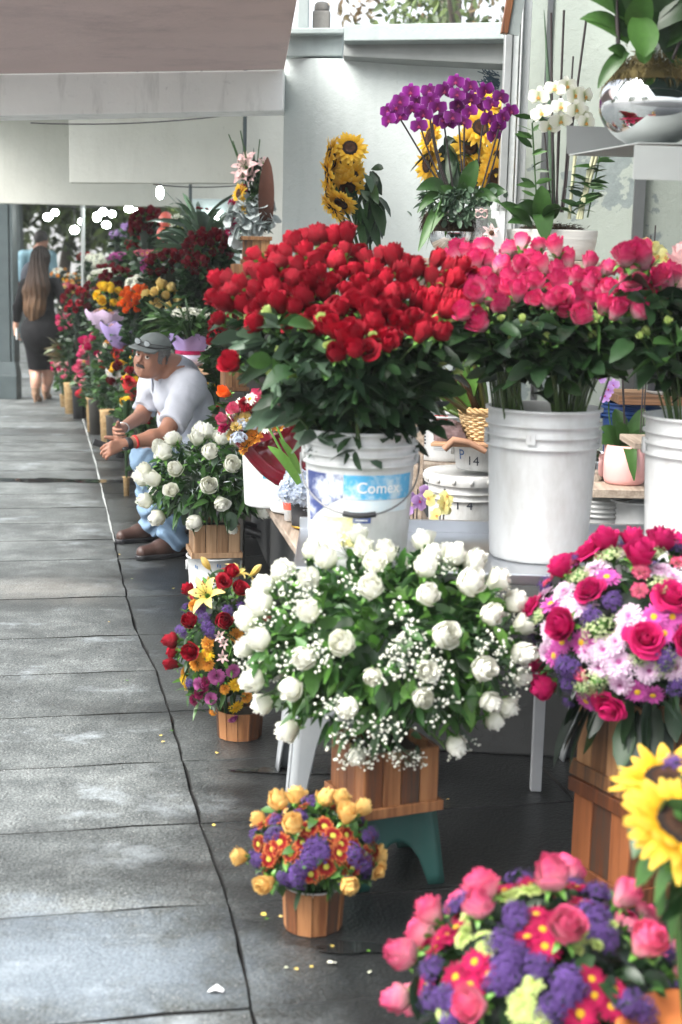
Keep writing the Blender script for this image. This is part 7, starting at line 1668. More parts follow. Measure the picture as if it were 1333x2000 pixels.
LT = leaf_mat('tree_leaf', (.04, .07, .02), (.14, .20, .05)); LT2 = leaf_mat('tree_leaf_autumn', (.10, .08, .03), (.26, .17, .08))
p = at(850, 40, 17); tree((p.x, 17, 0), 5.2, 1.3, 'thin crowned tree seen above the lintel against the white sky', 2, LT, 1500, .11, trunk_h=.55)
p = at(930, 40, 19); tree((p.x, 19.5, 0), 5.6, 1.2, 'brownish tree right of the thin crowned one above the lintel', 5, LT2, 1300, .11, trunk_h=.6)
p = atz(150, 620); 
for k, (dx, dd, h, cr, lb) in enumerate(((-4.9, 30.5, 4.6, 2.0, 'green tree at the far end of the passage, left'), (-6.6, 34, 5.5, 2.4, 'green tree at the far end of the passage, middle'), (-3.6, 36, 5.2, 2.2, 'green tree at the far end of the passage, right'), (-9.5, 33, 6, 2.5, 'green street tree left of the passage end'))):
    tree((dx, dd, 0), h, cr, lb, 20 + k, LT, 5200, .24, 'trees at the end of the passage', .35)
for k, (x, y, lb) in enumerate(((-14, -6, 'street tree reflected in the silver bowls, left'), (-9, -14, 'street tree reflected in the silver bowls, behind'), (-15, 8, 'street tree across the road'))):
    tree((x, y, 0), 7, 3, lb, 40 + k, LT, 2400, .3, 'trees across the street', .4)
q = [(-30, 44), (24, 42), (24, 50), (-30, 52)]
thing_box('far_building', 'pale grey building closing the view beyond the passage', 'building', q, 0, 7.5, stucco('far_wall', (.42, .43, .42), (.3, .3, .3), .5))
# ------------------------------------------------------------------ people: implicit surfaces, meshed with surface nets
def smin(a, b, k):
    h = np.clip(.5 + .5 * (b - a) / k, 0, 1); return b * (1 - h) + a * h - k * h * (1 - h)
def v3(p): return np.array([p[0], p[1], p[2]], float)
class Sdf:
    def __init__(s, k=.03): s.k = k; s.items = []
    def cone(s, a, b, ra, rb, k=None): s.items.append(('c', v3(a), v3(b), ra, rb, k or s.k)); return s
    def chain(s, pts, rs, k=None):
        for i in range(len(pts) - 1): s.cone(pts[i], pts[i + 1], rs[i], rs[i + 1], k)
        return s
    def ell(s, c, r, M=None, k=None, sub=False): s.items.append(('s' if sub else 'e', v3(c), v3(r), None if M is None else np.array(M), 0, k or s.k)); return s
    def __call__(s, P):
        d = None
        for it in s.items:
            if it[0] == 'c':
                _, a, b, ra, rb, k = it; ba = b - a; t = np.clip(((P - a) @ ba) / (ba @ ba + 1e-12), 0, 1)
                q = np.linalg.norm(P - a - t[:, None] * ba, axis=1) - (ra + (rb - ra) * t)
            else:
                _, c, r, M, _, k = it; X = P - c
                if M is not None: X = X @ M
                k0 = np.linalg.norm(X / r, axis=1); k1 = np.linalg.norm(X / (r * r), axis=1) + 1e-9; q = k0 * (k0 - 1) / k1
            if d is None: d = q
            elif it[0] == 's': d = -smin(-d, q, k)
            else: d = smin(d, q, k)
        return d
def surf(fn, lo, hi, h, B=6):
    lo = v3(lo); n = (np.ceil((v3(hi) - lo) / h / B).astype(int)) * B
    nb = n // B
    I = np.stack(np.meshgrid(*[np.arange(q) for q in nb], indexing='ij'), -1).reshape(-1, 3)
    cc = lo + (I * B + (B - 1) / 2) * h; cv = fn(cc)
    G = np.repeat(np.repeat(np.repeat(cv.reshape(nb), B, 0), B, 1), B, 2).astype(np.float32)
    act = I[np.abs(cv) < B * h * 1.15]
    off = np.stack(np.meshgrid(*[np.arange(B)] * 3, indexing='ij'), -1).reshape(-1, 3)
    for i0 in range(0, len(act), 4000):
        J = (act[i0:i0 + 4000, None, :] * B + off[None]).reshape(-1, 3); G[J[:, 0], J[:, 1], J[:, 2]] = fn(lo + J * h)
    G[0] = G[-1] = 1; G[:, 0] = G[:, -1] = 1; G[:, :, 0] = G[:, :, -1] = 1
    S = G < 0; sh = tuple(q - 1 for q in G.shape)
    cs = np.zeros(sh, np.int8); corners = [(a, b, c) for a in (0, 1) for b in (0, 1) for c in (0, 1)]
    for a, b, c in corners: cs += S[a:a + sh[0], b:b + sh[1], c:c + sh[2]]
    M = (cs > 0) & (cs < 8); C = np.argwhere(M); idx = np.full(sh, -1, np.int64); idx[M] = np.arange(len(C))
    acc = np.zeros((len(C), 3)); cnt = np.zeros(len(C))
    for c0 in corners:
        for ax in range(3):
            if c0[ax]: continue
            c1 = list(c0); c1[ax] = 1
            g0 = G[C[:, 0] + c0[0], C[:, 1] + c0[1], C[:, 2] + c0[2]]; g1 = G[C[:, 0] + c1[0], C[:, 1] + c1[1], C[:, 2] + c1[2]]
            m = (g0 < 0) != (g1 < 0); t = g0 / np.where(m, g0 - g1, 1); p = np.array(c0, float)[None].repeat(len(C), 0); p[:, ax] += t
            acc[m] += p[m]; cnt[m] += 1
    V = lo + (C + acc / cnt[:, None]) * h; F = []
    for ax in range(3):
        a, b = (ax + 1) % 3, (ax + 2) % 3
        s0 = np.take(S, range(0, S.shape[ax] - 1), ax); s1 = np.take(S, range(1, S.shape[ax]), ax)
        E = np.argwhere(s0 != s1); ok = (E[:, a] > 0) & (E[:, b] > 0) & (E[:, a] < sh[a]) & (E[:, b] < sh[b]); E = E[ok]
        fl = S[E[:, 0], E[:, 1], E[:, 2]]
        q = []
        for da, db in ((1, 1), (0, 1), (0, 0), (1, 0)):
            X = E.copy(); X[:, a] -= da; X[:, b] -= db; q.append(idx[X[:, 0], X[:, 1], X[:, 2]])
        Q = np.stack(q, 1); Q[~fl] = Q[~fl][:, ::-1]; F.append(Q)
    F = np.concatenate(F); F = F[(F >= 0).all(1)]
    return V, F
def body_obj(name, fn, lo, hi, h, mat, parent, org, tfn=None, relax=1):
    V, F = surf(fn, lo, hi, h)
    mb = MB(); mb.add(V - v3(org), F, tfn(V) if tfn else .5); o = mb.obj(name, mat, parent)
    if relax: m = o.modifiers.new('smooth', 'SMOOTH'); m.iterations = relax; m.factor = .5
    return o
def skin(name, c, red=.12):
    m, nt, ns, ls = nodes_of(name); v = coords(nt); n1 = noise(nt, v, 14, 4); n2 = noise(nt, v, 120, 3)
    col = mixc(nt, n1, [x * .82 for x in c], [min(1, c[0] * 1.15), c[1] * 1.02, c[2] * .98])
    p = princ(nt, col, .48, spec=.4, normal=bump(nt, n2, .25, .002)); p.inputs['Subsurface Weight'].default_value = .12; p.inputs['Subsurface Radius'].default_value = (.02, .008, .004); p.inputs['Subsurface Scale'].default_value = .5
    out(nt, p.outputs[0]); return m
def cloth(name, c, wave=0.0, rough=.85, c2=None, scale=300):
    m, nt, ns, ls = nodes_of(name); v = coords(nt); n1 = noise(nt, v, 18, 4); col = mixc(nt, n1, [x * .85 for x in c], [min(1, x * 1.1) for x in c])
    h = noise(nt, v, scale, 2)
    if wave:
        w = N(nt, 'ShaderNodeTexWave', bands_direction='Z'); w.inputs['Scale'].default_value = wave; w.inputs['Distortion'].default_value = .6; ls.new(v, w.inputs['Vector'])
        r = ramp(nt, [(.55, (0, 0, 0)), (.75, (1, 1, 1))], w.outputs[0]); col = mixc(nt, r.outputs[0], col, c2)
    fold = N(nt, 'ShaderNodeTexNoise'); fold.inputs['Scale'].default_value = 7; fold.inputs['Detail'].default_value = 2; fold.inputs['Distortion'].default_value = 1.2; ls.new(v, fold.inputs['Vector'])
    hm = N(nt, 'ShaderNodeMath', operation='MULTIPLY_ADD'); ls.new(fold.outputs[0], hm.inputs[0]); hm.inputs[1].default_value = 6.0; ls.new(h, hm.inputs[2])
    out(nt, princ(nt, col, rough, spec=.2, normal=bump(nt, hm.outputs[0], .35, .006)).outputs[0]); return m
def frame_from(f, roll=0.0):
    f = Vector(f).normalized(); z = (Vector((0, 0, 1)) - f * f.z).normalized(); z = Quaternion(f, roll) @ z; x = f.cross(z)
    return Matrix((x, f, z)).transposed()
def head_prims(S, o, M, sc=1.0, face=True):
    L = lambda x, y, z: v3(Vector(o) + M @ (Vector((x, y, z)) * sc)); E = lambda *r: [q * sc for q in r]
    S.ell(L(0, -.014, .030), E(.076, .098, .088), M, .02); S.ell(L(0, .022, -.035), E(.064, .068, .082), M, .03)
    S.ell(L(0, .044, -.085), E(.044, .042, .034), M, .03)
    for s in (-1, 1):
        S.ell(L(s * .038, .058, -.034), E(.026, .026, .032), M, .02); S.ell(L(s * .042, .030, -.078), E(.026, .034, .030), M, .02)
        S.ell(L(s * .079, -.008, -.008), E(.008, .019, .031), M, .006)
    if not face: return L
    S.cone(L(-.032, .080, .030), L(.032, .080, .030), .011 * sc, .011 * sc, .012)
    for s in (-1, 1): S.ell(L(s * .030, .092, .009), E(.018, .012, .010), M, .008, True)
    S.cone(L(0, .086, .016), L(0, .105, -.020), .007 * sc, .0095 * sc, .008)
    for s in (-1, 1):
        S.ell(L(s * .013, .098, -.028), E(.007, .009, .007), M, .005); S.ell(L(s * .030, .077, .009), E(.0135, .0135, .0135), M, .003)
        S.cone(L(s * .018, .088, -.030), L(s * .034, .072, -.062), .006 * sc, .006 * sc, .010)
    S.cone(L(-.020, .088, -.060), L(.020, .088, -.060), .006 * sc, .006 * sc, .005); S.cone(L(-.017, .087, -.071), L(.017, .087, -.071), .007 * sc, .007 * sc, .005)
    S.ell(L(0, .094, -.0655), E(.020, .008, .0018), M, .003, True); S.ell(L(0, .074, -.098), E(.020, .016, .016), M, .015)
    return L
def hand_prims(S, Wp, f, back, lat, curl=.5, thumb=(.6, .5), sc=1.0, spread=1.0):
    Wp, f, back, lat = Vector(Wp), Vector(f).normalized(), Vector(back).normalized(), Vector(lat).normalized()
    ls_ = (.072, .080, .074, .058); offs = (1.5, .5, -.5, -1.5)
    for i in range(4):
        kn = Wp + f * (.085 - .004 * abs(i - 1)) * sc + lat * (offs[i] * .0195) * sc
        S.cone(Wp + lat * offs[i] * .010 * sc, kn, .014 * sc, .0115 * sc, .012)
        d = (f + lat * offs[i] * .06 * spread).normalized(); p = kn; ang = curl * (.55 + .12 * i); r_ = .0093
        for seg, q in enumerate((.46, .30, .24)):
            ax = d.cross(-back).normalized(); d = Quaternion(ax, ang * (1, 1.15, .8)[seg]) @ d
            e2 = p + d * ls_[i] * q * 1.05 * sc; S.cone(p, e2, r_ * sc, (r_ - .0011) * sc, .003); p = e2; r_ -= .0011
    b0 = Wp + f * .022 * sc + lat * .026 * sc - back * .004; d = (f * thumb[0] + lat * thumb[1] - back * .25).normalized()
    S.cone(Wp + f * .012, b0 + d * .02 * sc, .015 * sc, .0135 * sc, .010); p = b0 + d * .02 * sc
    for q, r0, r1 in ((.034, .0125, .0105), (.028, .0105, .0088)):
        d = (d + f * .25 - back * .12).normalized(); S.cone(p, p + d * q * sc, r0 * sc, r1 * sc, .004); p = p + d * q * sc

# ---------------- the seated man
J = lambda x, y, d: at(x, y, d)
mo = Vector((J(390, 900, 7.5).x, 7.5, 0))
MAN = empty('person', mo, 'seated man in a pale polo shirt, jeans and grey cap leaning on his knees', 'person')
sk = skin('skin_tan', (.34, .175, .115))
hM = frame_from((-.46, -.86, -.06), math.radians(-12)); ho = J(296, 694, 7.38)
neck = J(335, 722, 7.50); shN, shF = J(371, 756, 7.33), J(303, 752, 7.76); elN, elF = J(322, 850, 7.12), J(277, 812, 7.66)
wrN, wrF = J(243, 868, 7.0), J(235, 839, 7.28)
hip = J(388, 885, 7.55); bel = J(374, 832, 7.52); che = J(357, 785, 7.52); upc = J(345, 742, 7.54)
hpN, hpF = J(398, 905, 7.42), J(392, 900, 7.70); knN, knF = J(291, 898, 7.20), J(288, 890, 7.62); anN, anF = J(338, 1062, 7.34), J(296, 1034, 7.74)
HK = .94
S = Sdf(.03)
L = head_prims(S, ho, hM, HK)
S.cone(L(0, -.015, -.06), neck, .060, .070, .03); S.cone(neck, upc, .07, .10, .05)
S.chain([upc, che, bel, hip], [.105, .125, .14, .125], .06); S.cone(shN, shF, .065, .065, .05)
S.cone(upc, shN, .09, .07, .05); S.cone(upc, shF, .09, .07, .05)
S.chain([shN, elN], [.056, .042], .03); S.cone(elN, elN.lerp(wrN, .3), .041, .041, .02); S.cone(elN.lerp(wrN, .3), wrN, .041, .026, .02)
S.chain([shF, elF], [.055, .042], .03); S.cone(elF, wrF, .041, .025, .02)
S.chain([hpN, knN, anN], [.085, .062, .042], .03); S.chain([hpF, knF, anF], [.085, .062, .042], .03)
fN = (J(206, 879, 6.93) - wrN); hand_prims(S, wrN, fN, (-.15, -.9, .35), (.1, .35, .9), 1.0, (.85, .5), .98)
fF = (J(204, 866, 7.04) - wrF); latF = Vector((-.1, -.1, 1)); latF = (latF - fF.normalized() * latF.dot(fF.normalized())).normalized(); bkF = fF.normalized().cross(latF); bkF = bkF if bkF.y > 0 else -bkF
hand_prims(S, wrF, fF, bkF, latF, .9, (.8, .6), .98)
lo = [min(q[i] for q in (hip, elN, wrN, ho, anN, anF, hpN, hpF, elF, J(180, 880, 6.95))) - .22 for i in range(3)]; hi = [max(q[i] for q in (hip, elN, wrN, ho, anN, anF, shF, hpF, shN)) + .24 for i in range(3)]
lo[2] = .02
body_obj('body', S, lo, hi, .0042, sk, MAN, mo)
# face details
def hair_shell(parent, name, fn, cutfn, lo, hi, h, mat, org): 
    return body_obj(name, lambda P: np.maximum(fn(P), cutfn(P)), lo, hi, h, mat, parent, org, None, 1)
LOC = lambda P: ((P - v3(ho)) @ np.array(hM)) / HK       # head space
def n3(P, f, s=0): return (np.sin(P[:, 0] * f + s) + np.sin(P[:, 1] * f * 1.13 + 1.3 + s) + np.sin(P[:, 2] * f * .93 + 2.1 + s) + np.sin((P[:, 0] + P[:, 2]) * f * 1.7 + s)) / 4
HS = Sdf(.02); head_prims(HS, ho, hM, HK, False)
GREYH = plain('hair_grey', (.16, .155, .15), .7, var=.7, scale=90, bmp=1.0)
def hcut(P):
    X = LOC(P); side = np.maximum(np.abs(X[:, 2] - .016 - np.clip(-X[:, 1], -.02, .1) * -.15) - .046, X[:, 1] - .034 + np.maximum(0, -.01 - X[:, 2]) * .6)
    ear = .034 - np.linalg.norm((X - np.array([0, -.008, -.012])) * np.array([0, 1, .8]), axis=1)
    return np.maximum(side, np.where(np.abs(X[:, 0]) > .06, ear - .008, -1))
hair_shell(MAN, 'hair', lambda P: HS(P) - .0095 + .003 * n3(P, 400), hcut, [q - .16 for q in ho], [q + .16 for q in ho], .003, GREYH, mo)
CAPM = cloth('cap_grey', (.20, .225, .22), scale=500)
CS = Sdf(.02); LL = lambda x, y, z: v3(ho + hM @ (Vector((x, y, z)) * HK))
CS.ell(LL(0, -.014, .048), [.087 * HK, .108 * HK, .076 * HK], hM)
cap = body_obj('cap', lambda P: np.maximum(CS(P), -(LOC(P)[:, 2] - .050 - .05 * np.clip(LOC(P)[:, 1], -.1, .1) * .3)), [q - .17 for q in ho], [q + .18 for q in ho], .003, CAPM, MAN, mo)
mb = MB(); V = []
for i in range(9):
    for j in range(13):
        u = i / 8; a = -1.05 + 2.1 * j / 12; r0 = .100; ext = .078 * u * math.cos(a * .95) ** .5
        x = math.sin(a) * (.088 + .01 * u); y = math.cos(a) * .100 - .012 + ext; z = .062 - .004 * u - .020 * (math.sin(a)) ** 2 * (.4 + .6 * u)
        V.append(tuple(ho + hM @ (Vector((x, y, z)) * HK) - mo))
mb.add(V, grid_faces(9, 13)); o = mb.obj('visor', CAPM, cap); m_ = o.modifiers.new('t', 'SOLIDIFY'); m_.thickness = .005
mb = MB(); tube(mb, [ho + hM @ (Vector((.0915 * math.sin(a), .114 * math.cos(a) - .012, .064)) * HK) - mo for a in np.linspace(0, 6.283, 40, endpoint=False)], .0035, 5, closed=True); mb.obj('hat_band', BLACKP, cap)
mb = MB()
for s in (-1, 1):
    c0_ = Vector((s * .030, .106, .084)); tube(mb, [ho + hM @ ((c0_ + Vector((.021 * math.cos(a), -.006 * abs(math.cos(a)), .016 * math.sin(a)))) * HK) - mo for a in np.linspace(0, 6.283, 18, endpoint=False)], .002, 5, closed=True)
    tube(mb, [ho + hM @ (Vector(q) * HK) - mo for q in ((s * .05, .098, .086), (s * .088, .04, .080), (s * .096, -.02, .072))], .0018, 5)
tube(mb, [ho + hM @ (Vector((x, .110, .087)) * HK) - mo for x in (-.010, 0, .010)], .002, 5); g_o = mb.obj('sunglasses', BLACKP, MAN)
mb = MB()
for s in (-1, 1):
    c0_ = Vector((s * .030, .1075, .084)); V = [tuple(ho + hM @ (c0_ * HK) - mo)] + [tuple(ho + hM @ ((c0_ + Vector((.020 * math.cos(a), -.006 * abs(math.cos(a)), .015 * math.sin(a)))) * HK) - mo) for a in np.linspace(0, 6.283, 16, endpoint=False)]
    mb.add(V, [(0, 1 + i, 1 + (i + 1) % 16) for i in range(16)])
mb.obj('lens', plain('lens_grey', (.30, .33, .34), .1), g_o)
EYEW = plain('eye_white', (.55, .52, .48), .25); IRIS = plain('iris', (.02, .012, .008), .1)
for s in (-1, 1):
    c0_ = ho + hM @ (Vector((s * .030, .0795, .008)) * HK); mb = MB(); ball(mb, tuple(c0_ - mo), .0128, 12); e_ = mb.obj('eye', EYEW, MAN)
    look = (CAM - c0_).normalized(); mb = MB(); ball(mb, tuple(c0_ - mo + look * .0088), .0068, 10); mb.obj('iris', IRIS, e_)
    mb = MB(); tube(mb, [ho + hM @ (Vector((s * x, y, z)) * HK) - mo for x, y, z in ((.014, .0955, .0285), (.030, .0945, .033), (.046, .082, .028))], [.003, .0042, .002], 6); mb.obj('eyebrow', GREYH, MAN)
    mb = MB(); tube(mb, [ho + hM @ (Vector((s * x, y, z)) * HK) - mo for x, y, z in ((.015, .092, .0175), (.030, .0955, .0190), (.044, .083, .0130))], .0022, 6); mb.obj('eyelid', sk, MAN)
mb = MB(); tube(mb, [ho + hM @ (Vector((x, y, z)) * HK) - mo for x, y, z in ((-.030, .078, -.058), (-.018, .093, -.049), (0, .099, -.0465), (.018, .093, -.049), (.030, .078, -.058))], [.004, .0085, .0075, .0085, .004], 7); mb.obj('moustache', plain('moustache', (.045, .038, .034), .8, var=.6, scale=200, bmp=1.0), MAN)
# polo shirt
T_ = Sdf(.04)
T_.chain([upc, che, bel, hip], [.112, .134, .150, .146], .06); T_.cone(neck + Vector((.0, 0, -.03)), upc, .082, .11, .05)
T_.cone(upc, shN, .10, .085, .05); T_.cone(upc, shF, .10, .085, .05)
T_.cone(shN, shN.lerp(elN, .80), .080, .070, .04); T_.cone(shF, shF.lerp(elF, .82), .078, .072, .04)
pc, pd = v3(shN.lerp(elN, .78)), v3((elN - shN).normalized()); qc, qd = v3(shF.lerp(elF, .80)), v3((elF - shF).normalized())
nkp, nkd = v3(neck + Vector((0, 0, .01))), v3(Vector((-.40, -.42, .81)).normalized())
armN = v3(shN.lerp(elN, .85)); armF = v3(shF.lerp(elF, .9))
def shirt(P):
    d = T_(P)
    near = np.linalg.norm(P - armN, axis=1) < .14; nearF = np.linalg.norm(P - armF, axis=1) < .12
    d = np.where(near, np.maximum(d, (P - pc) @ pd), d); d = np.where(nearF, np.maximum(d, (P - qc) @ qd), d)
    d = np.where(np.linalg.norm(P - nkp - nkd * .05, axis=1) < .125, np.maximum(d, (P - nkp) @ nkd - .012), d)
    d = np.maximum(d, (hip.z - .135) - P[:, 2])
    u = (P - v3(shN)) @ v3((bel - shN).normalized()); w = P @ v3((-.5, -.3, .8))
    s2 = (P - v3(shN)) @ v3((elN - shN).normalized())
    d = d + .0045 * np.sin(s2 * 85 + 14 * P[:, 2]) * np.clip(1 - np.linalg.norm(P - v3(shN.lerp(elN, .55)), axis=1) / .15, 0, 1)
    return d + .010 * np.sin(w * 44 + 3 * np.sin(u * 9)) * np.clip(1 - np.abs(P[:, 2] - bel.z - .06) / .22, 0, 1) + .0045 * n3(P, 26) + .0018 * n3(P, 60)
slo = [min(q[i] for q in (hip, elN, elF, shN, shF)) - .2 for i in range(3)]; shi = [max(q[i] for q in (hip, elN, elF, shN, shF, neck)) + .2 for i in range(3)]
SH = cloth('polo_cloth', (.50, .52, .57), 60, .85, (.44, .46, .52))
so = body_obj('polo_shirt', shirt, slo, shi, .006, SH, MAN, mo, relax=2)
mb = MB()   # collar: two folded wings round the neck, and the open placket
nu = neck + (Vector(L(0, -.015, -.06)) - neck).normalized() * .012; ax = Vector((-.40, -.42, .81)).normalized(); fw = (Vector((-.75, -.6, -.1)) - ax * Vector((-.75, -.6, -.1)).dot(ax)).normalized(); sw = ax.cross(fw)
V = []
for i in range(25):
    a = .32 + (6.283 - .64) * i / 24; dirv = fw * math.cos(a) + sw * math.sin(a); low = .030 + .045 * max(0, math.cos(a)) ** 2
    for r_, z in ((.080, .010), (.088, .034), (.099, .020), (.120 + low * .25, -low)): V.append(tuple(nu + dirv * r_ + ax * z - mo))
mb.add(V, grid_faces(25, 4)); o = mb.obj('collar', cloth('collar_cloth', (.40, .43, .50)), so); o.modifiers.new('t', 'SOLIDIFY').thickness = .003
# jeans
JN = Sdf(.035)
JN.chain([hpN, knN], [.108, .088], .04); JN.chain([knN, anN + Vector((.01, 0, .02))], [.086, .072], .03); JN.chain([hpF, knF], [.105, .086], .04); JN.chain([knF, anF + Vector((.01, 0, .02))], [.084, .070], .03); JN.cone(hpN, hpF, .125, .125, .05); JN.cone(hip + Vector((0, 0, -.04)), hip, .14, .14, .04)
def jeans(P):
    d = JN(P); d = np.where(P[:, 1] < 7.55, np.maximum(d, anN.z - .025 - P[:, 2]), np.maximum(d, anF.z - .025 - P[:, 2])); d = np.maximum(d, P[:, 2] - hip.z - .07)
    low = np.clip((.45 - P[:, 2]) / .3, 0, 1)
    return d + (.003 + .006 * low) * np.sin(P[:, 2] * 75 + 5 * np.sin(P[:, 0] * 22)) + .002 * n3(P, 50)
jl = [min(q[i] for q in (hpN, hpF, knN, knF, anN, anF)) - .15 for i in range(3)]; jh = [max(q[i] for q in (hpN, hpF, knN, knF, anN, anF)) + .18 for i in range(3)]
body_obj('jeans', jeans, jl, jh, .006, cloth('denim', (.20, .30, .42), scale=500), MAN, mo, relax=1)
# shoes
def shoe(ank, toe, z0=0.0):
    d = Vector((toe.x - ank.x, toe.y - ank.y, 0)).normalized(); a = Vector((ank.x, ank.y, 0)) - d * .03
    Sx = Sdf(.03); Sx.cone(a + Vector((0, 0, .052)), a + d * .10 + Vector((0, 0, .050)), .038, .040); Sx.cone(a + d * .10 + Vector((0, 0, .050)), a + d * .215 + Vector((0, 0, .040)), .042, .034); Sx.cone(a + d * .01 + Vector((0, 0, .06)), a + d * .02 + Vector((0, 0, .115)), .038, .044); Sx.cone(a + d * .05 + Vector((0, 0, .08)), a + d * .12 + Vector((0, 0, .062)), .034, .03)
    f = lambda P: np.maximum(Sx(P), .022 - P[:, 2]); l_ = [min(a[i], (a + d * .24)[i]) - .07 for i in range(2)] + [.0]; h_ = [max(a[i], (a + d * .24)[i]) + .07 for i in range(2)] + [.17]
    s_ = body_obj('shoe', f, l_, h_, .004, plain('shoe_brown', (.055, .027, .02), .42, var=.35, scale=20), MAN, mo)
    So = Sdf(.02); So.cone(a + Vector((0, 0, .02)), a + d * .10 + Vector((0, 0, .02)), .043, .044); So.cone(a + d * .10 + Vector((0, 0, .02)), a + d * .22 + Vector((0, 0, .02)), .046, .038)
    body_obj('sole', lambda P: np.maximum(np.maximum(So(P), P[:, 2] - .028), .002 - P[:, 2]), l_, h_, .004, BLACKP, s_, mo)
    mb = MB(); sd_ = Vector((-d.y, d.x, 0))
    for k in range(4):
        c_ = a + d * (.075 + .022 * k) + Vector((0, 0, .112 - .010 * k)); tube(mb, [c_ - sd_ * .02 - mo + Vector((0, 0, -.006)), c_ - mo, c_ + sd_ * .02 - mo + Vector((0, 0, -.006))], .0025, 5)
    mb.obj('lace', plain('lace', (.3, .26, .22), .8), s_)
shoe(J(342, 1070, 7.34), J(270, 1085, 7.22)); shoe(J(298, 1040, 7.76), J(245, 1050, 7.66))
def cuff(c, axis, r, w, mat, nm):
    q = Vector(axis).to_track_quat('Z', 'Y'); mb = MB()
    V = [tuple(Vector(c) + q @ Vector((rr * math.cos(a), rr * math.sin(a) * .86, z)) - mo) for rr, z in ((r, -w), (r + .004, -w * .8), (r + .004, w * .8), (r, w)) for a in np.linspace(0, 6.283, 20, endpoint=False)]
    mb.add(V, [(j * 20 + i, j * 20 + (i + 1) % 20, (j + 1) * 20 + (i + 1) % 20, (j + 1) * 20 + i) for j in range(3) for i in range(20)]); return mb.obj(nm, mat, MAN)
w_ = cuff(elN.lerp(wrN, .90), wrN - elN, .032, .014, BLACKP, 'watch'); mb = MB(); c_ = elN.lerp(wrN, .90) + Vector((-.01, -.03, -.022)); ball(mb, tuple(c_ - mo), .020, 12, sz=.5); mb.obj('watch_face', BLACKP, w_)
cuff(elN.lerp(wrN, .73), wrN - elN, .0355, .006, plain('band_scarlet', (.6, .02, .02), .6), 'bracelet'); cuff(elF.lerp(wrF, .88), wrF - elF, .031, .004, plain('silver', (.6, .6, .58), .3, .9), 'silver_bracelet')
p = J(197, 868, 6.99); mb = MB(); tube(mb, [(-.035, 0, .012), (.03, .015, -.012)], [.017, .017], 12); tag(mb.obj('phone_case', BLACKP, loc=p), 'small black cylindrical case held in the seated man hands', 'case')
# office chair under him
cp = Vector((J(430, 1060, 7.5).x, 7.62, 0)); e = empty('office_chair', cp, 'low black office chair on castors under the seated man', 'chair')
sz_ = hip.z - .165
mb = MB(); box(mb, (-.24, -.23, sz_ - .06), (.22, .23, sz_ - .01)); bevel(mb.obj('seat', BLACKP, e, smooth=False), .02, 3)
mb = MB(); lathe(mb, [(.03, .10), (.03, .28), (.02, .28), (.02, sz_ - .06)], 14, cap0=True); mb.obj('column', BLACKP, e)
for k in range(5):
    a = 1.2566 * k - .35; d = Vector((math.cos(a), math.sin(a), 0)); mb = MB(); tube(mb, [Vector((0, 0, .115)), d * .15 + Vector((0, 0, .105)), d * .29 + Vector((0, 0, .075))], [.030, .025, .016], 8); o = mb.obj('base_arm', BLACKP, e)
    mb = MB(); t_ = Vector((-d.y, d.x, 0)) * .012; c_ = d * .285 + Vector((0, 0, .028))
    for s in (-1, 1): 
        q = [c_ + t_ * s * 1.4 + Vector((.0, 0, 0)) + (d * math.cos(x) + Vector((0, 0, 1)) * math.sin(x)) * .014 for x in np.linspace(0, 6.283, 14, endpoint=False)]; tube(mb, q, .012, 6, closed=True)
    mb.obj('castor', BLACKP, o)

# ---------------- the woman walking away
wo_ = Vector((J(80, 800, 15).x, 15, 0)); WM = empty('person', wo_, 'woman with very long brown hair in a tight black dress walking away', 'person')
K = lambda x, y, d=15.0: at(x, y, d); sw_ = skin('skin_fair', (.55, .33, .24))
S = Sdf(.04); wh = K(80, 507); whM = frame_from((.12, .99, -.05)); L2 = head_prims(S, wh, whM, .92)
wnk, wch, wwa, whp = K(81, 535), K(80, 570), K(82, 605), K(84, 645)
S.cone(L2(0, -.01, -.06), wnk, .05, .055); S.chain([wnk, wch, wwa, whp], [.06, .105, .10, .15], .06)
sl, sr = K(50, 556), K(108, 553); el, er = K(36, 600, 15.1), K(128, 592, 14.85); wl, wr = K(31, 640, 15.15), K(133, 592, 14.6)
wr = K(126, 582, 15.25)
S.cone(wch, sl, .08, .05); S.cone(wch, sr, .08, .05); S.chain([sl, el, wl], [.05, .042, .026], .02); S.chain([sr, er, wr], [.05, .042, .026], .02)
hand_prims(S, wl, (0, .02, -1), (-1, 0, 0), (0, 1, 0), .7, (.8, .3), .95); hand_prims(S, wr, (-.1, 1, .1), (0, 0, 1), (-1, 0, 0), .6, (.8, .5), .95)
kl, kr, al, ar = K(70, 722), K(96, 722, 15.1), K(71, 775, 14.95), K(90, 770, 15.25)
S.chain([whp + Vector((-.07, 0, 0)), kl, al], [.12, .062, .036], .03); S.chain([whp + Vector((.07, 0, 0)), kr, ar], [.12, .062, .036], .03)
S.ell(K(71, 745, 14.93), (.052, .055, .09)); S.ell(K(93, 742, 15.12), (.052, .055, .09))
wl_ = [wo_.x - .42, 14.4, .03]; wh_ = [wo_.x + .45, 15.6, 1.75]
body_obj('body', S, wl_, wh_, .006, sw_, WM, wo_)
D_ = Sdf(.05); D_.chain([wnk + Vector((0, 0, -.05)), wch, wwa, whp], [.10, .130, .112, .178], .07); D_.ell(K(84, 650, 14.92), (.215, .19, .20), None, .08); D_.chain([whp + Vector((-.06, 0, 0)), K(72, 716)], [.15, .090], .06); D_.chain([whp + Vector((.06, 0, 0)), K(95, 716, 15.08)], [.15, .090], .06)
D_.cone(wch, sl, .09, .06); D_.cone(wch, sr, .09, .06); D_.chain([sl, el, el.lerp(wl, .55)], [.060, .054, .046], .02); D_.chain([sr, er, er.lerp(wr, .7)], [.060, .054, .046], .02)
hz_ = K(84, 722).z
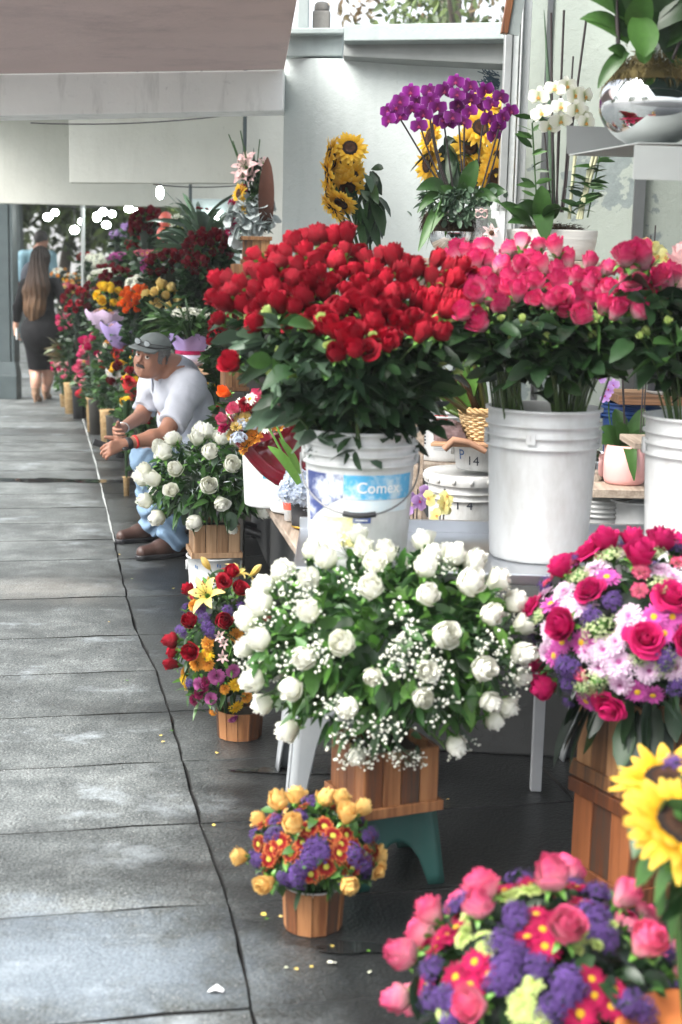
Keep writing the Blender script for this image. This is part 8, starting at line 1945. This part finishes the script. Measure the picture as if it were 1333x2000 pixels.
body_obj('black_dress', lambda P: np.maximum(np.maximum(D_(P), hz_ - P[:, 2]), P[:, 2] - (wnk.z - .035)) + .0025 * n3(P, 30), wl_, wh_, .008, cloth('dress_black', (.004, .004, .005), rough=.8), WM, wo_)
H_ = Sdf(.04); H_.ell(v3(wh + Vector((0, -.005, .025))), (.098, .110, .115)); H_.chain([wh + Vector((0, -.06, -.02)), K(76, 560, 14.84), K(70, 600, 14.82), K(67, 622, 14.83)], [.085, .105, .095, .055], .05); H_.chain([wh + Vector((-.03, -.05, -.06)), K(60, 570, 14.85), K(54, 612, 14.84)], [.07, .075, .035], .04)
def hairf(P):
    a = np.arctan2(P[:, 0] - wh.x, P[:, 1] - 15.05); d = H_(P) + .0055 * np.sin(a * 34 + 4 * np.sin(P[:, 2] * 7)) + .003 * np.sin(a * 90 + 3 * np.sin(P[:, 2] * 11))
    return np.maximum(d, -np.linalg.norm((P - v3(wh + Vector((.02, .11, -.03)))) / np.array([.08, .09, .13]), axis=1) * .08 + .07)
m, nt, ns, ls = nodes_of('hair_brown'); tc = N(nt, 'ShaderNodeTexCoord'); sx = N(nt, 'ShaderNodeSeparateXYZ'); ls.new(tc.outputs['Object'], sx.inputs[0]); mr = N(nt, 'ShaderNodeMapRange'); mr.inputs[1].default_value = wh.z + .08; mr.inputs[2].default_value = K(67, 620).z; ls.new(sx.outputs['Z'], mr.inputs[0])
st_ = noise(nt, coords(nt, 'Object', (60, 60, 2)), 1.5, 3); r = ramp(nt, [(0, (.010, .007, .006)), (.45, (.035, .021, .014)), (1, (.15, .085, .045))], mr.outputs[0]); c = mixc(nt, 1.0, r.outputs[0], mixc(nt, st_, (.5, .5, .5), (1.5, 1.5, 1.5)), 'MULTIPLY'); out(nt, princ(nt, c, .6, spec=.15, normal=bump(nt, st_, .6, .01)).outputs[0])
body_obj('long_hair', hairf, [wo_.x - .32, 14.6, .85], [wo_.x + .25, 15.4, 1.80], .006, m, WM, wo_)
def heel(ank, gy):
    g_ = Vector((ank.x, ank.y, 0)); Sx = Sdf(.02); Sx.cone(g_ + Vector((0, -.02, .10)), g_ + Vector((0, -.02, .15)), .040, .042); Sx.cone(g_ + Vector((0, -.01, .095)), g_ + Vector((0, .13, .03)), .036, .028); Sx.cone(g_ + Vector((0, .13, .03)), g_ + Vector((0, .19, .022)), .034, .020); Sx.cone(g_ + Vector((0, -.045, .09)), g_ + Vector((0, -.05, .012)), .022, .011)
    body_obj('ankle_boot', lambda P: np.maximum(Sx(P), .002 - P[:, 2]), [g_.x - .08, g_.y - .12, -.01], [g_.x + .08, g_.y + .25, .22], .005, plain('boot_tan', (.22, .13, .075), .5, var=.3), WM, wo_)
heel(al, 0); heel(ar, 0)
mb = MB(); box(mb, (-.006, -.035, -.06), (.006, .035, .06)); tag(bevel(mb.obj('phone', WHITE, None, smooth=False, loc=K(34, 652, 15.08)), .003), 'white phone held low in the woman left hand', 'phone')

# ---------------- the man further down the passage
fo = Vector((K(76, 700, 21).x, 21.0, 0)); FM = empty('person', fo, 'dark haired walker in a light blue shirt with a black backpack, behind the woman', 'person')
Q = lambda x, y, z: fo + Vector((x, y, z)); S = Sdf(.04); fh = K(82, 468, 21); fM = frame_from((.75, .65, -.1)); head_prims(S, fh, fM, 1.0); dz = fh.z - 1.60
for fn_, extra in ((S, 0), ):
    fn_.cone(fh + Vector((-.01, -.01, -.06)), Q(0, 0, 1.42 + dz), .055, .06); fn_.chain([Q(0, 0, 1.42 + dz), Q(0, 0, 1.25), Q(0, 0, .98)], [.08, .14, .13], .06); fn_.cone(Q(-.19, -.03, 1.38 + dz), Q(.19, .03, 1.38 + dz), .06, .06)
    fn_.chain([Q(.20, .03, 1.36 + dz), Q(.26, .10, 1.10), Q(.38, .28, 1.12)], [.055, .045, .03]); fn_.chain([Q(-.20, -.03, 1.36 + dz), Q(-.27, -.03, 1.08), Q(-.27, .05, .86)], [.055, .045, .03])
    fn_.chain([Q(-.09, 0, .92), Q(-.10, .08, .50), Q(-.10, -.02, .09)], [.095, .062, .042]); fn_.chain([Q(.09, 0, .92), Q(.10, .02, .50), Q(.10, -.10, .10)], [.095, .062, .042])
    fn_.cone(Q(-.10, -.04, .05), Q(-.10, .13, .04), .042, .034); fn_.cone(Q(.10, -.12, .05), Q(.10, .05, .04), .042, .034)
hand_prims(S, Q(-.27, .05, .86), (0, .2, -1), (-1, 0, 0), (0, 1, 0), .6); hand_prims(S, Q(.38, .28, 1.12), (.6, .6, .1), (0, 0, 1), (-.7, .7, 0), .6)
body_obj('body', S, [fo.x - .42, 20.6, .0], [fo.x + .52, 21.6, 1.95], .009, sk, FM, fo)
T2 = Sdf(.04); T2.chain([Q(0, 0, 1.40 + dz), Q(0, 0, 1.25), Q(0, 0, .92)], [.10, .165, .16], .06); T2.cone(Q(-.19, -.03, 1.37 + dz), Q(.19, .03, 1.37 + dz), .075, .075); T2.cone(Q(.20, .03, 1.36 + dz), Q(.24, .07, 1.18), .07, .066); T2.cone(Q(-.20, -.03, 1.36 + dz), Q(-.25, -.03, 1.16), .07, .066)
body_obj('blue_shirt', lambda P: np.maximum(T2(P), .88 - P[:, 2]), [fo.x - .42, 20.6, .8], [fo.x + .42, 21.4, 1.75], .011, cloth('shirt_blue', (.20, .34, .40)), FM, fo)
T3 = Sdf(.04); T3.chain([Q(-.09, 0, .90), Q(-.10, .08, .50), Q(-.10, -.02, .10)], [.125, .085, .065]); T3.chain([Q(.09, 0, .90), Q(.10, .02, .50), Q(.10, -.10, .12)], [.125, .085, .065])
body_obj('trousers', lambda P: np.maximum(T3(P), P[:, 2] - .93), [fo.x - .4, 20.6, .02], [fo.x + .4, 21.4, 1.0], .012, cloth('trousers_dark', (.03, .035, .045)), FM, fo)
HH = Sdf(.02); head_prims(HH, fh, fM, 1.0, False)
body_obj('hair', lambda P: np.maximum(HH(P) - .014 + .004 * n3(P, 200), np.maximum(((P - v3(fh)) @ np.array(fM))[:, 1] - .055 - ((P - v3(fh)) @ np.array(fM))[:, 2] * .3, -.01 - ((P - v3(fh)) @ np.array(fM))[:, 2] + np.minimum(0, ((P - v3(fh)) @ np.array(fM))[:, 1]) * .6)), [q - .16 for q in fh], [q + .18 for q in fh], .006, plain('hair_black', (.018, .014, .012), .6, bmp=.8, scale=60), FM, fo)
BP = Sdf(.03); BP.ell(Q(-.04, -.20, 1.18), (.16, .10, .24)); bp = body_obj('backpack', BP, [fo.x - .3, 20.55, .85], [fo.x + .25, 21.05, 1.5], .010, plain('backpack', (.03, .035, .05), .7), FM, fo)
tag(FM, None)
# ------------------------------------------------------------------ thin bright haze volume, added so the far aisle looks paler
mb = MB(); box(mb, (-303, -303, -1.05), (303, 303, 9.2))
hm = bpy.data.materials.new('haze'); hm.use_nodes = True; nt = hm.node_tree; nt.nodes.clear()
pv = nt.nodes.new('ShaderNodeVolumePrincipled'); pv.inputs['Color'].default_value = (.93, .96, .96, 1); pv.inputs['Density'].default_value = .0018; pv.inputs['Anisotropy'].default_value = .2
oo = nt.nodes.new('ShaderNodeOutputMaterial'); nt.links.new(pv.outputs[0], oo.inputs['Volume'])
tag(mb.obj('haze', hm, smooth=False), kind='stuff')
